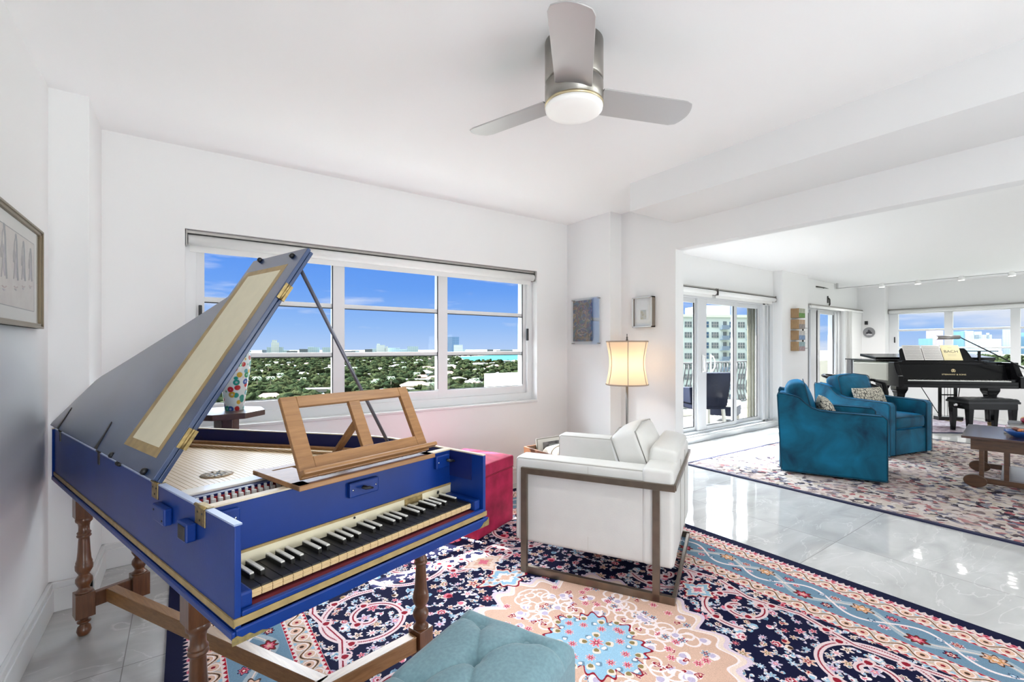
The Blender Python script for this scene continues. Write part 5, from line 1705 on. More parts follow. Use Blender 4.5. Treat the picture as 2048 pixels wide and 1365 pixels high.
# ================================================================== grand piano with its bench, sheets and lamp
PBLK = mat('black_piano_lacquer', (0.005, 0.005, 0.006), rough=0.18, spec=0.12, coat=0.04, coat_rough=0.05)
PSAT = mat('black_satin', (0.008, 0.008, 0.009), rough=0.3, spec=0.2)
PSX = Vector((0.8146, -0.580, 0))          # along the keyboard
def cam_pt(d, lat, z):                      # plain change of axes: distance along the rooms' diagonal, sideways, height
    return Vector((lat * 0.8146 + d * 0.580, d * 0.8146 - lat * 0.580, z))
PYAW = R(-35.445 - 12)
PN = empty('grand_piano', cam_pt(7.40, 6.20, 0.0095), PYAW, 'black grand piano with open music desk before the far window', 'piano')
PW, PL_ = 1.68, 1.95                       # across the keyboard, length; local x across, y towards the tail
PZ0, PZ1 = 0.72, 1.055
def pcurve():
    c = [(PW, 0.30), (PW, 0.64), (PW - 0.05, 0.82), (PW - 0.22, 0.98), (PW - 0.45, 1.12), (PW - 0.66, 1.29), (PW - 0.80, 1.48), (0.78, 1.60), (0.60, 1.67), (0.40, 1.69), (0.10, 1.69), (0.0, 1.67)]
    return c
rim = [(0, 0.30)] + pcurve()
mb = MB()
wall_ribbon([(x, y) for x, y in pcurve()] + [(0.0, 0.30)], 0.045, PZ0 + 0.02, PZ1, mb)
mb.build('rim', mat('mirror_black_rim', (0.006, 0.006, 0.007), rough=0.1, spec=0.9, coat=1.0, coat_rough=0.03), PN)
mb = MB().prism([(0.01, 0.30)] + [(x * 0.995, y * 0.995) for x, y in pcurve()], PZ0 - 0.02, PZ0 + 0.03)
mb.build('bottom', PSAT, PN)
# arms with their scrolled fronts
ARMP = [(0.0, PZ0 - 0.06), (0.0, 0.83), (0.035, 0.845), (0.06, 0.88), (0.10, 0.96), (0.13, 1.02), (0.13, PZ1), (0.36, PZ1), (0.36, PZ0 - 0.06)]
MA = lambda x: Matrix(((0, 0, 1, x), (1, 0, 0, 0), (0, 1, 0, 0), (0, 0, 0, 1)))
for x in (0.0, PW - 0.07):
    MB().prism(ARMP, 0, 0.07, 0, MA(x)).build('arm', PBLK, PN, 0.008)
MB().box(0.07, PW - 0.07, 0.02, 0.36, PZ0 - 0.065, PZ0 - 0.01).build('key_bed', PSAT, PN, 0.004)
MB().box(0.07, PW - 0.07, 0.02, 0.05, PZ0 - 0.01, PZ0 + 0.035).build('key_slip', PBLK, PN, 0.004)
MB().box(0.07, 0.15, 0.05, 0.22, PZ0 - 0.01, PZ0 + 0.075).box(PW - 0.15, PW - 0.07, 0.05, 0.22, PZ0 - 0.01, PZ0 + 0.075).build('key_block', PBLK, PN, 0.004)
KW0, KW1 = 0.15, PW - 0.15
nk = 52
kw2 = (KW1 - KW0) / nk
k0 = None
for k in range(nk):
    if k0 is None:
        k0 = MB().box(0.0006, kw2 - 0.0006, 0.05, 0.20, PZ0 + 0.030, PZ0 + 0.052).build('white_key', mat('ivory_key', (0.75, 0.75, 0.72), rough=0.25), PN)
        o = k0
    else:
        o = k0.copy(); COL.objects.link(o); o.parent = PN
    o.location = (KW0 + k * kw2, 0, 0)
b0 = None
for k in range(nk - 1):
    if (k + 5) % 7 in (0, 1, 3, 4, 5):
        if b0 is None:
            b0 = MB().box(-0.006, 0.006, 0.10, 0.20, PZ0 + 0.052, PZ0 + 0.064).build('black_key', PSAT, PN)
            o = b0
        else:
            o = b0.copy(); COL.objects.link(o); o.parent = PN
        o.location = (KW0 + (k + 1) * kw2, 0, 0)
fbM = Matrix.Translation((0, 0.205, PZ0 + 0.05)) @ Matrix.Rotation(R(90 - 12), 4, 'X')
fb_ = MB().box(0.10, PW - 0.10, 0, 0.25, 0, 0.02, 0, fbM).build('fallboard', PBLK, PN, 0.006)
GLT = mat('gold_lettering', (0.75, 0.62, 0.36), rough=0.35, metal=0.3)
TM = fbM @ Matrix.Translation((PW / 2 + 0.03, 0.075, 0.021))
text_mesh('maker_lettering', 'STEINWAY & SONS', 0.031, GLT, TM, fb_, 0.0006, sx=1.25)
em = MB()
EM = TM @ Matrix.Translation((0, 0.052, 0))
em.tube([EM @ Vector((0.026 * math.cos(t_), 0.026 * math.sin(t_) + 0.02, 0)) for t_ in [R(-60 + 300 * i / 16) for i in range(17)]], 0.0035, 5)
for x in (-0.008, 0.0, 0.008):
    em.tube([EM @ Vector((x, 0.0, 0)), EM @ Vector((x, 0.042, 0))], 0.0025, 5)
em.tube([EM @ Vector((-0.016, 0.012, 0)), EM @ Vector((0.016, 0.012, 0))], 0.0025, 5)
em.build('lyre_emblem', GLT, fb_)
MB().box(0.07, PW - 0.07, 0.30, 0.345, PZ1 - 0.05, PZ1 - 0.003).build('front_rail', PBLK, PN, 0.004)
# lid: main leaf lowered, front leaf folded back over it
lidp = [(-0.02, 0.60)] + [(x + 0.02 if x > 0.9 else x, y + 0.02) for x, y in pcurve() if y > 0.62]
lidp = [(-0.02, 0.62), (PW + 0.02, 0.62)] + [(min(x + 0.02, PW + 0.02), y + 0.02) for x, y in pcurve() if y > 0.72] + [(-0.02, 1.70)]
MB().prism(lidp, PZ1 + 0.002, PZ1 + 0.024).build('lid', PBLK, PN, 0.004)
MF = Matrix.Translation((0, 0.63, PZ1 + 0.028)) @ Matrix.Rotation(R(6), 4, 'X')
MB().box(-0.03, PW + 0.03, -0.02, 0.50, 0.0, 0.045, 0, MF).build('front_lid', PBLK, PN, 0.004)
MB().box(0.06, PW - 0.10, 0.36, 0.62, PZ1 - 0.10, PZ1 - 0.09).build('iron_plate', mat('gold_plate', (0.40, 0.30, 0.12), rough=0.35, metal=0.7), PN)
# music desk
MDM = Matrix.Translation((0, 0.40, PZ1 + 0.005)) @ Matrix.Rotation(R(65), 4, 'X')
dk = MB()
pd_ = [(0.22, 0), (PW - 0.38, 0), (PW - 0.43, 0.06), (PW - 0.47, 0.20), (PW - 0.50, 0.235), (0.28, 0.235), (0.25, 0.20), (0.23, 0.05)]
dk.prism(pd_, 0, 0.018, 0, MDM)
dk.build('music_desk', PBLK, PN, 0.003)
MB().box(0.22, PW - 0.30, 0.345, 0.47, PZ1 - 0.004, PZ1 + 0.010).box(0.24, PW - 0.36, 0.372, 0.388, PZ1 + 0.010, PZ1 + 0.022).build('desk_shelf', PBLK, PN, 0.003)
# legs: two front, one tail
def pleg(x, y, s=1):
    mb = MB()
    sec = [(0.085, 0.655), (0.085, 0.60), (0.075, 0.57), (0.060, 0.53), (0.050, 0.45), (0.042, 0.14), (0.040, 0.10)]
    for (a, z_a), (b_, z_b) in zip(sec[:-1], sec[1:]):
        mb.add([(x - a, y - a, z_a), (x + a, y - a, z_a), (x + a, y + a, z_a), (x - a, y + a, z_a), (x - b_, y - b_, z_b), (x + b_, y - b_, z_b), (x + b_, y + b_, z_b), (x - b_, y + b_, z_b)],
               [(0, 1, 2, 3), (4, 5, 6, 7), (0, 1, 5, 4), (1, 2, 6, 5), (2, 3, 7, 6), (3, 0, 4, 7)])
    o = mb.build('leg', PBLK, PN, 0.006)
    MB().lathe([(0.03, 0.06), (0.03, 0.11)], 14, (x, y, 0)).tube([(x - 0.012, y, 0.034), (x + 0.012, y, 0.034)], 0.034, 16).build('brass_caster', BRASS, o)
pleg(0.16, 0.30); pleg(PW - 0.26, 0.30); pleg(0.46, 1.36)
# pedal lyre
ly = MB()
for x in (0.80, 1.02):
    ly.box(x, x + 0.035, 0.42, 0.455, 0.15, 0.66)
ly.box(0.74, 1.12, 0.40, 0.48, 0.64, 0.70).box(0.76, 1.10, 0.36, 0.50, 0.095, 0.155).box(0.835, 1.02, 0.43, 0.445, 0.50, 0.52)
for x in (0.885, 0.928, 0.97):
    ly.tube([(x, 0.44, 0.15), (x, 0.44, 0.66)], 0.004, 6)
LYR = ly.build('pedal_lyre', PSAT, PN, 0.005)
for x in (0.85, 0.93, 1.01):
    MB().box(x - 0.014, x + 0.014, 0.26, 0.40, 0.095, 0.107).build('pedal', BRASS, LYR, 0.004)
MB().tube([(0.80, 0.45, 0.20), (0.62, 0.62, 0.68)], 0.006, 8).tube([(1.05, 0.45, 0.20), (1.22, 0.62, 0.68)], 0.006, 8).build('lyre_brace', PSAT, LYR)
# tablet-like side tray on the right of the desk
PMW = PN.matrix_basis.copy()
def on_piano(x, y, z):
    return PMW @ Vector((x, y, z))
# three items on the desk
def sheet(name, label, x0, x1, col, title=None):
    r = empty(name, on_piano(0, 0, 0), PYAW, label, 'sheet music', 'music on the piano desk')
    M = MDM @ Matrix.Translation((0, 0.002, 0.0205))
    hgt = 0.285
    mb = MB()
    mb.box(x0, x1, 0.012, hgt, 0, 0.004, 0, M)
    o = mb.build('pages', col, r)
    if title:
        T_ = M @ Matrix.Translation(((x0 + x1) / 2, hgt * 0.52, 0.0046))
        text_mesh('title', title, 0.066, mat('title_ink', (0.03, 0.03, 0.035), rough=0.7), T_, r, 0.0003, sx=1.15)
        ln = MB()
        for (q, wd) in ((0.235, 0.06), (0.118, 0.13), (0.104, 0.11), (0.090, 0.12)):
            ln.box((x0 + x1) / 2 - wd / 2, (x0 + x1) / 2 + wd / 2, q, q + (0.006 if q > .2 else 0.0025), 0.004, 0.0046, 0, M)
        ln.build('small_print', mat('faint_ink', (0.30, 0.28, 0.22), rough=0.7), r)
        fr_ = MB()
        for (a, b_, c_, d_) in ((x0 + .012, x0 + .015, .03, hgt - .018), (x1 - .015, x1 - .012, .03, hgt - .018), (x0 + .012, x1 - .012, .03, .033), (x0 + .012, x1 - .012, hgt - .021, hgt - .018)):
            fr_.box(a, b_, c_, d_, 0.004, 0.0045, 0, M)
        fr_.build('title_border', mat('ochre_ink', (0.48, 0.40, 0.20), rough=0.7), r)
    else:
        stf = MB()
        rn = random.Random(int(x0 * 100))
        for sys_ in range(8):
            zc = 0.035 + sys_ * 0.030
            for l_ in range(5):
                stf.box(x0 + 0.012, x1 - 0.012, zc + l_ * 0.0032, zc + l_ * 0.0032 + 0.0008, 0.004, 0.0044, 0, M)
            for q in range(16):
                xx = x0 + 0.02 + (x1 - x0 - 0.04) * q / 15; zz = zc + rn.uniform(0, 0.013)
                stf.box(xx, xx + 0.004, zz, zz + 0.003, 0.004, 0.0046, 0, M).box(xx + 0.003, xx + 0.004, zz, zz + 0.011, 0.004, 0.0046, 0, M)
        stf.build('printed_staves', mat('music_ink', (0.14, 0.14, 0.15), rough=0.7), r)
    return r
MUS = mat('music_paper', (0.60, 0.58, 0.56), rough=0.85)
YEL = mat('cream_score_cover', (0.62, 0.55, 0.33), rough=0.7)
sheet('sheet_music', 'open page of printed music at the left of the piano desk', 0.30, 0.565, MUS)
sheet('sheet_music', 'middle page of printed music on the piano desk', 0.575, 0.84, MUS)
sheet('music_score', 'cream BACH score standing at the right of the piano desk', 0.85, 1.11, YEL, 'BACH')
TR_ = empty('tray_stand', on_piano(1.42, 0.52, PZ1 + 0.011), PYAW, 'small black stand with flat top on the piano right of the music', 'stand')
MB().box(-0.10, 0.10, -0.06, 0.06, 0.0, 0.006).build('foot', PSAT, TR_, 0.002)
MB().box(-0.015, 0.015, -0.012, 0.012, 0.006, 0.16).build('stem', PSAT, TR_)
MB().box(-0.20, 0.20, -0.10, 0.10, 0.160, 0.172).build('tray', PBLK, TR_, 0.003)
# long-armed piano lamp standing on the floor beside the piano
PLB = cam_pt(7.05, 7.99, 0)
LP_ = empty('piano_lamp', (PLB.x, PLB.y, 0), R(-35.445), 'long armed lamp with horizontal tube shade reaching over the piano music', 'lamp')
MB().lathe([(0.001, 0), (0.14, 0.0), (0.14, 0.02), (0.02, 0.03), (0.012, 0.05), (0.012, 0.90)], 24).build('stand', PSAT, LP_)
A0, A1 = Vector((0.0, 0.0, 0.895)), Vector((-1.13, 0.06, 1.475))
MB().tube([tuple(A0), tuple(A0.lerp(A1, 0.35)), tuple(A1)], [0.012, 0.010, 0.007], 10).build('arm', PSAT, LP_)
MB().tube([(-1.45, 0.06, 1.452), (-1.11, 0.06, 1.462)], 0.030, 16).build('lamp_shade', mat('grey_tube_shade', (0.30, 0.28, 0.28), rough=0.3, metal=0.7), LP_)
MB().ball((-1.475, 0.06, 1.452), 0.026, 0, 10).build('bulb_end', mat('lamp_end_glow', (1, .9, .85), emit=(1, .9, .85), estr=1.5), LP_)
# bench
BP = empty('piano_bench', cam_pt(6.92, 6.84, 0), R(-39.4), 'black leather tufted piano bench on turned square legs before the piano', 'bench')
BLL, BDD = 0.73, 0.40
MB().box(0.02, BLL - 0.02, 0.02, BDD - 0.02, 0.365, 0.46).build('bench_apron', PBLK, BP, 0.004)
hn = 40
gx2, gy2 = np.meshgrid(np.linspace(0, BLL, 61), np.linspace(0, BDD, 27), indexing='ij')
dE = np.minimum(np.minimum(gx2, BLL - gx2), np.minimum(gy2, BDD - gy2))
zz = 0.535 - 0.05 + np.where(dE < 0.045, np.sqrt(np.maximum(0, 0.045 ** 2 - (0.045 - dE) ** 2)), 0.045)
for i in range(6):
    for j in range(3):
        d = np.hypot(gx2 - (0.065 + i * 0.12), gy2 - (0.07 + j * 0.14))
        zz = zz - 0.016 * np.exp(-(d / 0.022) ** 2)
vs = [(gx2[i, j], gy2[i, j], zz[i, j]) for i in range(61) for j in range(27)]
fs = [(i * 27 + j, (i + 1) * 27 + j, (i + 1) * 27 + j + 1, i * 27 + j + 1) for i in range(60) for j in range(26)]
mb = MB().add(vs, fs, 0, True).box(0.0, BLL, 0.0, BDD, 0.455, 0.4855)
mb.build('cushion', mat('black_leather', (0.012, 0.013, 0.015), rough=0.3, spec=0.25, bump=0.1, bscale=120), BP)
for (x, y) in ((0.06, 0.06), (BLL - 0.06, 0.06), (0.06, BDD - 0.06), (BLL - 0.06, BDD - 0.06)):
    mb = MB()
    a, b_ = 0.038, 0.022
    mb.add([(x - b_, y - b_, 0), (x + b_, y - b_, 0), (x + b_, y + b_, 0), (x - b_, y + b_, 0), (x - a, y - a, 0.37), (x + a, y - a, 0.37), (x + a, y + a, 0.37), (x - a, y + a, 0.37)],
           [(0, 1, 2, 3), (4, 5, 6, 7), (0, 1, 5, 4), (1, 2, 6, 5), (2, 3, 7, 6), (3, 0, 4, 7)])
    mb.build('leg', PBLK, BP, 0.003)
MB().tube([(-0.03, BDD / 2, 0.42), (0.03, BDD / 2, 0.42)], 0.022, 14).build('height_knob', CHROME, BP)
# rug under the piano
R3 = empty('piano_rug', (10.35, 2.0, 0), R(-38), 'small purple and cream patterned rug under the piano bench', 'rug')
MB().box(-1.05, 0.9, -0.62, 0.75, 0, 0.009).build('pile', art_mat('plum_rug', [(0.35, (0.12, 0.05, 0.10)), (0.5, (0.42, 0.32, 0.36)), (0.62, (0.20, 0.08, 0.12))], 9, 'noise'), R3)
mb = MB().box(-1.09, -1.05, -0.66, 0.79, 0, 0.0095).box(0.9, 0.94, -0.66, 0.79, 0, 0.0095).box(-1.05, 0.9, -0.66, -0.62, 0, 0.0095).box(-1.05, 0.9, 0.75, 0.79, 0, 0.0095)
mb.build('border', NAVB, R3)
# curved black-arm dining chair between the armchair and the piano
BC = empty('black_arm_chair', (8.427, 2.715, 0), R(10), 'black framed tub chair with pale seat back behind the teal armchair', 'chair')
arc = [(0.34 * math.cos(R(a)), 0.32 * math.sin(R(a)), 0.86 - 0.07 * (1 - math.sin(R(max(0, min(180, a)))))) for a in range(-25, 206, 11)]
MB().tube(arc, 0.022, 10).build('top_rail', PBLK, BC)
mb = MB()
arc2 = [(0.315 * math.cos(R(a)), 0.295 * math.sin(R(a))) for a in range(-15, 196, 10)]
vs, fs = [], []
for (x, y) in arc2:
    vs += [(x, y, 0.40), (x, y, 0.83), (x * 0.93, y * 0.93, 0.83), (x * 0.93, y * 0.93, 0.40)]
for i in range(len(arc2) - 1):
    for k in range(4):
        l = (k + 1) % 4
        fs.append((i * 4 + k, i * 4 + l, i * 4 + 4 + l, i * 4 + 4 + k))
MB().add(vs, fs, 0, True).build('back_shell', mat('cream_upholstery', (0.62, 0.60, 0.56), rough=0.7), BC)
MB().soft(0.56, 0.54, 0.10, 0.04, (0, 0, 0.02), Matrix.Translation((0, -0.02, 0.42)), 0, 6).build('seat', mat('cream_upholstery', (0.62, 0.60, 0.56)), BC)
for sx in (-1, 1):
    MB().tube([(sx * 0.31, -0.13, 0.78), (sx * 0.31, -0.22, 0.74), (sx * 0.29, -0.24, 0.60), (sx * 0.285, -0.235, 0.38), (sx * 0.28, -0.25, 0.0)], [0.022, 0.03, 0.028, 0.024, 0.014], 8).build('front_leg', PBLK, BC)
    MB().tube([(sx * 0.22, 0.22, 0.40), (sx * 0.25, 0.27, 0.0)], [0.022, 0.014], 8).build('rear_leg', PBLK, BC)

BC.scale = (1.32, 1.32, 1.0)

# ================================================================== balcony doors of the lounge
ALU = mat('white_door_frame', (0.58, 0.59, 0.60), rough=0.3)
D1 = struct(empty('door_1', (0, 0, 0)))
ya, yb = 3.79, 3.86
# sill with its step and floor track
MB().box(XC + 0.11, 8.10, 3.69, YD + 0.17, 0.0, 0.075).box(XC + 0.11, 8.10, 3.705, YD + 0.17, 0.075, 0.09).build('threshold', W_TRIM, D1, 0.004)
fo = MB()
frame_rect(fo, DX0, DX1, 0.09, DZ1, 3.775, 3.90, 0.05, 0.10, 0.03, 0.05)
fo.box(7.72, 7.80, 3.775, 3.88, 0.09, DZ1 - 0.02).box(7.86, 7.90, 3.775, 3.90, 0.09, DZ1 - 0.02)
fo.build('door_frame', ALU, D1, 0.003)
for (x0, x1, y) in ((4.26, 5.98, 3.83), (5.93, 6.97, 3.80), (6.90, 7.74, 3.83)):
    mb = MB()
    wl = 0.22 if x0 == 5.93 else (0.10 if x0 < 5 else 0.12)
    wr = 0.085
    frame_rect(mb, x0, x1, 0.10, DZ1 - 0.04, y, y + 0.03, wl, wr, 0.075, 0.075)
    s = mb.build('sash', ALU, D1, 0.004)
    bx('pane', GLASS, x0 + wl - .004, x1 - wr + .004, y + 0.012, y + 0.018, 0.17, DZ1 - 0.11, s)
    g = MB()
    g.box(x1 - wr - 0.022, x1 - wr, y + 0.002, y + 0.008, 0.175, DZ1 - 0.115).box(x0 + wl, x1 - wr, y + 0.002, y + 0.008, 0.175, 0.183)
    g.build('gasket', mat('black_rubber', (0.02, 0.02, 0.025)), s)
for (x, y) in ((6.04, 3.79), (6.245, 3.79)):
    h_ = MB().tube([(x, y, 1.18), (x, y - 0.035, 1.17), (x + (0.03 if x > 6.1 else -0.03), y - 0.045, 1.11), (x + (0.03 if x > 6.1 else -0.03), y - 0.045, 1.03), (x, y - 0.035, 0.97), (x, y, 0.96)], 0.011, 8)
    h_.box(x - 0.016, x + 0.016, y - 0.004, y + 0.002, 0.94, 1.20).build('door_handle', mat('white_handle', (0.82, 0.82, 0.81), rough=0.25), D1, 0.002)
roller('roller_blind', 'white roller blind above the left sliding balcony door', 4.3, 6.26, 3.735, 2.155, group='roller blinds over the balcony doors')
roller('roller_blind', 'white roller blind above the right sliding balcony door next to the column', 6.30, 8.03, 3.735, 2.155, group='roller blinds over the balcony doors')

# second door, near the piano
D2 = struct(empty('door_2', (0, 0, 0)))
fo = MB()
frame_rect(fo, EX0, EX1, 0.02, EZ1, 3.76, 3.90, 0.05, 0.30, 0.03, 0.06)
fo.box(10.60, 10.66, 3.765, 3.90, 0.02, EZ1 - .02).box(9.56, 9.86, 3.80, 3.88, 0.02, EZ1 - 0.02)
fo.build('door_frame', ALU, D2, 0.004)
for (x0, x1, y) in ((9.28, 9.64, 3.83), (9.80, 10.70, 3.80)):
    mb = MB()
    frame_rect(mb, x0, x1, 0.05, EZ1 - 0.05, y, y + 0.03, 0.07 if x0 < 9.5 else 0.17, 0.09, 0.10, 0.07)
    s = mb.build('sash', ALU, D2, 0.004)
    bx('pane', GLASS, x0 + 0.05, x1 - 0.05, y + 0.012, y + 0.018, 0.13, EZ1 - 0.11, s)
    bx('gasket', mat('black_rubber', (0.02, 0.02, 0.025)), x1 - 0.125, x1 - 0.09, y + 0.001, y + 0.010, 0.15, EZ1 - 0.12, s)
# folded-back vertical blind stack and its track
VB = empty('vertical_blind', (10.78, 3.70, 0), 0, 'white vertical blind drawn aside by the balcony door near the piano', 'vertical blind')
MB().box(-1.52, 1.0, -0.02, 0.03, 2.07, 2.10).build('blind_track', STEEL, VB)
MB().box(-1.52, 1.0, -0.03, 0.0, 2.03, 2.07).build('valance', BLIND, VB)
for k in range(7):
    x = 0.02 + k * 0.055
    M = Matrix.Translation((x, -0.0, 0)) @ Matrix.Rotation(R(62 + 4 * (k % 3)), 4, 'Z')
    MB().box(-0.055, 0.055, -0.0015, 0.0015, 0.03, 2.04, 0, M).build('slat', BLIND, VB)
MB().box(0.42, 1.0, -0.005, 0.012, 0.03, 2.05).build('side_panel', BLIND, VB)

# ribbon window of the far wall
WN = struct(empty('window_2', (0, 0, 0)))
fr = MB()
def fy(y0, y1, z0, z1, x0=12.03, x1=12.10):
    fr.box(x0, x1, y0, y1, z0, z1)
Y0, Y1 = -1.6, 3.30
fy(Y0, Y1, FZ0, FZ0 + 0.05); fy(Y0, Y1, FZ1 - 0.07, FZ1)
pan = [(2.44, 3.15), (1.56, 2.32), (0.68, 1.44), (-0.20, 0.56), (-1.08, -0.32)]
fy(3.15, 3.30, FZ0 + .05, FZ1 - .07)
for (a, c_) in pan:
    fy(a - 0.12, a, FZ0 + 0.05, FZ1 - 0.07)
    fy(a, c_, 1.635, 1.675, 12.04, 12.09); fy(a, c_, 1.285, 1.318, 12.04, 12.09)
fr.box(12.0, 12.13, Y0, Y1, FZ0 - 0.03, FZ0)
fr.build('window_frame', W_FRAME, WN, 0.004)
for (a, c_) in pan:
    bx('pane', GLASS, 12.064, 12.070, a - 0.004, c_ + 0.004, FZ0 + .045, FZ1 - .065, WN)
bx('latch', BLACK, 12.014, 12.032, 3.195, 3.215, 1.40, 1.52, WN, 0.004)
bx('window_sill', W_TRIM, 11.985, 12.03, Y0, Y1, FZ0 - 0.05, FZ0, WN, 0.004)
roller('roller_blind', 'long white roller blind above the far window behind the piano', -1.6, 3.29, 0, 2.10, 'y', 0.03, xoff=11.965)
struct(MB().box(11.93, XE, -1.6, 3.30, 0.76, 0.80).box(11.96, XE, -1.6, 3.30, 0.0, 0.76).build('trim_1', W_TRIM, None, 0.003))

# ================================================================== small things on the lounge walls
tones = [((0.36, 0.36, 0.28), (0.10, 0.22, 0.05)), ((0.44, 0.31, 0.21), (0.25, 0.22, 0.21)), ((0.46, 0.44, 0.42), (0.16, 0.24, 0.38)), ((0.26, 0.36, 0.38), (0.34, 0.24, 0.24))]
labs = ['topmost of four painted wood blocks stacked up the door column, green field', 'second block from the top on the door column, brown and grey',
        'third block from the top on the door column, white and blue', 'lowest of four painted wood blocks on the door column, blue grey and rose']
BLKW = wood('block_side_wood', (0.33, 0.21, 0.10), (0.22, 0.13, 0.06), rough=0.6, scale=8, axis=(10, 10, 1.5))
for i, (up, dn) in enumerate(tones):
    z = 1.882 - i * 0.187
    r = empty('wood_block', (8.50, 3.64, z), 0, labs[i], 'wall art', 'painted blocks on the door column')
    MB().box(-0.115, 0.115, -0.13, -0.001, -0.078, 0.078).build('block', BLKW, r, 0.003)
    MB().box(-0.112, 0.112, -0.1315, -0.13, 0.0, 0.076).build('upper_paint', mat('paint_u%d' % i, up, rough=0.7, var=0.15, vscale=25), r)
    MB().box(-0.112, 0.112, -0.1315, -0.13, -0.076, 0.0).build('lower_paint', mat('paint_l%d' % i, dn, rough=0.7, var=0.25, vscale=25), r)
P4 = empty('white_framed_sketch', (8.90, 3.64, 1.465), 0, 'narrow white sketch in a thin black frame beside the wood blocks', 'picture')
MB().box(-0.082, 0.082, -0.022, -0.001, -0.18, 0.18).build('frame', BLACK, P4, 0.002)
MB().box(-0.074, 0.074, -0.0235, -0.022, -0.172, 0.172).build('sheet', mat('white_sheet', (0.80, 0.80, 0.80), rough=0.7), P4)
MB().box(-0.06, 0.06, -0.0245, -0.0235, 0.075, 0.080).box(-0.03, 0.035, -0.0245, -0.0235, -0.09, -0.086).box(-0.005, 0.0, -0.0245, -0.0235, -0.08, 0.04).build('pencil_lines', mat('pencil', (0.45, 0.45, 0.48)), P4)
# hook sculpture and curtain-bar over the second door
HK = empty('wall_hook', (10.28, YD, 2.22), 0, 'small curved dark metal wall ornament above the balcony door', 'wall ornament')
MB().tube([(-0.045, -0.015, 0.085), (-0.04, -0.015, -0.05)], 0.011, 8).tube([(-0.04, -0.015, 0.02), (0.0, -0.015, 0.045), (0.045, -0.015, 0.02), (0.05, -0.015, -0.07), (0.03, -0.015, -0.09)], 0.012, 8).build('hook', IRON, HK)
HB = empty('wall_bar', (9.95, YD, 2.45), 0, 'thin dark horizontal bar on the wall above the balcony door', 'wall ornament')
MB().tube([(-0.24, -0.02, 0.0), (0.10, -0.02, 0.004), (0.30, -0.02, 0.002)], [0.012, 0.010, 0.003], 8).box(-0.2, -0.18, -0.02, 0, -0.008, 0.008).box(0.1, 0.12, -0.02, 0, -0.008, 0.008).build('bar', IRON, HB)
# plate and small black device on the far column
PT = empty('wall_plate', (11.78, 3.565, 1.622), 0, 'grey decorated round plate hanging on the far column', 'plate')
MPL = Matrix.Rotation(R(-90), 4, 'Y')
MB().lathe([(0.001, 0.004), (0.07, 0.004), (0.095, 0.018), (0.105, 0.020), (0.105, 0.016), (0.09, 0.010), (0.07, 0.001), (0.001, 0.001)], 36, M=MPL, caps=False).build('plate', mat('grey_plate_glaze', (0.22, 0.22, 0.23), rough=0.25), PT)
mo = MB()
for (y, z, r_) in ((0.0, 0.01, 0.03), (-0.03, -0.015, 0.022), (0.035, -0.012, 0.02), (0.01, 0.04, 0.014)):
    mo.lathe([(0.001, 0.0055), (r_, 0.0055), (r_, 0.004), (0.001, 0.004)], 12, M=Matrix.Translation((0, y, z)) @ MPL, caps=False)
mo.build('painted_motif', mat('dark_motif', (0.04, 0.04, 0.05)), PT)
mw = MB().box(-0.0062, -0.0045, -0.05, 0.05, -0.06, -0.035).build('pale_motif', mat('pale_motif', (0.55, 0.55, 0.55)), PT)
DV = MB().box(11.73, 11.78, 3.585, 3.635, 1.785, 1.86).build('black_wall_sensor', BLACK, None, 0.006)
tag(DV, 'small black box on the far column above the round plate', 'sensor')

# cable track lights across the lounge ceiling
TK = empty('cable_spotlights', (10.62, 2.0, 2.45), 0, 'ceiling cable with four small white glowing spotlights', 'spotlights')
mb = MB()
for dx in (-0.02, 0.02):
    mb.tube([(dx, 1.74, 0.03), (dx, -3.2, 0.03)], 0.004, 6)
for y in (1.74, -3.2):
    mb.box(-0.03, 0.03, y - 0.01, y + 0.01, 0.02, 0.13)
mb.build('cables', mat('pale_cable', (0.50, 0.50, 0.50), rough=0.4), TK)
GLOW = mat('spot_glow', (1, 1, 1), emit=(1, 0.97, 0.93), estr=3.0)
sp0 = None
for (y) in (1.02, 0.50, -0.06, -0.64):
    o = MB().lathe([(0.018, 0.055), (0.03, 0.05), (0.045, 0.01), (0.045, -0.02), (0.040, -0.022)], 20, (0, y, 0)).build('spot_lamp', mat('white_spot_shell', (0.85, 0.85, 0.85), rough=0.3), TK)
    MB().lathe([(0.001, -0.023), (0.040, -0.023), (0.040, -0.019), (0.001, -0.019)], 20, (0, y, 0), caps=False).build('spot_lens', GLOW, o)
    ld = bpy.data.lights.new('spot_light', 'SPOT')
    ld.energy = 58
    ld.spot_size = R(150)
    ld.spot_blend = 1.0
    ld.shadow_soft_size = 0.045
    ld.color = (1, 0.98, 0.95)
    lo_ = bpy.data.objects.new('spot_light', ld); COL.objects.link(lo_); lo_.location = (10.62, 2.0 + y, 2.42)

# ================================================================== balcony
STUC = mat('cream_stucco', (0.50, 0.48, 0.42), rough=0.85, bump=0.2, bscale=90)
WSTUC = mat('white_stucco', (0.78, 0.78, 0.76), rough=0.85, bump=0.2, bscale=90)
struct(bx('balcony_floor', mat('pale_balcony_tile', (0.22, 0.215, 0.20), rough=0.6), 3.34, 15.5, 3.95, 5.35, -0.20, 0.0))
pw = MB().box(3.34, 7.0, 5.20, 5.35, 0.0, 0.945).box(10.2, 15.5, 5.20, 5.35, 0.0, 0.965).box(3.34, 3.48, 3.95, 5.20, 0.0, 0.30)
pw.box(7.0, 10.2, 5.20, 5.35, 0.0, 0.10)
struct(pw.build('wall_balcony', STUC, None, 0.01))
struct(bx('ceiling_balcony', WSTUC, -2.0, 15.5, 3.95, 4.74, 2.42, 2.66))
RL = empty('balcony_railing', (0, 0, 0), 0, 'black metal balcony railing with bulging bars outside the sliding doors', 'railing')
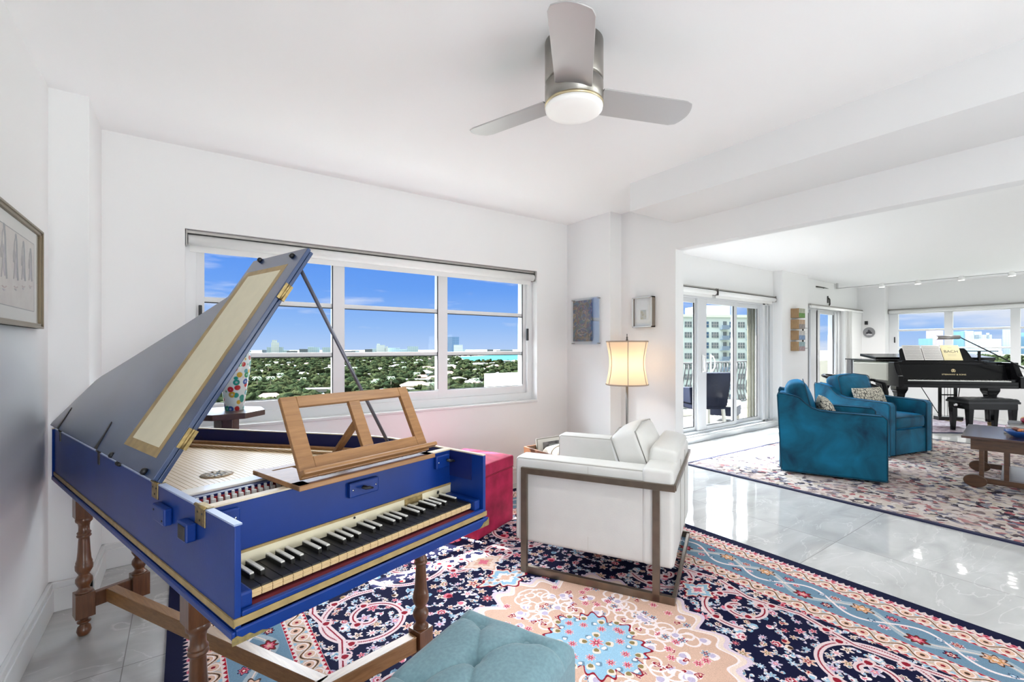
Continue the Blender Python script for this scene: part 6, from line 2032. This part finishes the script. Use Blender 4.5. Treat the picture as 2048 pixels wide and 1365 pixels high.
MB().box(7.0, 10.2, 5.245, 5.285, 0.985, 1.015).box(7.0, 10.2, 5.25, 5.28, 0.14, 0.165).build('rails', BLACK, RL, 0.003)
x = 7.06
while x < 10.2:
    MB().tube([(x, 5.265, 0.99), (x, 5.28, 0.80), (x, 5.33, 0.55), (x, 5.345, 0.38), (x, 5.31, 0.24), (x, 5.27, 0.16)], 0.011, 6).build('baluster', BLACK, RL)
    x += 0.125
AS = empty('storm_shutter', (7.76, 3.93, 0), 0, 'olive beige folded storm shutter outside the sliding doors', 'shutter')
SHT = mat('olive_beige_shutter', (0.13, 0.125, 0.092), rough=0.5)
for k in range(7):
    a = 0.03 if k % 2 else -0.03
    MB().bar((0.05 * k, 0.10 + 0.03 * (k % 2), 0.06), (0.05 * k, 0.10 + 0.03 * (k % 2), 2.03), 0.055, 0.018).build('shutter_slat', SHT, AS)
MB().box(-0.03, 0.33, 0.07, 0.16, 2.03, 2.06).box(-0.03, 0.33, 0.07, 0.16, 0.0, 0.06).build('shutter_track', SHT, AS)
WICK = mat('navy_wicker', (0.007, 0.009, 0.020), spec=0.15, rough=0.6, var=0.3, vscale=150, bump=0.4, bscale=200)
WLEG = mat('pale_chair_leg', (0.66, 0.62, 0.54), rough=0.5)
def patio_chair(loc, rz, label):
    r = empty('patio_chair', loc, rz, label, 'chair', 'wicker chairs on the balcony')
    MB().box(-0.29, 0.29, -0.28, 0.26, 0.30, 0.42).build('seat', WICK, r, 0.02)
    M = Matrix.Translation((0, 0.25, 0.36)) @ Matrix.Rotation(R(-14), 4, 'X')
    MB().box(-0.29, 0.29, -0.04, 0.04, 0.0, 0.56, 0, M).build('backrest', WICK, r, 0.025)
    for s_ in (-1, 1):
        MB().prism([(-0.28, 0.40), (-0.28, 0.60), (-0.22, 0.63), (0.22, 0.66), (0.26, 0.40)], 0, 0.06, 0, Matrix(((0, 0, 1, s_ * 0.29 - 0.03), (1, 0, 0, 0), (0, 1, 0, 0), (0, 0, 0, 1)))).build('arm', WICK, r, 0.012)
        for y in (-0.24, 0.22):
            MB().bar((s_ * 0.25, y, 0.31), (s_ * 0.25, y + (0.06 if y > 0 else 0), 0.0), 0.045, 0.045).build('leg', WLEG, r, 0.004)
    return r
patio_chair((7.05, 4.45, 0), R(150), 'navy wicker balcony chair behind the middle sliding door pane')
patio_chair((5.86, 4.70, 0), R(200), 'navy wicker balcony chair at the left edge behind the sliding door handle')
PTB = empty('balcony_table', (6.52, 4.84, 0), 0, 'small pale balcony table between the wicker chairs', 'table')
MB().lathe([(0.001, 0.40), (0.26, 0.40), (0.26, 0.42), (0.001, 0.42)], 28, caps=False).build('table_top', mat('pale_blue_tabletop', (0.30, 0.40, 0.48), rough=0.25), PTB)
for k in range(3):
    a = 2 * PI * k / 3
    MB().tube([(0.10 * math.cos(a), 0.10 * math.sin(a), 0.40), (0.22 * math.cos(a), 0.22 * math.sin(a), 0)], 0.014, 8).build('leg', WLEG, PTB)
FTS = empty('balcony_footstool', (7.95, 4.55, 0), R(20), 'low wicker footstool with white cushion outside the right sliding pane', 'footstool')
MB().box(-0.26, 0.26, -0.22, 0.22, 0.10, 0.26).build('body', WICK, FTS, 0.01)
MB().soft(0.54, 0.46, 0.08, 0.035, (0, 0, 0.01), Matrix.Translation((0, 0, 0.30)), 0, 5).build('cushion', mat('white_canvas', (0.72, 0.71, 0.68), rough=0.8), FTS)
for (x_, y_) in ((-.22, -.18), (.22, -.18), (-.22, .18), (.22, .18)):
    MB().box(x_ - .02, x_ + .02, y_ - .02, y_ + .02, 0, 0.10).build('leg', WLEG, FTS)

# ================================================================== the town outside
GZ = -35.0
gm = mat('suburb_ground', (0.05, 0.06, 0.03), rough=0.95, vcol=(0.12, 0.11, 0.10), vscale=0.035)
gd = MB().add([(-2500, 60, GZ), (6500, -1500, GZ), (6500, 7000, GZ), (-2500, 7000, GZ)], [(0, 1, 2, 3)]).build('ground', gm)
struct(gd)
wm = mat('turquoise_lagoon', (0.020, 0.085, 0.105), rough=1.0, spec=0.0)
lg = MB().add([(560, 980, GZ + 0.6), (760, 870, GZ + .6), (1010, 1100, GZ + .6), (1420, 1650, GZ + .6), (1240, 1850, GZ + .6), (860, 1560, GZ + .6), (700, 1240, GZ + .6)], [(0, 1, 2, 3, 4, 5, 6)]).build('water_lagoon', wm)
struct(lg)
rnd = np.random.default_rng(11)
# sectors that the windows look out on: azimuth from +Y clockwise, degrees
SECT = [(-1.5, 38.5, 1.0), (72, 84.5, 0.8)]
def in_lagoon(x, y):
    poly = [(545, 970), (765, 850), (1030, 1100), (1445, 1650), (1240, 1880), (840, 1580), (680, 1250)]
    c_ = False
    j = 6
    for i in range(7):
        if (poly[i][1] > y) != (poly[j][1] > y) and x < (poly[j][0] - poly[i][0]) * (y - poly[i][1]) / (poly[j][1] - poly[i][1]) + poly[i][0]:
            c_ = not c_
        j = i
    return c_
def pick(lo, hi, sect, p=0.62):
    az = R(rnd.uniform(sect[0], sect[1]))
    d = lo * (hi / lo) ** (rnd.random() ** (1 / 1.0))
    return d * math.sin(az), d * math.cos(az), d
# houses
HW = mat('house_white', (0.34, 0.34, 0.34), rough=0.8)
HT = mat('house_tan', (0.50, 0.44, 0.36), rough=0.8)
RW = mat('roof_white', (0.15, 0.155, 0.16), rough=0.7)
RT = mat('roof_terracotta', (0.10, 0.040, 0.024), rough=0.8, var=0.2, vscale=0.3)
RG = mat('roof_grey', (0.2, 0.2, 0.2), rough=0.8)
HGL = mat('house_glazing', (0.10, 0.20, 0.26), rough=0.2)
HTQ = mat('house_turquoise', (0.20, 0.48, 0.52), rough=0.7)
spots = []
def house(x, y, w_, d_, h_, rz, kind):
    r = bpy.data.objects.new('house', None); COL.objects.link(r)
    r.location = (x, y, GZ); r.rotation_euler = (0, 0, rz)
    wallm = (HW, HT, HW, HTQ)[kind]
    mb = MB().box(-w_ / 2, w_ / 2, -d_ / 2, d_ / 2, 0, h_)
    mb.build('wall', wallm, r)
    if kind == 1:
        o = 1.0
        mb = MB().add([(-w_ / 2 - o, -d_ / 2 - o, h_), (w_ / 2 + o, -d_ / 2 - o, h_), (w_ / 2 + o, d_ / 2 + o, h_), (-w_ / 2 - o, d_ / 2 + o, h_), (-w_ / 4, 0, h_ + d_ * .28), (w_ / 4, 0, h_ + d_ * .28)],
                      [(0, 1, 5, 4), (1, 2, 5), (2, 3, 4, 5), (3, 0, 4), (3, 2, 1, 0)])
        mb.build('roof', RT, r)
        tag(r, 'terracotta roofed house among the distant trees', 'house', 'terracotta roofed houses in the suburb')
    elif kind == 2:
        o = 0.8
        MB().add([(-w_ / 2 - o, -d_ / 2 - o, h_), (w_ / 2 + o, -d_ / 2 - o, h_), (w_ / 2 + o, d_ / 2 + o, h_), (-w_ / 2 - o, d_ / 2 + o, h_), (-w_ / 4, 0, h_ + d_ * .22), (w_ / 4, 0, h_ + d_ * .22)],
                 [(0, 1, 5, 4), (1, 2, 5), (2, 3, 4, 5), (3, 0, 4), (3, 2, 1, 0)]).build('roof', RW, r)
        tag(r, 'white house with pitched white roof among the distant trees', 'house', 'white hip roofed houses in the suburb')
    else:
        MB().box(-w_ / 2 - 0.5, w_ / 2 + 0.5, -d_ / 2 - 0.5, d_ / 2 + 0.5, h_, h_ + 0.5).build('roof', RW if kind == 0 else RG, r)
        if kind == 0:
            tag(r, 'flat roofed white house among the distant trees', 'house', 'white flat roofed houses in the suburb')
        else:
            tag(r, 'turquoise walled house among the distant trees', 'house', 'turquoise houses in the suburb')
    MB().box(-w_ * .3, w_ * .3, -d_ / 2 - 0.06, -d_ / 2, h_ * .3, h_ * .75).build('windows', HGL, r)
    spots.append((x, y, math.hypot(w_, d_) * 0.55 + 1.5))
tries = 0
while len(spots) < 124 and tries < 4000:
    tries += 1
    s_ = SECT[0] if len(spots) < 110 else SECT[1]
    x, y, d = pick(300, 1300, s_)
    if in_lagoon(x, y): continue
    w_, d_ = rnd.uniform(13, 24), rnd.uniform(9, 14)
    if any(math.hypot(x - a, y - b) < q + 12 for a, b, q in spots): continue
    house(x, y, w_, d_, rnd.uniform(3.5, 6.5), rnd.uniform(-0.5, 0.5), int(rnd.choice([0, 1, 2, 3], p=[.42, .24, .30, .04])))
spots.append((118, 84, 62))
# treetops: nobody could count them
ico = bmesh.new(); bmesh.ops.create_icosphere(ico, subdivisions=2, radius=1.0)
iv = np.array([v.co[:] for v in ico.verts]); ifc = np.array([[v.index for v in f.verts] for f in ico.faces]); ico.free()
def canopy(name, n, lo, hi, sect, matl, smin, smax, seed):
    global rnd
    rnd = np.random.default_rng(seed)
    V, F = [], []
    cnt = 0; tries = 0
    while cnt < n and tries < n * 6:
        tries += 1
        x, y, d = pick(lo, hi, sect)
        if in_lagoon(x, y): continue
        s_ = rnd.uniform(smin, smax) * (1 + max(0, d - 700) / 2600)
        if any(abs(x - a) < q + s_ * 1.5 and abs(y - b) < q + s_ * 1.5 and math.hypot(x - a, y - b) < q + s_ * 1.45 for a, b, q in spots): continue
        hgt = rnd.uniform(5.0, 11.0)
        v = iv * np.array([s_, s_, s_ * rnd.uniform(.6, .95)]) * (1 + rnd.normal(0, 0.26, (len(iv), 1)))
        v = v + np.array([x, y, GZ + hgt * 0.62])
        F.append(ifc + len(V) * len(iv)); V.append(v)
        cnt += 1
    V = np.concatenate(V); F = np.concatenate(F)
    me = bpy.data.meshes.new(name)
    me.vertices.add(len(V)); me.vertices.foreach_set('co', V.ravel())
    me.loops.add(F.size); me.loops.foreach_set('vertex_index', F.ravel().astype(np.int32))
    me.polygons.add(len(F)); me.polygons.foreach_set('loop_start', np.arange(0, F.size, 3, dtype=np.int32)); me.polygons.foreach_set('loop_total', np.full(len(F), 3, np.int32))
    me.update(); me.validate()
    me.materials.append(matl)
    o = bpy.data.objects.new(name, me); COL.objects.link(o)
    return o
TREE = bpy.data.materials.new('subtropical_foliage'); TREE.use_nodes = True
nt = TREE.node_tree; b = nt.nodes['Principled BSDF']
tc = nd(nt, 'ShaderNodeTexCoord')
n1 = nd(nt, 'ShaderNodeTexNoise'); n1.inputs['Scale'].default_value = 0.09; n1.inputs['Detail'].default_value = 3
n2 = nd(nt, 'ShaderNodeTexNoise'); n2.inputs['Scale'].default_value = 0.9; n2.inputs['Detail'].default_value = 4
nt.links.new(tc.outputs['Object'], n1.inputs['Vector']); nt.links.new(tc.outputs['Object'], n2.inputs['Vector'])
ra = ramp(nt, [(0.32, (0.007, 0.012, 0.006)), (0.5, (0.0125, 0.0175, 0.008)), (0.66, (0.024, 0.027, 0.012))])
nt.links.new(n1.outputs['Fac'], ra.inputs[0])
rb_ = ramp(nt, [(0.36, (0.35, 0.35, 0.35)), (0.64, (1.5, 1.5, 1.5))])
nt.links.new(n2.outputs['Fac'], rb_.inputs[0])
mm = nd(nt, 'ShaderNodeMix', data_type='RGBA', blend_type='MULTIPLY'); mm.inputs['Factor'].default_value = 1
nt.links.new(ra.outputs[0], mm.inputs['A']); nt.links.new(rb_.outputs[0], mm.inputs['B'])
nt.links.new(mm.outputs['Result'], b.inputs['Base Color']); b.inputs['Roughness'].default_value = 1.0; b.inputs['Specular IOR Level'].default_value = 0.0
o = canopy('treetops', 3600, 270, 2300, SECT[0], TREE, 2.4, 5.6, 21)
tag(o, 'green treetops spread over the suburb below the study window', 'trees', kind='stuff')
o = canopy('treetops', 900, 200, 2400, SECT[1], TREE, 3.5, 7.0, 22)
tag(o, 'green treetops below the far window and the second balcony door', 'trees', kind='stuff')
o = canopy('treetops', 500, 150, 2200, (55, 68, 1), TREE, 3.5, 7.0, 23)
tag(o, 'green treetops seen through the balcony door near the piano', 'trees', kind='stuff')
# palms standing above the canopy
FROND = mat('palm_frond', (0.07, 0.115, 0.05), rough=0.7)
TRUNK = mat('palm_trunk', (0.22, 0.18, 0.13), rough=0.9)
rnd = np.random.default_rng(5)
pt = MB().tube([(0, 0, 0), (0.5, 0.2, 6), (0.3, 0.5, 13.5)], [0.32, 0.24, 0.2], 6)
pfr = MB()
for k in range(15):
    a = 2 * PI * k / 15; up = 0.6 - 0.5 * (k % 3) * 0.6
    pts_ = [(0.3, 0.5, 13.5)]
    for q in range(1, 6):
        r_ = 0.75 * q
        pts_.append((0.3 + r_ * math.cos(a), 0.5 + r_ * math.sin(a), 13.5 + up * r_ - 0.16 * r_ * r_))
    vs, fs = [], []
    for i, p in enumerate(pts_):
        w_ = (0.1, 0.55, 0.7, 0.62, 0.45, 0.05)[i]
        vs += [(p[0] - w_ * math.sin(a), p[1] + w_ * math.cos(a), p[2] - w_ * .5), (p[0], p[1], p[2]), (p[0] + w_ * math.sin(a), p[1] - w_ * math.cos(a), p[2] - w_ * .5)]
    for i in range(5):
        fs += [(i * 3, i * 3 + 1, i * 3 + 4, i * 3 + 3), (i * 3 + 1, i * 3 + 2, i * 3 + 5, i * 3 + 4)]
    pfr.add(vs, fs)
p0 = None
cnt = 0
while cnt < 26:
    x, y, d = pick(300, 760, SECT[0])
    if in_lagoon(x, y) or any(math.hypot(x - a, y - b) < q for a, b, q in spots): continue
    if p0 is None:
        r = empty('palm_tree', (x, y, GZ), 0, 'palm tree rising above the distant treetops', 'palm tree', 'palms in the suburb')
        a_ = pt.build('trunk', TRUNK, r); f_ = pfr.build('fronds', FROND, r)
        p0 = r
    else:
        r = p0.copy(); COL.objects.link(r); r.location = (x, y, GZ)
        for ch in (a_, f_):
            c_ = ch.copy(); COL.objects.link(c_); c_.parent = r
    sc2 = rnd.uniform(0.75, 1.05); r.scale = (sc2, sc2, sc2); r.rotation_euler = (0, 0, rnd.uniform(0, 6))
    cnt += 1

# skyline
def tower_mat(name, wall, glass, fl, bay, frac=0.6):
    m = bpy.data.materials.new(name); m.use_nodes = True
    nt = m.node_tree; b = nt.nodes['Principled BSDF']
    tc = nd(nt, 'ShaderNodeTexCoord'); sp = nd(nt, 'ShaderNodeSeparateXYZ'); nt.links.new(tc.outputs['Object'], sp.inputs[0])
    def band(src, size, fr_):
        d = nd(nt, 'ShaderNodeMath', operation='DIVIDE'); d.inputs[1].default_value = size; nt.links.new(src, d.inputs[0])
        f_ = nd(nt, 'ShaderNodeMath', operation='FRACT'); nt.links.new(d.outputs[0], f_.inputs[0])
        g = nd(nt, 'ShaderNodeMath', operation='LESS_THAN'); g.inputs[1].default_value = fr_; nt.links.new(f_.outputs[0], g.inputs[0])
        return g.outputs[0]
    ad = nd(nt, 'ShaderNodeMath', operation='ADD'); nt.links.new(sp.outputs[0], ad.inputs[0]); nt.links.new(sp.outputs[1], ad.inputs[1])
    mu = nd(nt, 'ShaderNodeMath', operation='MULTIPLY'); nt.links.new(band(sp.outputs[2], fl, frac), mu.inputs[0]); nt.links.new(band(ad.outputs[0], bay, 0.72), mu.inputs[1])
    mx = nd(nt, 'ShaderNodeMix', data_type='RGBA'); nt.links.new(mu.outputs[0], mx.inputs['Factor'])
    mx.inputs['A'].default_value = (*wall, 1); mx.inputs['B'].default_value = (*glass, 1)
    nt.links.new(mx.outputs['Result'], b.inputs['Base Color']); b.inputs['Roughness'].default_value = 0.5
    return m
TWH = tower_mat('tower_white', (0.26, 0.29, 0.31), (0.15, 0.20, 0.24), 9, 8)
TGL = tower_mat('tower_blue_glass', (0.09, 0.17, 0.30), (0.07, 0.15, 0.27), 12, 20)
TWA = tower_mat('haze_paled_white_tower', (0.58, 0.63, 0.65), (0.36, 0.46, 0.52), 9, 8)  # walls painted lighter to stand in for haze over the backlit towers
TGA = tower_mat('haze_paled_grey_tower', (0.36, 0.47, 0.53), (0.25, 0.36, 0.43), 9, 10)  # grey towers with the same haze put into their colour
FTW = tower_mat('far_town', (0.09, 0.105, 0.12), (0.065, 0.085, 0.10), 7, 9)
TLV = tower_mat('tower_lavender', (0.19, 0.165, 0.22), (0.165, 0.15, 0.21), 9, 14)
TSK = tower_mat('tower_sky_glass', (0.07, 0.15, 0.22), (0.06, 0.14, 0.21), 10, 16)
TGR = tower_mat('tower_grey', (0.17, 0.21, 0.24), (0.12, 0.165, 0.20), 9, 10)
def tower(name, label, x, y, w_, top, m, extra=None, dep=40):
    a = math.atan2(-x, y)
    r = empty(name, (x, y, GZ), a, label, 'building')
    MB().box(-w_ / 2, w_ / 2, 0, dep, 0, top - GZ).build('tower_body', m, r)
    for (x0, x1, t_, mm_) in (extra or []):
        MB().box(x0, x1, 2, dep - 2, 0, t_ - GZ).build('setback', mm_, r)
    return r
tower('distant_tower', 'slim pale tower with stepped top on the far skyline through the study window', 422, 2891, 40, 30, TWA, [(-16, 10, 44, TWA), (-42, 42, 4, TGA)])
tower('distant_block', 'pale block left of the window mullion on the study skyline', 599, 2765, 62, 4, TGA, [(-28, 0, 6, TWA)])
tower('distant_block', 'low greenish block just left of the first window mullion on the study skyline', 663, 2719, 58, 3, TGA)
tower('distant_block', 'white twin block in the middle of the study skyline', 905, 2545, 46, 16, TWA, [(-20, -4, 24, TWA), (26, 40, 8, TWA)])
tower('distant_block', 'long low pale block right of the white twin block', 1000, 2592, 68, 0, TGA)
tower('distant_block', 'grey slab block at the right of the middle study window', 1053, 2442, 60, 8, TGA)
tower('glass_tower', 'dark blue glass tower in the right study window', 1235, 2312, 72, 62, TGL)
tower('distant_block', 'white block in front of the dark blue glass tower', 1205, 2192, 48, 16, TWA, None, 30)
tower('exhibition_hall', 'long low white hall beside the dark blue glass tower', 1300, 2200, 85, -16, TWA)
tower('lavender_tower', 'lavender tower with curved top in the far window left of the lamp', 3445, 739, 72, 96, TLV, [(-20, 26, 104, TLV)])
tower('sky_glass_tower', 'low blue glass building beside the lavender tower', 3330, 752, 58, 51, TSK)
tower('white_glass_tower', 'tower of blue glass and white bands right of the far window post', 3550, 660, 46, 92, TSK, [(23, 34, 96, TWH)])
tower('white_high_rise', 'white high rise right of the blue glass tower in the far window', 3790, 668, 56, 99, TWH)
tower('stepped_complex', 'white stepped hotel complex in the middle of the far window', 3672, 577, 134, 50, TWH, [(-58, 30, 74, TGR), (-40, -10, 92, TWH), (8, 20, 84, TWH)])
tower('grey_high_rise', 'grey glass tower at the right edge of the middle far pane', 3775, 500, 40, 104, TGR)
tower('blue_high_rise', 'blue banded tower in the rightmost far pane', 3835, 455, 62, 86, TSK)
rn = random.Random(9)
for k in range(42):                        # low strip of town on the horizon
    az = R(rn.uniform(-1, 37)) if k < 36 else R(rn.uniform(73, 85))
    d = (rn.uniform(2980, 3500) if k % 2 else rn.uniform(3600, 4200)) if k < 36 else 4300 + 70 * k
    if in_lagoon(d * math.sin(az), d * math.cos(az)): continue
    mlr = (FTW if k % 3 else TGA) if k < 32 else (TWH if k % 3 else TGR)
    r = empty('low_rise', (d * math.sin(az), d * math.cos(az), GZ), -az, 'small pale low rise building along the distant skyline', 'building', 'low rises along the horizon')
    MB().box(-rn.uniform(18, 42), rn.uniform(18, 42), 0, 25, 0, rn.uniform(14, 32)).build('block', mlr, r)

# the apartment block across the street
AB = empty('apartment_block', (108.7, 75.5, 0), math.atan2(65.0 - 73.57, 125.95 - 108.74), 'pale green white apartment block with balconies seen through the sliding doors', 'building')
WALLB = mat('pale_mint_render', (0.50, 0.58, 0.58), rough=0.85)
MB().box(-34, 29, 0, 18, -35, 9.6).build('facade', WALLB, AB)
MB().box(-34.3, 29.3, -0.3, 18, 9.6, 10.3).build('parapet', mat('roof_band', (0.60, 0.66, 0.58), rough=0.8), AB)
MB().box(10, 18, 4, 14, 10.3, 13.2).build('roof_house', WALLB, AB)
AGL = mat('dark_blue_glazing', (0.05, 0.11, 0.20), rough=0.15)
AGM = mat('grey_glazing', (0.13, 0.16, 0.18), rough=0.2)
ARL = mat('balcony_panel', (0.16, 0.22, 0.30), rough=0.6)
n_w = 0
FLH = 2.85
for fl_ in range(15):
    zc = 8.0 - fl_ * FLH
    for bay in range(-3, 5):
        x0 = bay * 7.9
        vis = (-1 <= bay <= 2) and fl_ < 11
        if not vis:
            continue
        def win(xc, w_, h_, nx_, m_):
            f = MB().box(xc - w_ / 2, xc + w_ / 2, -0.08, 0.1, zc - h_ / 2 - 0.4, zc + h_ / 2 - 0.4)
            for i in range(1, nx_):
                pass
            o = f.build('window', m_, AB)
            g = MB()
            for i in range(1, nx_):
                xx = xc - w_ / 2 + w_ * i / nx_
                g.box(xx - 0.07, xx + 0.07, -0.14, -0.08, zc - h_ / 2 - .4, zc + h_ / 2 - .4)
            g.box(xc - w_ / 2, xc + w_ / 2, -0.14, -0.08, zc - 0.46, zc - 0.34)
            g.build('glazing_bars', HW, o)
        win(x0 + 0.2, 1.7, 1.6, 2, AGL)
        win(x0 + 2.9, 2.0, 1.5, 3, AGM)
        if fl_ < 8:
            o = MB().box(x0 + 4.3, x0 + 6.5, -1.2, 0.0, zc - 1.75, zc - 1.60).box(x0 + 4.3, x0 + 6.5, -1.2, -1.12, zc - 1.6, zc - 0.6).build('balcony', ARL, AB)
            MB().box(x0 + 5.3, x0 + 6.4, -0.05, 0.05, zc - 1.5, zc + 0.5).build('balcony_door', AGM, o)
